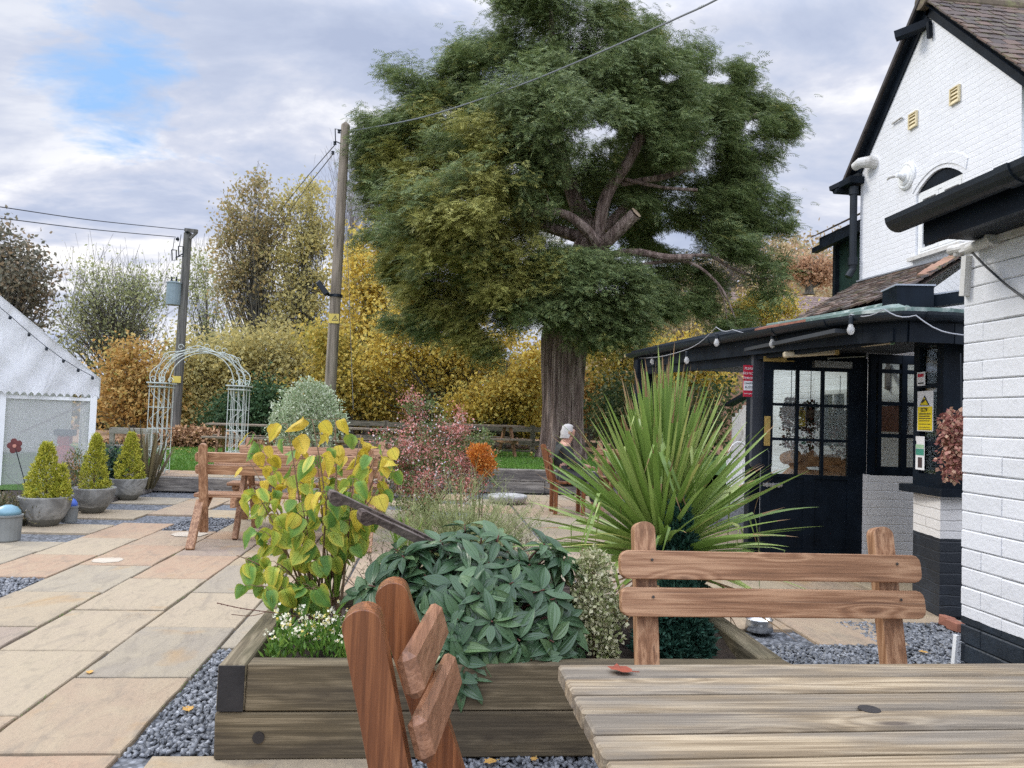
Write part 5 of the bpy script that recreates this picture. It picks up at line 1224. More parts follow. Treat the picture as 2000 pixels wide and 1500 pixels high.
m=MB(); m.box((.33,4.16,.50),(.55,.40,.05)); m.box((.33,3.95,.50),(.5,.03,.22),Matrix.Rotation(R_(-12),3,'X')); m.box((.33,4.37,.50),(.5,.03,.22),Matrix.Rotation(R_(12),3,'X')); m.box((.62,4.16,.52),(.03,.42,.26)); m.v=[tuple(Vector(v)+WBO) for v in m.v]; m.build('barrow_box',OLD,wb)
m=MB(); m.lathe((.78,3.55,.22),[(.17,-.025),(.19,-.02),(.19,.02),(.17,.025)],18,Matrix.Rotation(R_(90),3,'X')); m.build('wheel',OLD,wb)
# ------------------------------------------------------------------ person in a garden chair
def dup(root,off,label,group=None):
    r=root.copy(); COL.objects.link(r); r.location=root.location+Vector(off); r['label']=label
    if group:r['group']=group
    for ch_ in list(root.children):
        c=ch_.copy(); COL.objects.link(c); c.parent=r
    return r
pc=P(1060,850,10.45); off=(pc.x+.118,10.45-1.45,0.0); ch2=dup(ch,off,'reddish wooden chair by the sleeper wall with a white-haired person in it')
SKIN=m_plain('skin',(.50,.28,.20),.55,.08); HAIR=m_plain('white_hair',(.44,.42,.39),.7,.15,30,.5,80); JKT=m_plain('dark_jacket',(.02,.024,.022),.8,.3,20); TRS=m_plain('grey_trousers',(.07,.07,.075),.85,.2)
def skinned(name,verts,edges,radii,mat,par,sub=2,root=0):
    me=bpy.data.meshes.new(name); o=bpy.data.objects.new(name,me); COL.objects.link(o); o.parent=par; off=wloc(par)
    me.from_pydata([Vector(v)-off for v in verts],edges,[]); me.materials.append(mat)
    o.modifiers.new('skin','SKIN'); 
    for i,r in enumerate(radii): me.skin_vertices[0].data[i].radius=(r,r) if not isinstance(r,tuple) else r
    me.skin_vertices[0].data[root].use_root=True
    s=o.modifiers.new('sub','SUBSURF'); s.levels=sub; s.render_levels=sub
    return o
hd=P(1112,842,10.62); ox,oy=hd.x-.04,hd.y
per=thing('person',(ox,oy,0),'white-haired seated person in a dark jacket, seen in profile behind the palm leaves','person')
q=lambda x,y,z:(ox+x,oy+y,z)
V=[q(-.02,0,.55),q(-.03,0,.72),q(-.03,0,.88),q(-.01,0,.98),q(.02,0,1.05),q(.035,0,1.13),q(.03,0,1.19),   #0-6 pelvis..crown
   q(-.03,-.17,.92),q(.05,-.22,.70),q(.25,-.17,.66),q(-.03,.17,.92),q(.05,.22,.70),q(.25,.17,.66),           #7-12 arms
   q(.02,-.10,.53),q(.42,-.11,.52),q(.44,-.11,.10),q(.54,-.11,.05),q(.02,.10,.53),q(.42,.11,.52),q(.44,.11,.10),q(.54,.11,.05)]
E=[(0,1),(1,2),(2,3),(3,4),(4,5),(5,6),(2,7),(7,8),(8,9),(2,10),(10,11),(11,12),(0,13),(13,14),(14,15),(15,16),(0,17),(17,18),(18,19),(19,20)]
Rd=[.13,.135,.13,.06,.058,.088,.075,.065,.05,.032,.065,.05,.032,.085,.06,.042,.035,.085,.06,.042,.035]
# hands: palm and five curled fingers each
for s,wr in((-1,9),(1,12)):
    b=len(V); wx,wy,wz=V[wr]; V.append((wx+.05,wy,wz-.005)); E.append((wr,b)); Rd.append(.026)
    for k in range(4):
        f0=len(V); L=(.055,.065,.062,.048)[k]; yy=wy+(k-1.5)*.019
        V+= [(wx+.085,yy,wz),(wx+.085+L*.5,yy,wz-.004),(wx+.085+L*.8,yy,wz-.025)]; E+=[(b,f0),(f0,f0+1),(f0+1,f0+2)]; Rd+=[.010,.0088,.0078]
    f0=len(V); V+=[(wx+.055,wy-s*.032,wz-.01),(wx+.085,wy-s*.042,wz-.02)]; E+=[(b,f0),(f0,f0+1)]; Rd+=[.011,.009]
# nose, chin, ears
b=len(V); V+=[q(.125,0,1.115),q(.10,0,1.06)]; E+=[(5,b),(4,b+1)]; Rd+=[.016,.03]
skinned('body',V,E,Rd,SKIN,per,2)
JV=[q(-.02,0,.60),q(-.03,0,.74),q(-.03,0,.88),q(-.015,0,.965),q(-.03,-.17,.92),q(.05,-.22,.70),q(.22,-.175,.662),q(-.03,.17,.92),q(.05,.22,.70),q(.22,.175,.662)]
skinned('jacket',JV,[(0,1),(1,2),(2,3),(2,4),(4,5),(5,6),(2,7),(7,8),(8,9)],[.155,.16,.15,.085,.085,.07,.055,.085,.07,.055],JKT,per)
TV=[q(-.02,0,.55),q(.02,-.10,.53),q(.42,-.11,.52),q(.44,-.11,.13),q(.02,.10,.53),q(.42,.11,.52),q(.44,.11,.13)]
skinned('trousers',TV,[(0,1),(1,2),(2,3),(0,4),(4,5),(5,6)],[.15,.105,.08,.065,.105,.08,.065],TRS,per)
m=MB()
for j in range(9):
    for i in range(16):
        ph=math.pi*.52*j/8; a=2*math.pi*i/16; x=math.sin(ph)*math.cos(a); rr=.108+.006*math.sin(i*5+j*3)
        fwd=x>.25 and j>4
        m.v.append(q(.02+ (rr*x if not fwd else rr*x*.72),rr*.88*math.sin(ph)*math.sin(a),1.135+.105*math.cos(ph)-(.022*(j-4) if x<.15 and j>4 else 0)))
for j in range(8):
    for i in range(16): m.f.append((j*16+i,(j+1)*16+i,(j+1)*16+(i+1)%16,j*16+(i+1)%16)); m.m.append(0)
m.build('hair',HAIR,per,smooth=True)
m=MB(); 
for s in(-1,1): m.lathe(q(.03,s*.093,1.12),[(0,-.006),(.018,-.004),(.024,.002),(.012,.008),(0,.006)],10,Matrix.Rotation(R_(90),3,'X'))
m.build('ear',SKIN,per)
m=MB()
for s in(-1,1): m.lathe(q(.112,s*.035,1.128),[(0,-.008),(.009,-.004),(.010,.004),(0,.008)],8)
m.build('eye',INK,per)
# tub of scuffs and fallen leaves
scl=[]
for (x_,y_,r) in((210,1094,.12),(370,1043,.17)):
    g=G(x_,y_,.0045); o=disc(g,r,.0045).build('paving_scuff',SCUFF); tag(o,kind='structure')
LEAFY=m_leaf('dead_leaf',[(0,(.42,.17,.05)),(.5,(.55,.30,.08)),(1,(.62,.46,.14))],.7,.15); LEAFR=m_plain('red_leaf',(.26,.05,.02),.6,.3,30,.3,60)
def fleaf(px_,py_,z,s,ang,mat,label,group='fallen leaves on the slate'):
    g=G(px_,py_,z); pts=[(0,-.5),(.25,-.42),(.42,-.15),(.36,.12),(.48,.28),(.2,.36),(.05,.6),(-.15,.38),(-.42,.32),(-.33,.08),(-.44,-.18),(-.22,-.4)]
    m=MB(); c,sn=math.cos(ang),math.sin(ang); vs=[(g.x,g.y,z+.006)]+[(g.x+s*(x*c-y*sn),g.y+s*(x*sn+y*c),z+.004+.3*s*abs(x)*abs(x)+random.uniform(0,.06)*s) for x,y in pts]
    m.add(vs,[(0,1+i,1+(i+1)%len(pts)) for i in range(len(pts))]); m.tube([vs[1],(vs[1][0]-s*.3*sn*-1,vs[1][1]-s*.3*c,z+.006)],.0012,4)
    o=m.build('fallen_leaf',mat); tag(o,label,'leaf',group)
fleaf(1212,1312,.752,.052,1.1,LEAFR,'curled dark red leaf lying on the weathered tabletop')
fleaf(367,1386,0,.055,.4,LEAFY,'yellow leaf on the slate strip left of the planter')
fleaf(958,1490,0.004,.05,2.0,LEAFY,'orange-brown leaf on the slate chips, lowest in the picture')
fleaf(1045,1462,0.004,.04,.9,LEAFY,'thin curled leaf on the slate chips below the viburnum')
fleaf(1043,1484,0.004,.032,2.6,LEAFY,'small pale brown leaf beside the table edge on slate')
fleaf(1130,1437,0.004,.04,.2,LEAFY,'yellowish leaf on slate against the tabletop corner')
fleaf(1803,1275,0.004,.05,.7,LEAFY,'brown leaf on the slate near the black plinth')
fleaf(175,1314,.004,.04,.3,LEAFY,'small tan leaf lying on a joint of the paving')
# ------------------------------------------------------------------ close plants
def leafgrid(rows,hw,cols=5,fold=.18,curl=.25,wave=0.0,groove=0.0,tipdrop=.0):
    """leaf template along +y; rows: t values, hw: half widths"""
    V=[];F=[]
    for t,w in zip(rows,hw):
        for c in range(cols):
            u=-1+2*c/(cols-1); z=fold*w*abs(u)*1.0-curl*t*t+wave*math.sin(t*9+u*2)*w
            if groove: z+=groove*(.5-.5*math.cos(u*3*math.pi))*w
            V.append((u*w,t,z))
    n=len(rows)
    for r in range(n-1):
        for c in range(cols-1): F.append((r*cols+c,r*cols+c+1,(r+1)*cols+c+1,(r+1)*cols+c))
    return V,F
def vein_leaf(name,stops,veincol,nv,rough=.45,trans=.2,spec=.4,pinn=False,edge=None,var=.25):
    """leaf material with veins drawn on the leaf's own UV"""
    t=NT(name); isl=island(t); col=t.ramp(isl,stops); uv=t.n('ShaderNodeUVMap'); sp=t.n('ShaderNodeSeparateXYZ',{0:uv.outputs[0]})
    u=t.math('ABSOLUTE',t.math('SUBTRACT',sp.outputs[0],.5))
    v1=t.ramp(u,[(.0,(1,1,1)),(.035,(0,0,0))]); f=v1
    if nv:
        w=t.math('ABSOLUTE',t.math('SUBTRACT',u,.25)); f=t.mix(1.0,f,t.ramp(w,[(.0,(.8,.8,.8)),(.03,(0,0,0))]),'ADD')
    if pinn:
        k=t.math('SUBTRACT',t.math('MULTIPLY',sp.outputs[1],9.0),t.math('MULTIPLY',u,5.0)); k=t.math('FRACT',k)
        f=t.mix(1.0,f,t.ramp(k,[(.0,(.6,.6,.6)),(.13,(0,0,0))]),'ADD')
    n=t.noise(t.co(),14,4,.6); 
    if edge: col=t.mix(t.ramp(t.math('ADD',t.math('MULTIPLY',u,1.6),t.math('MULTIPLY',t.math('SUBTRACT',n,.5),1.1)),[(.35,(0,0,0)),(.75,(1,1,1))]),col,edge)
    col=t.mix(f,col,veincol); hs=t.n('ShaderNodeHueSaturation',{'Color':col,'Value':t.math('ADD',t.math('MULTIPLY',n,var*2),1-var)})
    h=t.math('MULTIPLY',t.n('ShaderNodeRGBToBW',{'Color':f}).outputs[0],-1.0)
    p=t.princ(hs.outputs[0],rough,t.bump(h,.6,.004)); t.set(p,'Specular IOR Level',spec)
    tr=t.n('ShaderNodeBsdfTranslucent',{'Color':hs.outputs[0]}); return t.done(t.n('ShaderNodeMixShader',{0:trans,1:p.outputs[0],2:tr.outputs[0]}))
def set_uv(o,tv,tf,hwmax,N,rows,cols):
    uv=o.data.uv_layers.new(name='leaf'); k=len(tv)
    per=[]
    for f in tf:
        for i in f: per+= [(i%cols)/(cols-1),rows[i//cols]]
    uv.data.foreach_set('uv',np.tile(np.array(per,np.float32),N))
def bez(a,b,c,n): return [a*(1-t)**2+b*2*t*(1-t)+c*t*t for t in lin(0,1,n)]
STEM=m_plain('tan_stem',(.20,.125,.07),.8,.25,20,.4,60); REDST=m_plain('red_stem',(.10,.03,.02),.7,.2); GRST=m_plain('green_stem',(.10,.13,.04),.7,.2)
# --- shrub with big heart-shaped leaves turning yellow
sb=Vector((-.50,3.80,.27)); ys_=thing('heart_leaf_shrub',sb,'tall shrub with heart-shaped leaves turning from green to yellow','shrub')
tips=[(497,845,3.9),(560,828,3.8),(610,820,3.7),(655,818,3.9),(705,850,4.0),(752,872,3.9),(770,905,4.0),(492,950,3.6),(462,1085,3.5),(520,1040,3.6),(556,930,3.95),(690,935,3.6),(738,955,3.8),(618,890,3.55),(665,890,4.05),(590,985,3.5),(700,1010,3.7),(480,890,3.8),(540,1100,3.5),(640,960,3.45),(520,985,3.75),(585,850,4.0),(735,890,3.65),(500,1145,3.42),(608,1150,3.5)]
m=MB(); LP=[];LD=[];LS=[];LM=[]
for i,(x_,y_,Y) in enumerate(tips):
    tip=P(x_,y_,Y); b=sb+Vector((random.uniform(-.06,.09),random.uniform(-.06,.06),0)); mid=b.lerp(tip,.55)+Vector((random.uniform(-.02,.02),0,.10)); c_=bez(b,mid,tip,12)
    m.tube(c_,[.0075-.0057*k/11 for k in range(12)],6)
    for k in range(3 if y_>1030 else 5,12):
        for s in(-1,1):
            if random.random()<(.04 if k>6 else .30): continue
            p=c_[k]; out=Vector((random.uniform(-1,1),random.uniform(-1,.7),random.uniform(-.2,.3))); 
            if out.length<.2: continue
            out.normalize(); pet=p+out*random.uniform(.025,.055)+Vector((0,0,-.004)); m.tube([p,p.lerp(pet,.5)+Vector((0,0,.006)),pet],.0016,4)
            d=out*.6+Vector((0,0,-random.uniform(.55,1.15))); LP.append(pet);LD.append(d); LS.append(random.uniform(.055,.100))
            h=(p.z-.3)/.95; r=random.random(); LM.append(0 if r<h*1.7-.80 else (1 if r<h*.5+.36 else 2))
m.build('stem',STEM,ys_,smooth=True)
YL_=vein_leaf('yellow_heart_leaf',[(0,(.64,.50,.045)),(.6,(.70,.57,.07)),(.9,(.66,.46,.06)),(1,(.55,.55,.08))],(.52,.47,.09),0,.5,.35,.3,True,(.60,.44,.06))
LL_=vein_leaf('lime_heart_leaf',[(0,(.30,.41,.06)),(.6,(.42,.49,.075)),(1,(.24,.37,.06))],(.22,.32,.05),0,.5,.35,.3,True,(.58,.50,.07))
GL_=vein_leaf('green_heart_leaf',[(0,(.11,.24,.05)),(.6,(.17,.32,.06)),(1,(.25,.37,.07))],(.20,.34,.09),0,.5,.3,.35,True,(.30,.38,.06))
rows=[0,.04,.14,.32,.52,.72,.88,.96,1.0]; hw=[.14,.30,.41,.455,.43,.32,.16,.05,.003]
tv,tf=leafgrid(rows,hw,7,.28,.30,.10)
N=len(LP); Dn=np.array([tuple(d) for d in LD]); Pn=np.array([tuple(p) for p in LP]); 
face=np.tile(np.array([[0.,-.6,.8]]),(N,1))+rng.normal(size=(N,3))*.55
Mx=frames(Dn,None,face)*np.column_stack([rng.uniform(.7,1.08,N),np.ones(N),rng.uniform(-.4,2.6,N)])[:,None,:]
o=npmesh('leaves',inst(tv,Mx,Pn,np.array(LS)),tf,len(tv),N,[YL_,LL_,GL_],np.repeat(np.array(LM),len(tf)),ys_,True); set_uv(o,tv,tf,0,N,rows,7)
# sword-leaved clumps at its foot and by the barrow
def blades(name,label,cat,base,n,L,wd,lean,mat,up=1.0,spread=.03,droop=.25,seg=9,group=None,lo=.6):
    root=thing(name,base,label,cat,group); V=[];cols=3
    for i in range(n):
        a=random.uniform(0,6.283); e=random.uniform(*lean); d=Vector((math.cos(a)*math.cos(e),math.sin(a)*math.cos(e),math.sin(e))); ln=L*random.uniform(lo,1); w=wd*random.uniform(.75,1.15)
        side=d.cross(Vector((0,0,1))); 
        if side.length<.05: side=Vector((math.sin(a),-math.cos(a),0))
        side.normalize(); p=Vector(base)+Vector((math.cos(a),math.sin(a),0))*spread*random.random(); dr=droop*random.uniform(.3,1.5)
        rl=random.uniform(-.6,.6); 
        for k in range(seg):
            t=k/(seg-1); q=p+d*ln*t+Vector((0,0,-dr*ln*t**2.6)); ww=w*(.55+1.6*t*(1-t)+.0)*(1-t**5) if t<1 else .0005
            nn=side.cross(d); s2=side*math.cos(rl)+nn*math.sin(rl)
            for c in(-1,0,1): V.append(q+s2*ww*.5*c+(Vector((0,0,.22*ww)) if c else Vector((0,0,0))))
    tf=[]
    for k in range(seg-1):
        for c in(0,1): tf.append((k*3+c,k*3+c+1,k*3+4+c,k*3+3+c))
    npmesh('blade_leaves',np.array([tuple(v) for v in V]),tf,seg*3,n,mat,None,root,True); return root
IRIS=m_leaf('iris_green',[(0,(.11,.22,.03)),(.6,(.20,.32,.05)),(1,(.36,.38,.08))],.45,.3)
blades('sword_leaf_plant','fresh green sword-shaped leaves rising among the yellow shrub stems','plant',P(655,1165,3.75),9,.42,.022,(R_(60),R_(88)),IRIS)
blades('sword_leaf_plant','upright green sword leaves behind the wheelbarrow handles','plant',P(792,1085,4.6),22,.36,.02,(R_(65),R_(88)),IRIS,spread=.08)
blades('strap_leaf_plant','arching yellowing strap leaves lying over the planter corner','plant',P(640,1225,3.45),8,.34,.018,(R_(5),R_(35)),IRIS,droop=.15)
# spent flower stalk hanging over the left sleeper
m=MB(); c_=[P(x,y,Y) for x,y,Y in((640,1212,3.5),(575,1203,3.42),(520,1195,3.38),(470,1188,3.34),(425,1178,3.3))]; m.tube(catm(c_,5),.002,5); m.tube(catm([P(520,1195,3.38),P(490,1203,3.35),P(452,1200,3.3)],5),.0015,5)
for p in catm(c_,4)[9:]: m.lathe(p+Vector((0,0,-.004)),[(0,0),(.004,.003),(0,.008)],6)
tag(m.build('seed_stalk',REDST),'thin reddish seed stalk arching out over the paving','plant')
m=MB(); m.box(P(577,1168,3.95),(.035,.12,.002),Matrix.Rotation(R_(20),3,'X')@Matrix.Rotation(R_(30),3,'Z')); tag(m.build('plant_label',WHD),'white plastic plant label stuck at the planter corner','label')
# --- nemesia flowers
nm=thing('nemesia_clump',(-.40,3.22,.28),'low clump of pale cream nemesia flowers in the planter corner','flowers')
N=2600; p=np.column_stack([rng.uniform(-.62,-.05,N),rng.uniform(3.08,3.40,N),np.zeros(N)]); p[:,2]=.30+(.10+.05*np.sin(p[:,0]*17)*np.cos(p[:,1]*15))*rng.random(N)**.6
d=np.column_stack([rng.normal(size=N)*.6,rng.normal(size=N)*.6,.7+rng.random(N)]); Mx=frames(d,rng.random(N)*6)
npmesh('foliage',inst(T_SLIM[0],Mx*np.array([1.5,1,1]),p,rng.uniform(.02,.045,N)),T_SLIM[1],4,N,m_leaf('nemesia_green',[(0,(.06,.14,.02)),(.6,(.12,.24,.04)),(1,(.20,.30,.05))],.5,.3),None,nm)
N=230; p=np.column_stack([rng.uniform(-.63,-.03,N),rng.uniform(3.08,3.42,N),np.zeros(N)]); p[:,2]=.38+rng.random(N)*.10
pts=np.repeat(p,4,0)+rng.normal(size=(N*4,3))*.004; d=rng.normal(size=(N*4,3))*np.array([1,1,.6])+np.array([0,-.5,.5]); Mx=frames(d,rng.random(N*4)*6)
npmesh('petals',inst(T_WIDE[0],Mx,pts,rng.uniform(.010,.017,N*4)),T_WIDE[1],4,N*4,m_leaf('cream_petal',[(0,(.80,.76,.55)),(.7,(.82,.80,.66)),(.8,(.80,.62,.12)),(1,(.78,.70,.3))],.5,.2),None,nm)
# --- viburnum
vb=thing('viburnum',(.22,3.45,.3),'broad dark green viburnum with deeply veined leaves spilling over the planter','shrub')
VBM=vein_leaf('viburnum_leaf',[(0,(.026,.062,.028)),(.4,(.042,.092,.040)),(.8,(.070,.135,.058)),(1,(.11,.18,.07))],(.13,.215,.10),1,.36,.1,.5,False,None,.2)
rows=[0,.1,.25,.42,.6,.78,.92,1.0]; hw=[.02,.10,.175,.205,.19,.125,.05,.004]; tv,tf=leafgrid(rows,hw,9,.22,.22,.04,.13)
LP=[];LD=[];LS=[];UPS=[];m=MB(); root0=Vector((.22,3.5,.26))
# dome of shoots fitted to the silhouette: bulge forward and down over the sleeper
shoots=[]
for (cx,cy,rx,ry,Y,dp,n) in((930,1130,175,95,3.55,.35,46),(985,1235,150,110,3.25,.28,40),(900,1260,90,80,3.15,.16,20),(800,1115,80,60,3.55,.2,16),(730,1160,70,35,3.4,.12,8),(930,1050,60,40,3.75,.2,9),(1040,1290,80,50,3.12,.12,12),(1050,1120,75,70,3.5,.2,12),(900,1300,40,40,3.03,.06,6)):
    for i in range(n):
        a=random.uniform(0,6.283); r=random.random()**.5; x=cx+rx*r*math.cos(a); y=cy+ry*r*math.sin(a); f=math.sqrt(max(0,1-r*r)); shoots.append(P(x,y,Y-dp*f*random.uniform(.5,1)))
for tip in shoots:
    d0=(tip-root0-Vector((0,0,.02))); d0.normalize(); d0=(d0+Vector((0,-.25,.15))).normalized()
    m.tube(bez(root0+Vector((random.uniform(-.3,.3),random.uniform(-.12,.12),0)),root0.lerp(tip,.6)+Vector((0,.03,.08)),tip,7),[.006,.006,.005,.005,.004,.004,.003],5)
    nl=random.randint(6,9); base=random.random()*6.28
    ax=d0; e1=ax.orthogonal().normalized(); e2=ax.cross(e1)
    for k in range(nl):
        a=base+k*6.283/nl*1.0+random.uniform(-.2,.2); o_=e1*math.cos(a)+e2*math.sin(a); d=o_*random.uniform(.8,1.1)+ax*random.uniform(.05,.65)+Vector((0,0,-.34))
        LP.append(tip+o_*.012-ax*random.uniform(0,.03)); LD.append(d); LS.append(random.uniform(.07,.145)); UPS.append(ax*1.0+Vector((0,-.15,.55)))
m.build('stem',REDST,vb,smooth=True)
N=len(LP); A_=lambda L:np.array([tuple(v) for v in L])
Mx=frames(A_(LD),None,A_(UPS)+rng.normal(size=(N,3))*.25)*np.column_stack([rng.uniform(.75,1.15,N),np.ones(N),rng.uniform(.2,2.0,N)])[:,None,:]
o=npmesh('leaves',inst(tv,Mx,A_(LP),np.array(LS)),tf,len(tv),N,VBM,None,vb,True); set_uv(o,tv,tf,0,N,rows,9)
# --- variegated euonymus column and blue-green dwarf conifer
def bushcloud(root,name,blobs,n,size,tmpl,mat,dirbias=.6,wid=1.0,shell=.3,up=.4,roll=6.28,ups=None):
    """blobs of (centre, radii, weight)"""
    Pp=[];Dd=[]
    tw=sum(b[2] for b in blobs)
    for c,r,wt in blobs:
        k=int(n*wt/tw); u=unit(k); rad=(shell+(1-shell)*rng.random(k)**.5)[:,None]; lump=1+.14*np.sin(u[:,0:1]*7+u[:,2:3]*5+c[0])+.10*np.sin(u[:,1:2]*11-u[:,2:3]*8)
        Pp.append(np.array(c)+u*rad*lump*np.array(r)); Dd.append(u*dirbias+rng.normal(size=(k,3))*.5+np.array([0,0,up]))
    Pp=np.concatenate(Pp);Dd=np.concatenate(Dd);N=len(Pp); T=np.array(tmpl[0])*np.array([wid,1,1])
    return npmesh(name,inst(T,frames(Dd,rng.random(N)*roll),Pp,size*rng.uniform(.65,1.25,N)),tmpl[1],len(T),N,mat,None,root)
def stems(root,base,ends,r,mat,name='stem'):
    m=MB(); b=Vector(base)
    for e in ends:
        e=Vector(e); m.tube(bez(b+Vector((random.uniform(-.02,.02),random.uniform(-.02,.02),0)),b.lerp(e,.5)+Vector((0,0,(e-b).length*.12)),e,6),[r,r*.85,r*.7,r*.55,r*.4,r*.25],5)
    return m.build(name,mat,root)
EUM=m_leaf('variegated_leaf',[(0,(.16,.20,.07)),(.3,(.30,.32,.14)),(.55,(.56,.54,.33)),(.85,(.66,.63,.43)),(1,(.22,.26,.09))],.45,.15)
eb=P(1165,1290,3.33); eu=thing('variegated_euonymus',eb,'narrow cream-variegated euonymus between the viburnum and the bench','shrub')
bl=[(P(x,y,Y),(r*Y/1500*1.0,)*3,w) for x,y,Y,r,w in((1160,1115,3.4,36,1),(1150,1150,3.4,40,1.2),(1165,1180,3.35,44,1.3),(1155,1215,3.35,42,1.2),(1175,1245,3.32,38,1),(1185,1275,3.3,24,.6),(1155,1095,3.42,22,.5),(1200,1195,3.4,30,.8))]
bushcloud(eu,'foliage',bl,3600,.020,T_WIDE,EUM,.8,1.0); stems(eu,eb,[b[0] for b in bl],.006,STEM)
DWM=m_leaf('teal_needles',[(0,(.012,.045,.030)),(.6,(.022,.075,.05)),(1,(.05,.12,.08))],.6,.1)
db0=P(1312,1295,3.35); conifer('dwarf_conifer','low dark blue-green conifer behind the left bench post','conifer',(db0.x,db0.y,.27),[(0,0,.0,.44,.13,1.0),(-.05,0,0,.30,.12,.5),(.05,-.02,0,.34,.11,.5)],DWM,1100,.035,None,8,T_SLIM,1.7)
pf=P(1325,1060,3.75); conifer('dwarf_conifer','taller feathery dark conifer tip at the foot of the spiky palm','conifer',(pf.x,pf.y,.27),[(0,0,.05,.60,.12,1.0)],DWM,700,.04,None,8,T_SLIM,1.7)
# --- cordyline
cb=P(1290,1075,3.95); cy=thing('cordyline',(cb.x,cb.y,.27),'big spiky cordyline palm with long green strap leaves behind the bench','palm')
m=MB(); m.tube([(cb.x,cb.y,.22),(cb.x,cb.y,cb.z-.05),(cb.x,cb.y,cb.z+.02)],[.06,.055,.04],10); m.build('trunk',BARK,cy)
CM=m_leaf('cordyline_leaf',[(0,(.12,.20,.04)),(.35,(.20,.30,.06)),(.75,(.29,.39,.10)),(.93,(.36,.42,.13)),(1,(.46,.44,.14))],.38,.25,.12,.45)
CMd=m_leaf('dry_cordyline_leaf',[(0,(.22,.13,.06)),(1,(.34,.22,.11))],.7,.1)
V=[];MI=[];seg=12;nle=0
def cleaf(a,e,L,w,dr,mi,p0):
    global nle
    d=Vector((math.cos(a)*math.cos(e),math.sin(a)*math.cos(e),math.sin(e))); side=d.cross(Vector((0,0,1)));
    if side.length<.08: side=Vector((math.sin(a),-math.cos(a),0))
    side.normalize(); nn=side.cross(d); rl=random.uniform(-.9,.9); s2=side*math.cos(rl)+nn*math.sin(rl); n2=s2.cross(d)
    bent=random.uniform(.55,.85) if random.random()<.16 else 2; bsd=Vector((random.uniform(-.4,.4),random.uniform(-.4,.4),-.75)); swv=random.uniform(-.05,.05)
    for k in range(seg):
        t=k/(seg-1); q=p0+d*L*min(t,bent)+(bsd*L*(t-bent) if t>bent else Vector((0,0,0)))+s2*swv*t*t+Vector((0,0,-dr*L*t**2.4)); ww=w*min(1,.42+2.6*t)*(1-max(0,(t-.35)/.65)**1.7) if k<seg-1 else .0006
        for c in(-1,0,1): V.append(q+s2*ww*.5*c+n2*(.20*ww if c else 0))
    nle+=1; bt_=random.choice((0,0,1,1,2)); MI.extend([mi]*((seg-1-bt_)*2)+[1]*(bt_*2))
for i in range(380):
    u=(i+.5)/380; e=R_(89-88*u**1.55+random.uniform(-5,5)); a=i*2.39996+random.uniform(-.2,.2)
    L=random.uniform(.80,1.07)*(1-.20*u); p0=cb+Vector((math.cos(a)*.02,math.sin(a)*.02,.10-.16*u)); cleaf(a,e,L,random.uniform(.026,.042),random.uniform(.02,.10)+.16*u*random.random(),0,p0)
for i in range(26):      # leaves nearest the light: extra short young ones at the heart
    a=random.uniform(0,6.28); cleaf(a,R_(random.uniform(55,86)),random.uniform(.35,.6),.03,.03,0,cb+Vector((0,0,.08)))
for i in range(34):
    a=random.uniform(0,6.28); cleaf(a,R_(random.uniform(-55,-8)),random.uniform(.45,.75),.022,.12,1,cb+Vector((math.cos(a)*.04,math.sin(a)*.04,-.10)))
tf=[]
for k in range(seg-1):
    for c in(0,1): tf.append((k*3+c,k*3+c+1,k*3+4+c,k*3+3+c))
npmesh('strap_leaves',A_(V),tf,seg*3,nle,[CM,CMd],MI,cy,True)
# --- wispy broom-like plants
def wisps(name,label,base,n,H,spread,mats,twig=True,twl=.06,lean=.0,seed=1):
    root=thing(name,base,label,'plant'); m=MB(); b=Vector(base); LPp=[];LDd=[]
    for i in range(n):
        a=random.uniform(0,6.283); r=spread*random.random()**.6; h=H*random.uniform(.55,1)*(1-.35*(r/spread)); tip=b+Vector((math.cos(a)*r+lean*h,math.sin(a)*r,h)); c_=bez(b+Vector((math.cos(a)*.05,math.sin(a)*.05,0)),b+Vector((math.cos(a)*r*.35,math.sin(a)*r*.35,h*.6)),tip,6)
        m.tube(c_,[.003,.0028,.0025,.0022,.0018,.001],3,False)
        for k in range(2,6):
            if twig:
                for q in range(2):
                    d=Vector((random.gauss(0,.5),random.gauss(0,.5),.7)); m.tube([c_[k],c_[k]+d*twl*random.uniform(.4,1.3)],[.0012,.0006],3,False)
            LPp.append(c_[k]); LDd.append((random.gauss(0,1),random.gauss(0,1),.6))
    m.build('wispy_stems',mats[0],root)
    if mats[1]:
        LPp=np.repeat(A_(LPp),3,0)+rng.normal(size=(len(LPp)*3,3))*.012; LDd=np.repeat(A_(LDd),3,0)+rng.normal(size=(len(LDd)*3,3))*.6; N=len(LPp)
        npmesh('leaves',inst(T_SLIM[0],frames(LDd,rng.random(N)*6),LPp,rng.uniform(.012,.03,N)),T_SLIM[1],4,N,mats[1],None,root)
    return root
BRM=m_plain('broom_green',(.23,.26,.10),.8,.3,6); BRN=m_plain('twig_brown',(.15,.11,.07),.85,.3); BLF=m_leaf('broom_leaf',[(0,(.10,.13,.035)),(.6,(.20,.22,.07)),(1,(.34,.30,.14))],.6,.2)
g=P(905,1075,4.75); wisps('broom_shrub','loose wispy olive-green broom shrub in front of the pink shrub',(g.x,g.y,.15),400,.90,.58,(BRM,BLF),True,.10)
g=P(1000,1075,4.55); wisps('twiggy_plant','sparse bare twiggy plant right of the wispy green shrub',(g.x,g.y,.2),80,.50,.42,(BRN,None),True,.10)
g=P(745,1130,4.15); wisps('twiggy_plant','few dead twigs leaning by the wheelbarrow handles',(g.x,g.y,.25),22,.42,.30,(BRN,BLF),True,.07)
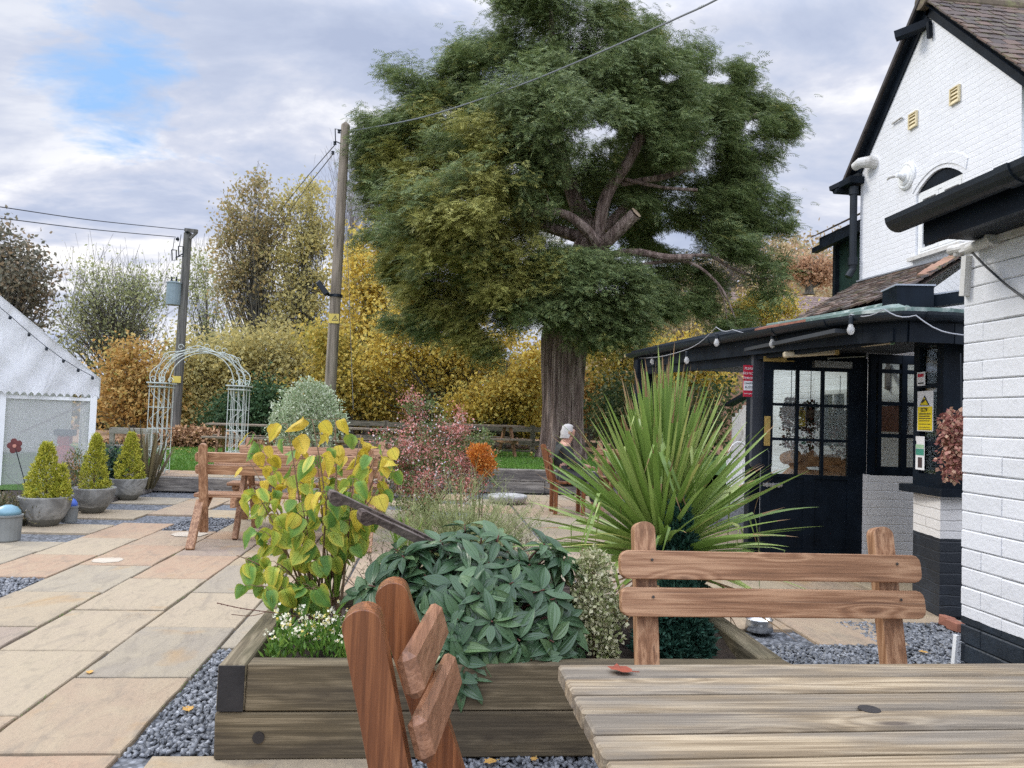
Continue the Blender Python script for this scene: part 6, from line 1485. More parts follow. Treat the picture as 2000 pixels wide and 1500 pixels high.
# --- pink abelia, orange shrub, variegated dome
ABL=m_leaf('abelia_leaf',[(0,(.16,.12,.06)),(.2,(.30,.15,.10)),(.4,(.50,.18,.14)),(.7,(.60,.25,.21)),(.88,(.66,.38,.34)),(.93,(.18,.17,.08)),(1,(.75,.62,.60))],.55,.2)
g=P(838,930,9.6); ab=thing('abelia_shrub',(g.x,9.6,0),'large airy shrub with reddish pink bracts and dark leaves','shrub')
bl=[(P(x,y,Y),(r*Y/1500*1.05,r*Y/1500*.9,r*Y/1500),w) for x,y,Y,r,w in((850,880,9.6,75,2),(790,900,9.5,62,1.5),(905,890,9.6,56,1.4),(840,930,9.4,70,1.6),(880,950,9.3,60,1),(800,950,9.3,55,1),(825,835,9.7,46,.6),(865,830,9.8,38,.45),(760,920,9.5,42,.8),(930,910,9.5,35,.7),(815,790,9.8,26,.35),(765,870,9.7,34,.5))]
stems(ab,(g.x,9.6,0),[b[0] for b in bl]*3,.012,BARK)
CC=[];
for c,r,w_ in bl:
    for u in ball(int(15*w_)+2,.4): CC.append(np.array(c)+u*np.array(r)*1.12)
CC=np.array(CC); kk=85; isp=rng.random(len(CC))<.56; Pq=np.repeat(CC,kk,0); N=len(Pq); Pq=Pq+rng.normal(size=(N,3))*.055*rng.uniform(.5,1.6,(N,1)); D=rng.normal(size=(N,3))+np.array([0,0,.5])
ABG=m_leaf('abelia_green',[(0,(.07,.12,.035)),(.5,(.14,.20,.06)),(.85,(.17,.18,.07)),(1,(.30,.20,.10))],.55,.2)
npmesh('foliage',inst(np.array(T_DIA[0])*np.array([1.1,1,1]),frames(D,rng.random(N)*6.28),Pq,rng.uniform(.02,.044,N)),T_DIA[1],4,N,[ABL,ABG],np.repeat(np.repeat((~isp).astype(int),kk),2),ab)
N=420; q=[]; 
for i in range(N):
    c,r,w_=random.choice(bl); u=Vector(unit(1)[0]); u.y=-abs(u.y); q.append(Vector(c)+Vector((u.x*r[0],u.y*r[1],u.z*r[2]))*1.05)
d=rng.normal(size=(N,3))+np.array([0,-.6,.2]); npmesh('blossom',inst(T_WIDE[0],frames(d,rng.random(N)*6),A_(q),rng.uniform(.014,.028,N)),T_WIDE[1],4,N,m_leaf('abelia_flower',[(0,(.75,.68,.70)),(.8,(.78,.74,.76)),(.93,(.35,.28,.62)),(1,(.8,.5,.55))],.5,.2),None,ab)
ORL=m_leaf('orange_leaf',[(0,(.42,.13,.025)),(.6,(.58,.20,.03)),(1,(.68,.32,.06))],.5,.25)
g=P(940,940,9.9); os_=thing('orange_shrub',(g.x,9.15,.1),'small compact bright orange shrub at the right edge of the pink one','shrub')
bl=[(P(x,y,9.1),(r*9.1/1500,)*3,w) for x,y,r,w in((940,892,24,1),(947,910,20,.8),(930,885,18,.6))]; bushcloud(os_,'foliage',bl,2400,.028,T_DIA,ORL,.8,1.2); stems(os_,(g.x*.93,9.15,.1),[b[0] for b in bl],.008,BARK)
PIT=m_leaf('silver_leaf',[(0,(.20,.28,.13)),(.35,(.36,.44,.25)),(.7,(.55,.61,.42)),(1,(.70,.73,.58))],.5,.2)
g=P(600,860,14.2); pt=thing('variegated_dome',(g.x,14.2,.2),'rounded pale silver-green variegated shrub below the weathered pole','shrub')
bl=[(P(x,y,Y),(r*Y/1500,r*Y/1500,r*Y/1500),w) for x,y,Y,r,w in((600,800,14.2,56,2),(570,815,14.1,42,1),(635,808,14.1,40,1),(605,775,14.2,34,1),(585,785,14.3,30,.7),(625,780,14.2,32,.7),(600,840,14,55,1.4),(550,832,14.1,26,.5),(655,830,14.1,28,.5),(560,850,14.0,32,.5))]
bushcloud(pt,'foliage',bl,9500,.05,T_DIA,PIT,.8,1.1,.45); stems(pt,(g.x,14.2,.2),[b[0] for b in bl],.02,BARK)
# --- bed plants on the left
PUR=m_plain('purple_twig',(.10,.07,.085),.8,.3)
g=P(45,960,8.6); wisps('wispy_twig_shrub','bare wispy purple-grey twig shrub behind the nearest bowl',(g.x,9.2,.05),46,.62,.42,(PUR,None),True,.10)
g=P(25,1000,8.3); r_=thing('low_bed_shrub',(g.x,8.5,.05),'low brownish green plants filling the bed left of the nearest bowl','shrub')
MIXG=m_leaf('bed_leaf',[(0,(.06,.08,.03)),(.5,(.14,.13,.06)),(.8,(.22,.17,.09)),(.93,(.3,.26,.18)),(1,(.6,.58,.5))],.6,.2)
bushcloud(r_,'foliage',[(P(x,y,8.5),(.22,.22,.12),1) for x,y in((30,1005),(60,1000),(0,1000),(-30,980),(20,985))],2600,.04,T_SLIM,MIXG,.6,1.6,.2,.8)
g=P(155,935,9.9); r_=thing('rusty_bed_shrub',(g.x,10.2,.05),'green shrub tipped rusty orange between the first and second conifers','shrub')
bushcloud(r_,'foliage',[(P(x,y,10.1),(.16,.2,.22),1) for x,y in((140,935),(150,910),(165,940),(150,960))],2200,.04,T_SLIM,m_leaf('rusty_leaf',[(0,(.06,.10,.03)),(.6,(.15,.19,.06)),(.85,(.35,.19,.06)),(1,(.5,.25,.1))],.6,.2),.6,1.4,.2,.7); stems(r_,(g.x,10.2,.05),[P(x,y,10.1) for x,y in((140,935),(150,905),(165,940))],.006,BARK)
g=P(214,950,11.0); r_=thing('blue_green_shrub',(g.x,11.1,.05),'dark blue-green shrub between the second and third conifers','shrub')
bushcloud(r_,'foliage',[(P(x,y,11.1),(.2,.2,.26),1) for x,y in((212,930),(222,950),(205,905),(225,905))],2400,.045,T_DIA,m_leaf('blue_green_leaf',[(0,(.02,.05,.035)),(.6,(.045,.09,.06)),(1,(.10,.15,.11))],.5,.15),.6,1.0,.2,.4); stems(r_,(g.x,11.1,.05),[P(212,905,11.1),P(222,925,11.1)],.008,BARK)
BRZ=m_leaf('bronze_blade',[(0,(.07,.06,.03)),(.5,(.14,.11,.055)),(1,(.24,.20,.10))],.5,.2)
g=P(287,925,11.9); blades('bronze_flax','bronze sword-leaved flax standing left of the garden arch','plant',(g.x,11.95,.05),26,1.15,.065,(R_(62),R_(89)),BRZ,spread=.10,droop=.06)
# dried hanging plant by the white wing
DRY=m_leaf('dried_leaf',[(0,(.20,.07,.06)),(.4,(.38,.16,.13)),(.7,(.48,.27,.19)),(1,(.58,.42,.28))],.7,.25)
hb=thing('hanging_basket_plant',P(1866,830,4.75),'faded pink trailing plant hanging against the bay corner','hanging plant')
bl=[(P(x,y,4.75),(.075,.08,.09),w) for x,y,w in((1862,825,1),(1872,850,1.3),(1858,845,.8),(1870,885,1),(1868,920,.6),(1855,870,.4),(1876,905,.8),(1853,905,.2))]
bushcloud(hb,'foliage',bl,1500,.032,T_WIDE,DRY,.6,1.0,.3,-.5); m=MB(); c=P(1878,860,4.8); m.lathe(c,[(0,-.11),(.09,-.07),(.13,.02),(.125,.03),(0,.03)],16); m.build('basket',BARK,hb); m=MB(); m.tube([c,P(1876,690,4.85)],.004,5); m.build('hanger',BLKP,hb)
# baskets and logs inside the porch, seen through the panes
for k,(x_,y_,lb) in enumerate(((1545,800,'trailing dark red basket plant behind the left door panes'),(1583,805,'dark red hanging basket plant behind the middle door panes'),(1640,815,'dark trailing basket plant behind the right door panes'))):
    c=P(x_,y_,7.9); v=thing('hanging_basket_plant',c,lb,'hanging plant','basket plants behind the door')
    bushcloud(v,'foliage',[(c+Vector((0,0,dz)),(r,r,r),w) for dz,r,w in((0,.10,1),(-.13,.10,.8),(-.32,.09,.4),(.08,.06,.3))],620,.04,T_WIDE,m_leaf('basket_leaf%d'%k,[(0,(.025,.035,.015)),(.5,(.06,.06,.03)),(.7,(.16,.04,.035)),(1,(.24,.12,.08))],.6,.15),.6,1,.3,-.5)
    m=MB(); m.lathe(c+Vector((0,0,.0)),[(0,-.1),(.09,-.06),(.12,.02),(0,.02)],12); m.build('basket',BARK,v); m=MB(); m.tube([c,c+Vector((0,0,.45))],.004,4); m.build('hanger',BLKP,v)
LOGM=m_plain('split_log',(.34,.18,.09),.8,.3,8,.4,30); LOGE=m_plain('log_end',(.50,.34,.20),.8,.2,14)
gl=P(1585,915,8.2)
for k,(x_,y_,r,ang,lb) in enumerate(((1544,893,.075,20,'round log end at the left of the log heap behind the door'),(1556,915,.06,48,'short log leaning right in the heap behind the door'),(1570,922,.055,130,'thin log leaning left at the foot of the heap behind the door'),(1592,900,.065,84,'long log lying flat on top of the heap behind the door'),(1612,908,.055,112,'log sloping at the right of the heap behind the door'),(1630,915,.05,60,'thin split log at the far right of the heap behind the door'),(1590,926,.05,92,'lowest log of the heap behind the door'))):
    c=P(x_,y_,8.1); R3=Matrix.Rotation(R_(ang),3,'Y')@Matrix.Rotation(R_(80 if k==0 else 10),3,'X'); m=MB(); L=.12 if k==0 else .26; m.lathe(c,[(r*.9,-L),(r,0),(r*.93,L)],9,R3); o=m.build('log',LOGM); tag(o,lb,'log','logs behind the door')
m=MB(); m.box((gl.x,gl.y+.05,gl.z-.28),(.9,.35,.05)); 
for x_ in(-.4,.4): m.box((gl.x+x_,gl.y+.05,(gl.z-.3)/2),(.05,.3,gl.z-.3))
tag(m.build('log_bench',WB[0]),'low brown bench carrying logs behind the open door','bench')
# ------------------------------------------------------------------ trees
def clumps_px(blobs,Y,k=1.0):
    out=[]
    for (cx,cy,rx,ry,n,*dy) in blobs:
        dY=dy[0] if dy else 0; s=(Y+dY)/1500
        b=ball(n,.4)
        for a in b:
            p=P(cx+rx*a[0],cy+ry*a[1],Y+dY+a[2]*min(rx,ry)*s*k); out.append(tuple(p))
    return np.array(out)
def tree(name,label,cat,base,C,leafm,bark,per,spread,size,tmpl=T_DIA,wid=1.0,r0=.2,group=None,limbs=1.0,droop=.2,leafy=1.0,fork=.25,top=.8,bend=(0,0),twig=0,twl=.6,squash=.8):
    root=thing(name,base,label,cat,group); b=Vector(base); cen=Vector(C.mean(0)); zt=C[:,2].max()
    if leafy>0:
        keep=rng.random(len(C))<leafy; CC=C[keep]; kk=(per*rng.uniform(.5,1.5,len(CC))).astype(int)
        Pp=np.repeat(CC,kk,0); N=len(Pp); Pp=Pp+rng.normal(size=(N,3))*spread*np.array([1,1,squash])*np.where(rng.random((N,1))<.12,rng.uniform(1.1,1.6,(N,1)),rng.uniform(.5,1.2,(N,1)))
        D=rng.normal(size=(N,3))+np.array([0,0,-droop]); T=np.array(tmpl[0])*np.array([wid,1,1])
        npmesh('crown',inst(T,frames(D,rng.random(N)*6.28),Pp,size*rng.uniform(.6,1.3,N)),tmpl[1],len(T),N,leafm,None,root)
    m=MB(); topp=Vector((cen.x+bend[0],cen.y+bend[1],b.z+(zt-b.z)*top)); path=[b,b.lerp(topp,.3)+Vector((bend[0]*.3,0,0)),b.lerp(topp,.65),topp]; path=catm([Vector(p) for p in path],4); n=len(path)
    rad=[max(.02,r0*(1-.85*i/(n-1))) for i in range(n)]; rad[0]*=1.25; m.tube(path,rad,9)
    idx=[i for i in range(len(C)) if random.random()<limbs]
    for i in idx:
        e=Vector(C[i]); zf=(e.z-b.z)/(zt-b.z); j=min(n-2,max(int(n*fork),int((zf-.22)*n*random.uniform(.6,.95)/max(top,.1)))); s=path[j]; d=(e-s)
        if d.length<.1: continue
        rr=max(.012,rad[j]*.35*random.uniform(.5,1)); mid=s.lerp(e,.5)+Vector((random.uniform(-.1,.1),random.uniform(-.1,.1),-.02))*d.length
        m.tube(bez(s,mid,e,6),[rr,rr*.8,rr*.62,rr*.45,rr*.3,rr*.15],5,False)
        for q in range(twig):
            t=e+Vector((random.gauss(0,.35),random.gauss(0,.35),.0))*twl; u=Vector((random.gauss(0,.35),random.gauss(0,.35),1)).normalized()*twl*random.uniform(.5,1.2); m.tube([s.lerp(e,random.uniform(.5,1)),t,t+u],[rr*.3,rr*.22,.006],3,False)
    m.build('trunk',bark,root); return root
# --- the yew
YY=17.4
gY=P(1098,900,YY); yew=thing('yew_tree',(gY.x,YY,.3),'huge old yew with dense dark green crown and fluted reddish trunk','tree')
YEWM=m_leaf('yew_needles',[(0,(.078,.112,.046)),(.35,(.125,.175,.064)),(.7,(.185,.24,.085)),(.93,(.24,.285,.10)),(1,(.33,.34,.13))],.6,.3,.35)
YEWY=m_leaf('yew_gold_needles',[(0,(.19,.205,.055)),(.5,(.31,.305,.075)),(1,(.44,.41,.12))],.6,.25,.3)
blob=[(1130,300,250,230,230,1.0),(1080,60,95,110,62,0),(1180,90,140,100,60,.5),(900,230,130,110,75,0),(790,330,95,150,70,.3),(760,300,55,90,22,0),(800,480,90,90,48,.2),(880,420,130,140,85,-1.6),(960,330,120,140,60,-1.8),(1060,250,130,140,70,-2.0),(1010,560,140,80,62,-1.2),(860,600,100,60,36,-.4),(960,620,110,50,34,-.6),(820,560,80,60,24,0),(1150,570,110,80,70,-1.7),(1190,640,70,55,40,-1.4),(1150,660,50,40,18,-1.3),(1100,620,70,60,26,-1.6),(1350,180,130,110,75,.2),(1440,260,100,90,48,0),(1300,250,110,110,46,-1.2),(1460,390,70,90,38,0),(1400,430,80,90,40,.6),(1440,470,50,50,18,-.3),(1290,440,110,90,40,2.0),(1330,560,90,45,22,.4),(1280,590,60,40,12,-.4),(1395,600,45,50,12,-.3),(1240,140,110,90,44,-.6),(970,130,90,70,32,.3),(1510,240,42,45,12,0),(1485,320,40,50,10,0),(1000,-20,30,40,8,0),(1060,-30,60,40,14,0),(720,260,25,30,5,0),(730,375,30,50,7,0),(1250,300,130,120,40,1.6),(1150,430,160,120,40,2.2),(760,480,60,30,8,.2),(1080,480,90,70,24,-1.2),(930,520,120,70,40,-1.6),(880,640,60,40,10,-.5)]
blob=[(1130+(b[0]-1130)*.925,330+(b[1]-330)*.95,b[2]*.9,b[3]*.9,int(b[4]*1.5),*b[5:]) for b in blob]
def lobes(blobs,Y):
    out=[];lob=[];k=0
    for (cx,cy,rx,ry,n,*dy) in blobs:
        dY=dy[0] if dy else 0; sc=(Y+dY)/1500; L=max(2,int(n/4.2)); u=unit(L); r=rng.uniform(.5,1.0,L)
        for a,q in zip(u,r):
            c=np.array(tuple(P(cx+rx*a[0]*q,cy+ry*a[1]*q,Y+dY+a[2]*q*min(rx,ry)*sc))); R=random.uniform(.30,.62)*min(1,.45+min(rx,ry)/110)
            o_=c-np.array([cx_,YY+.2,c[2]-.3]); o_/=max(np.linalg.norm(o_),.3)
            for j in range(11):
                v=unit(1)[0]+np.array([0,0,.35])+o_*.7; v/=np.linalg.norm(v); out.append(c+v*np.array([1.1,1.1,.62])*R*random.uniform(.5,1.0)); lob.append(k)
            k+=1
    return np.array(out),np.array(lob),k
cx_=gY.x
blob+=[(830,630,60,36,18,-.3),(910,665,50,30,16,-.8),(970,690,36,20,10,-1.0),(765,330,26,80,12,0),(775,260,34,30,8,0),(790,165,36,40,9,0),(1515,250,24,26,6,0),(1500,420,30,40,9,0),(1405,620,36,40,12,-.3),(1290,606,34,30,10,-.5),(1450,150,40,34,8,0),(1180,10,50,26,8,0),(1020,10,34,30,8,0),(870,175,40,30,8,0),(1455,185,26,30,6,0)]
C,LOB,NL=lobes(blob,YY)
blob.append((1200,390,150,110,70,1.9)); C2=clumps_px([(b[0],b[1],b[2]*.92,b[3]*.92,int(b[4]*.34),*b[5:]) for b in blob],YY,.8); LOB=np.concatenate([LOB,NL+np.arange(len(C2))]); C=np.concatenate([C,C2]); NL+=len(C2)
# crown openings where bare limbs show
def open_(p):
    x,y=toPix(p)
    for (a,b,rx,ry,Yl) in((1130,446,80,36,17.5),(1235,320,34,66,17.2),(1305,354,62,26,17.3),(1300,502,70,18,17.4),(1395,150,30,14,30),(1170,258,36,12,30),(1460,240,20,14,30),(1310,462,46,16,30),(1300,150,28,12,30),(1120,470,16,10,30),(1010,330,14,12,30)):
        if ((x-a)/rx)**2+((y-b)/ry)**2<1 and p[1]<Yl: return True
    return False
kp=np.array([not open_(c) for c in C]); C=C[kp]; LOB=LOB[kp]
ax=np.array([gY.x,YY+.3])
# sprays: a drooping twig with two ranks of needle shoots
nk=5
ST=[];SF=[]
for k in range(nk):
    t=(k+.5)/nk; y=t; z=.12*t-.34*t*t
    for s in(-1,1):
        b=len(ST); L=.36*(1-.55*t)+.05; ST+=[(0,y-.06,z),(s*L*.45,y+.10,z+.01),(s*L,y+.26,z-.16*L-.02),(s*L*.5,y+.20,z-.03)]; SF.append((b,b+1,b+2,b+3))
b=len(ST); ST+=[(-.05,.8,-.12),(.05,.8,-.12),(0,1.15,-.32)]; SF.append((b,b+1,b+2))
per=25
LB=np.repeat(LOB,per)
NP=np.repeat(C,per,0)+rng.normal(size=(len(C)*per,3))*np.array([.13,.13,.10])*np.where(rng.random((len(C)*per,1))<.14,1.8,1.0)
kp=np.array([not (open_(c) and random.random()<.93) for c in NP]); NP=NP[kp]; LB=LB[kp]
lowt=np.array([toPix(c) for c in NP]); kp=~((lowt[:,1]>650+np.clip((lowt[:,0]-1085)*1.0,0,55))&(lowt[:,0]>1035)&(lowt[:,0]<1150)); NP=NP[kp]; LB=LB[kp]
Dh=NP[:,:2]-ax; Dh/=np.maximum(np.linalg.norm(Dh,axis=1,keepdims=True),.2); N=len(NP)
D=np.column_stack([Dh,np.zeros(N)])+rng.normal(size=(N,3))*np.array([.55,.55,.35])+np.array([0,0,-.12])
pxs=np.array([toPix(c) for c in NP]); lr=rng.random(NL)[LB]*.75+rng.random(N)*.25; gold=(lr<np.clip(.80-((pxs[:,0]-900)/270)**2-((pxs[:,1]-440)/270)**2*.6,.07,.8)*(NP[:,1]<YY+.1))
low=rng.random(N)<0; 
Mx=frames(D,rng.normal(size=N)*.5); S=rng.uniform(.11,.27,N)
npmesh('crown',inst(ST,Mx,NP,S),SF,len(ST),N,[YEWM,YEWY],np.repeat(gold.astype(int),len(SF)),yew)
# trunk with flutes and root flare, limbs
m=MB(); rowsT=[];b0=P(1096,905,YY);
prof=[(905,56),(893,50),(870,46),(830,43),(790,42),(740,43),(700,45),(660,48),(620,46),(560,45),(500,42),(470,36)]
nA=160; cxs=[1094,1095,1096,1097,1098,1098,1100,1104,1110,1125,1150,1160]
for (y_,rp),cxp in zip(prof,cxs):
    c=P(cxp,y_,YY); r=rp*YY/1500
    for k in range(nA):
        a=2*math.pi*k/nA; fl=1-.12*abs(math.sin(a*4.5+.004*y_))**6-.11*abs(math.sin(a*8.5-.006*y_+1))**5-.07*abs(math.sin(a*15.5+1+.004*y_))**3+.05*math.sin(a*3+y_*.01)+(.22*max(0,math.sin(a*5+.7))*max(0,(y_-868)/37) if y_>868 else 0)
        m.v.append((c.x+math.cos(a)*r*fl,c.y+math.sin(a)*r*fl,c.z))
for j in range(len(prof)-1):
    for k in range(nA): m.f.append((j*nA+k,j*nA+(k+1)%nA,(j+1)*nA+(k+1)%nA,(j+1)*nA+k)); m.m.append(0)
def limb(pts,r0,r1,Y=YY,n=10):
    q=catm([P(x,y,Y_) for x,y,Y_ in pts],5); k=len(q); m.tube(q,[r0+(r1-r0)*i/(k-1) for i in range(k)],n)
limb([(1160,500,17.2),(1163,472,16.9),(1135,440,16.7),(1102,418,16.6),(1055,412,16.5),(1028,430,16.4)],.16,.05)
limb([(1165,490,17.1),(1195,462,16.7),(1240,418,16.3)],.17,.145)
limb([(1165,480,17.3),(1172,430,17.1),(1188,375,17.0),(1228,315,16.8),(1264,244,16.7)],.17,.11)
limb([(1215,360,17.2),(1250,353,17.0),(1300,345,16.9),(1348,326,16.8)],.06,.075)
limb([(1200,345,17.2),(1250,357,16.9),(1300,367,16.8),(1362,371,16.7)],.05,.035)
limb([(1180,500,17.3),(1240,492,17.0),(1300,502,16.9),(1352,502,16.8)],.09,.07)
limb([(1180,530,17.2),(1330,510,17.0),(1400,552,16.8),(1432,612,16.7),(1436,640,16.7)],.05,.012)
limb([(1400,552,16.8),(1415,590,16.8),(1420,628,16.8)],.02,.01)
limb([(1330,500,17.3),(1385,500,17.0),(1425,522,17.0),(1470,540,17.0),(1500,545,17.0)],.045,.025)
limb([(1262,266,16.8),(1285,262,16.7),(1322,272,16.7)],.035,.02); limb([(1300,265,16.7),(1330,300,16.7),(1352,336,16.7)],.018,.014); limb([(1318,290,16.8),(1340,305,16.75),(1356,338,16.7)],.012,.012)
limb([(1200,160,17.4),(1260,150,17.2),(1285,140,17.1),(1318,116,17.0)],.05,.02); limb([(1050,330,16.8),(1070,390,16.8),(1066,400,16.8)],.035,.012); limb([(1150,170,17.3),(1172,185,17.2),(1170,200,17.2)],.015,.015)
limb([(1060,600,17.0),(1010,545,16.6),(990,520,16.5)],.07,.03); limb([(1165,480,17.6),(1120,380,17.9),(1085,250,17.8),(1080,120,17.6),(1075,20,17.5)],.24,.05); limb([(1150,470,17.8),(950,400,17.8),(820,330,17.5)],.16,.04); limb([(1180,450,18),(1300,330,18),(1420,240,17.7)],.16,.04)
limb([(1400,245,17.4),(1450,235,17.3),(1480,220,17.2)],.03,.012)
m.build('trunk',YEWB,yew,smooth=False)
m=MB(); q=P(1243,415,16.28); dq=(P(1243,415,16.28)-P(1195,462,16.7)).normalized(); m.lathe(q,[(0,.004),(.13,.004),(.135,.0),(.0,-.01)],14,dq.to_track_quat('Z','Y').to_matrix()); m.build('sawn_face',m_plain('cut_wood',(.45,.33,.22),.8,.2,20),yew)
# outlying sprig on its bare branch
Cs=clumps_px([(1497,540,38,48,26),(1480,505,14,18,4),(1525,520,16,12,4),(1515,565,20,20,6),(1490,580,18,14,4)],17.0)
NP=np.repeat(Cs,11,0)+rng.normal(size=(len(Cs)*11,3))*.14; N=len(NP); D=rng.normal(size=(N,3))+np.array([0,0,-.1])
npmesh('sprig',inst(ST,frames(D,rng.normal(size=N)*.5),NP,rng.uniform(.18,.38,N)),SF,len(ST),N,YEWM,None,yew)
# --- autumn leaf materials (some paler and duller, haze painted into their colour)
def lf(nm,st,tr=.45,k=1.4): return m_leaf(nm,[(p,tuple(min(.85,x*k) for x in c)) for p,c in st],.65,tr,.3,.25)
M_YEL=lf('yellow_maple',[(0,(.22,.18,.05)),(.25,(.38,.27,.055)),(.55,(.53,.41,.085)),(.85,(.62,.48,.14)),(1,(.32,.33,.11))])
M_YLG=lf('yellow_green',[(0,(.20,.185,.05)),(.5,(.34,.275,.06)),(.85,(.48,.35,.075)),(1,(.26,.28,.08))])
M_ORG=lf('orange_beech',[(0,(.22,.14,.05)),(.35,(.34,.20,.06)),(.6,(.42,.27,.09)),(.85,(.46,.34,.13)),(1,(.26,.25,.07))])
M_OLV=lf('olive_brown',[(0,(.19,.17,.085)),(.5,(.28,.235,.115)),(.85,(.36,.26,.12)),(1,(.24,.25,.12))])
M_OLB=lf('olive_yellow',[(0,(.26,.24,.11)),(.5,(.37,.33,.14)),(1,(.47,.39,.15))])
M_GRN=lf('pale_willow',[(0,(.20,.23,.11)),(.5,(.28,.30,.14)),(1,(.36,.36,.18))])
M_OAK=lf('dark_oak',[(0,(.10,.10,.075)),(.5,(.14,.135,.095)),(.8,(.19,.155,.105)),(1,(.25,.18,.11))],.25)
M_HDG=lf('dark_hedge',[(0,(.018,.045,.018)),(.6,(.035,.075,.028)),(1,(.06,.10,.04))],.15)
M_RUS=lf('rust_far',[(0,(.26,.16,.10)),(.5,(.36,.21,.12)),(1,(.42,.28,.17))])
M_TWG=m_plain('twig_grey',(.20,.175,.155),.9,.2,3)
def base_at(x,Y,z=.3): p=P(x,800,Y); return (p.x,Y,z)
def T(nm,lb,blobs,Y,leafm,per,spread,size,x0=None,bark=GREYB,r0=.2,dens=.8,**k):
    blobs=[(b[0],b[1],b[2],b[3],max(3,int(b[4]*k.pop('dens',.8))) if False else max(3,int(b[4]*dens)),*b[5:]) for b in blobs]
    C=clumps_px(blobs,Y,.9); x=x0 if x0 is not None else sum(b[0] for b in blobs)/len(blobs)
    return tree(nm,lb,'tree',base_at(x,Y,k.pop('z',.2)),C,leafm,bark,per,spread,size,group='autumn trees behind the lawn',r0=r0,**k)
T('oak_tree','dark spreading oak rising behind the marquee at the left edge',[(10,540,85,90,60),(60,560,50,70,22),(-60,470,90,90,40),(80,520,26,26,7),(20,620,80,60,26),(-40,600,80,80,30),(50,610,60,50,12),(20,490,30,40,10)],36,M_OAK,52,.36,.2,5,r0=.4,limbs=.8)
T('willow_tree','pale green half-bare tree with upright twigs left of the transformer pole',[(225,590,105,70,64),(210,660,100,60,48),(270,560,70,45,22),(160,620,50,50,14),(180,540,40,30,8)],40,M_GRN,62,.46,.16,225,r0=.28,limbs=1,twig=5,twl=1.6,leafy=.9,squash=1)
T('willow_tree','grey-green thin tree between the transformer pole and the tall autumn tree',[(405,600,50,110,40),(385,540,30,50,10),(420,680,50,60,18)],41,M_GRN,48,.46,.16,410,r0=.22,limbs=1,twig=4,twl=1.2,squash=1)
T('beech_tree','orange-brown beech behind the left leg of the arch',[(270,730,62,60,46),(225,790,52,44,24),(290,790,60,50,26),(250,690,36,26,10),(215,740,24,40,8)],27,M_ORG,70,.34,.15,262,r0=.16)
T('birch_tree','tall olive-brown autumn tree right of the transformer pole',[(500,430,60,80,56),(470,500,55,90,50),(520,540,60,90,50),(450,580,40,60,18),(500,370,34,34,12),(440,430,18,46,8),(540,450,30,60,14)],31,M_OLV,42,.27,.15,505,dens=.95,r0=.2,limbs=.9,twig=1,twl=.7)
T('birch_tree','tall yellowing autumn tree just left of the weathered pole',[(600,420,45,75,40),(620,480,40,80,34),(575,520,50,90,42),(620,580,50,80,36),(575,610,50,60,26),(600,362,20,24,6),(560,400,20,30,6),(560,640,60,50,26),(490,650,50,50,20),(630,660,40,50,18)],30,M_OLB,42,.25,.15,600,dens=.95,r0=.17,limbs=.9,twig=1,twl=.6)
T('bare_birch','leafless grey birch behind the weathered pole',[(690,370,45,70,46),(660,410,30,50,14),(720,420,30,50,14),(690,450,40,50,16)],38,M_OLV,2,.4,.1,690,bark=M_TWG,r0=.13,limbs=1,twig=6,twl=1.3,leafy=.2)
T('field_maple','yellow maple right of the weathered pole, behind the yew skirts',[(720,520,55,70,46),(700,610,60,70,50),(745,600,50,80,40),(680,680,50,60,30),(760,500,36,50,16)],27,M_YEL,66,.32,.15,715,r0=.16)
T('field_maple','broad yellow maple with forked leaning trunk under the yew',[(830,660,100,70,64),(900,700,80,60,40),(770,690,60,60,32),(840,740,90,50,36),(950,680,70,60,32),(990,720,60,60,28),(800,600,50,50,18),(730,740,60,60,28),(820,590,40,30,10)],24,M_YEL,72,.30,.13,895,r0=.17,limbs=.8,fork=.3)
T('field_maple','bright yellow maple foliage beside the yew trunk along the fence',[(990,780,60,50,40),(940,790,55,50,30),(1030,760,40,60,26),(1020,820,40,36,18),(900,800,40,30,12),(1040,700,30,40,12)],22.3,M_YEL,110,.26,.125,985,r0=.1)
T('olive_tree_mass','olive-brown bushy tree seen through the arch',[(400,730,75,60,50),(450,700,60,60,36),(360,700,40,60,18),(500,720,60,70,40),(560,710,50,70,34),(420,790,70,50,36),(350,800,40,40,14),(600,720,50,60,24)],28,M_OLB,92,.36,.15,440,r0=.15)
T('yellow_green_tree','yellow-green bushy tree behind the variegated dome',[(680,740,70,60,40),(640,690,50,60,24),(720,780,60,50,30),(540,790,50,40,16),(760,790,50,40,18)],25,M_YLG,95,.32,.14,690,r0=.13)
T('yellow_green_tree','green and yellow bushy tree right of the yew trunk',[(1180,720,50,60,30),(1200,650,60,50,24),(1260,700,50,60,24),(1230,760,60,40,20)],25,M_YLG,90,.32,.14,1200,r0=.13)
T('field_maple','yellow maple seen under the porch roof beam',[(1330,740,60,50,34),(1390,730,50,50,26),(1300,690,40,40,14),(1350,690,50,40,16)],23,M_YEL,95,.3,.135,1350,r0=.12)
T('field_maple','small yellow tree crown above the porch gutter',[(1490,605,52,24,40),(1450,608,26,20,12),(1535,600,22,20,10),(1480,590,30,14,10),(1500,640,60,20,14)],19.0,M_YEL,80,.17,.085,1495,r0=.1)
T('hazel_tree','brownish half-bare tree between the yew and the distant roof',[(1330,640,60,50,26),(1290,620,40,40,14),(1400,650,50,36,18),(1340,600,50,30,12)],24,M_OLV,36,.34,.12,1350,r0=.12,twig=4,twl=.7)
T('orange_tree','orange autumn foliage low behind the palm leaves',[(1150,790,40,50,22),(1130,760,26,40,10),(1180,810,40,30,12)],24.5,M_ORG,90,.28,.13,1150,r0=.1)
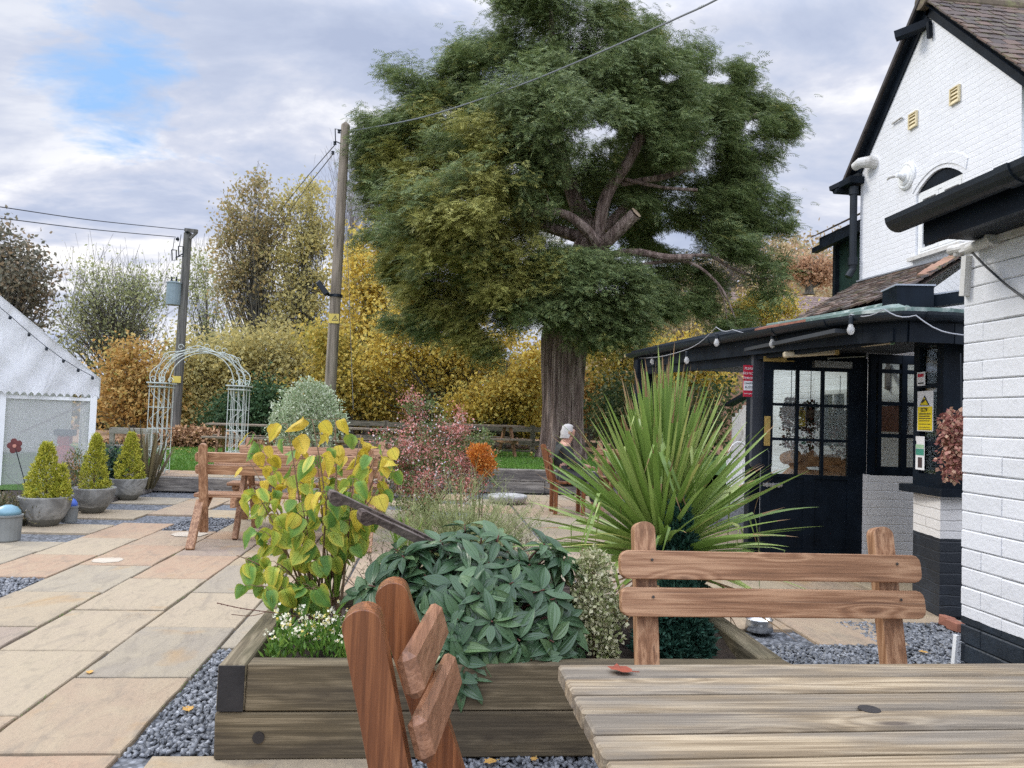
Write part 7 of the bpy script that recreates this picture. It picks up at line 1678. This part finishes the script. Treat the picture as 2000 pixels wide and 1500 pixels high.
# hedge and leaf heap on the left of the lawn
r_=thing('clipped_hedge',base_at(470,24.3),'dark green dense hedge behind the right leg of the arch','hedge'); C=clumps_px([(470,815,46,40,40),(520,800,50,50,40),(430,830,30,30,16),(540,840,40,40,20)],24.3)
kk=100; Pp=np.repeat(C,kk,0)+rng.normal(size=(len(C)*kk,3))*.26; N=len(Pp); npmesh('foliage',inst(T_DIA[0],frames(rng.normal(size=(N,3)),rng.random(N)*6),Pp,rng.uniform(.07,.14,N)),T_DIA[1],4,N,M_HDG,None,r_); m=MB()
for c in C[::4]: m.tube([Vector((c[0]*.5+r_.location.x*.5,24.3,.2)),Vector(c)],[.04,.01],5)
m.build('stem',GREYB,r_)
r_=thing('leaf_heap',base_at(375,21.9),'heap of dead brown leaves and prunings on the far lawn edge','leaf heap'); C=clumps_px([(360,852,60,16,50),(310,862,50,10,26),(410,858,30,10,14),(560,868,70,8,22),(250,868,60,8,18)],22.0,1.5)
kk=60; Pp=np.repeat(C,kk,0)+rng.normal(size=(len(C)*kk,3))*np.array([.25,.25,.09]); N=len(Pp); npmesh('leaves',inst(T_WIDE[0],frames(rng.normal(size=(N,3)),rng.random(N)*6),Pp,rng.uniform(.06,.12,N)),T_WIDE[1],4,N,lf('dead_brown',[(0,(.14,.08,.045)),(.6,(.27,.15,.08)),(1,(.42,.26,.14))],.1),None,r_)
# understory that closes the view behind, one mass
def mass(name,blobs,Y,leafm,per,spread,size,dk=2.0):
    C=clumps_px(blobs,Y,dk); Pp=np.repeat(C,per,0)+rng.normal(size=(len(C)*per,3))*spread; N=len(Pp)
    return tag(npmesh(name,inst(T_DIA[0],frames(rng.normal(size=(N,3)),rng.random(N)*6),Pp,size*rng.uniform(.6,1.3,N)),T_DIA[1],4,N,leafm),kind='stuff')
M_UND=lf('understory',[(0,(.045,.05,.02)),(.5,(.09,.085,.032)),(.85,(.15,.12,.045)),(1,(.06,.09,.03))],.2)
mass('undergrowth',[(x,800+(i%3)*18,60,55,34) for i,x in enumerate(range(190,1480,52))]+[(x,740,60,40,14) for x in range(380,1100,80)],33,M_UND,60,.55,.24)
mass('undergrowth',[(1200,790,60,60,26),(1260,800,60,60,26),(1320,810,50,60,20),(1400,810,50,60,20),(1240,860,80,40,20),(1340,880,80,50,24)],20.0,lf('green_understory',[(0,(.03,.055,.025)),(.6,(.07,.10,.04)),(1,(.16,.15,.06))],.2),70,.3,.12,.8)
mass('hedge_gap_leaves',[(x,815,46,36,16) for x in range(850,1060,50)],23.5,M_UND,70,.3,.13)
# hillside wood on the right
HC=[]
for i in range(190):
    x=random.uniform(12,75); y=random.uniform(46,110); HC.append((x,y,zhill(x,y)))
HC=np.array(HC); Pp=[];Ss=[]
for x,y,z in HC:
    k=260; h=random.uniform(3.5,5.5); Pp.append(np.column_stack([x+rng.normal(size=k)*h*.26,y+rng.normal(size=k)*h*.26,z+h*.55+rng.normal(size=k)*h*.24]))
Pp=np.concatenate(Pp); N=len(Pp); o=npmesh('hillside_wood',inst(T_DIA[0],frames(rng.normal(size=(N,3)),rng.random(N)*6),Pp,rng.uniform(.28,.6,N)),T_DIA[1],4,N,lf('hill_leaves',[(0,(.20,.16,.10)),(.3,(.28,.20,.11)),(.6,(.33,.25,.13)),(.8,(.25,.24,.12)),(1,(.36,.22,.13))],.2)); tag(o,kind='stuff')
tree('rusty_tree','rusty orange tree on the hill by the boarded building','tree',tuple(P(1580,575,44)),clumps_px([(1580,525,34,22,40),(1605,535,20,18,14),(1555,530,16,16,8)],44),M_RUS,GREYB,50,.4,.24,r0=.3,group='autumn trees behind the lawn',twig=2,twl=1)
tree('bare_tree','thin bare grey treetops beside the yew on the hill','tree',tuple(P(1420,575,43)),clumps_px([(1430,520,34,30,26),(1400,540,24,20,10),(1460,545,24,16,8)],43),M_OLV,M_TWG,4,.5,.22,r0=.25,group='autumn trees behind the lawn',twig=6,twl=1.8)
# fallen leaves strewn over the lawn
N=1500; p=np.column_stack([rng.uniform(-12,6,N),22.4-np.abs(rng.normal(size=N))*2.4,np.zeros(N)]); p[:,2]=[zup(a,b)+.02 for a,b in p[:,:2]]
tag(npmesh('lawn_leaves',inst(T_WIDE[0],frames(np.column_stack([rng.normal(size=N),rng.normal(size=N),rng.normal(size=N)*.15]),None),p,rng.uniform(.05,.10,N)),T_WIDE[1],4,N,LEAFY),kind='stuff')
# grass blades
N=52000; p=np.column_stack([rng.uniform(-9,4.2,N),13.45+rng.random(N)**1.5*8.5,np.zeros(N)]); p[:,2]=[zup(a,b) for a,b in p[:,:2]]
d=np.column_stack([rng.normal(size=N)*.4,rng.normal(size=N)*.4,np.ones(N)]); tag(npmesh('grass',inst(np.array(T_SLIM[0])*np.array([1.6,1,1]),frames(d,rng.random(N)*6),p,rng.uniform(.03,.07,N)),T_SLIM[1],4,N,BLADE),kind='stuff')
# moss and weeds in the paving joints close by
N=900; js=[]
for i in range(N):
    x=random.choice((-1.11,-1.65,-2.22,-2.8)); js.append((x+random.gauss(0,.006),random.uniform(2.2,7.5),-.004))
js=np.array(js); keep=np.sin(js[:,1]*3+js[:,0]*9)+rng.normal(size=N)*.4>.55; js=js[keep]; N=len(js)
tag(npmesh('joint_moss',inst(T_SLIM[0],frames(np.column_stack([rng.normal(size=N),rng.normal(size=N),np.ones(N)*.7]),rng.random(N)*6),js,rng.uniform(.008,.02,N)),T_SLIM[1],4,N,BLADE),kind='stuff')
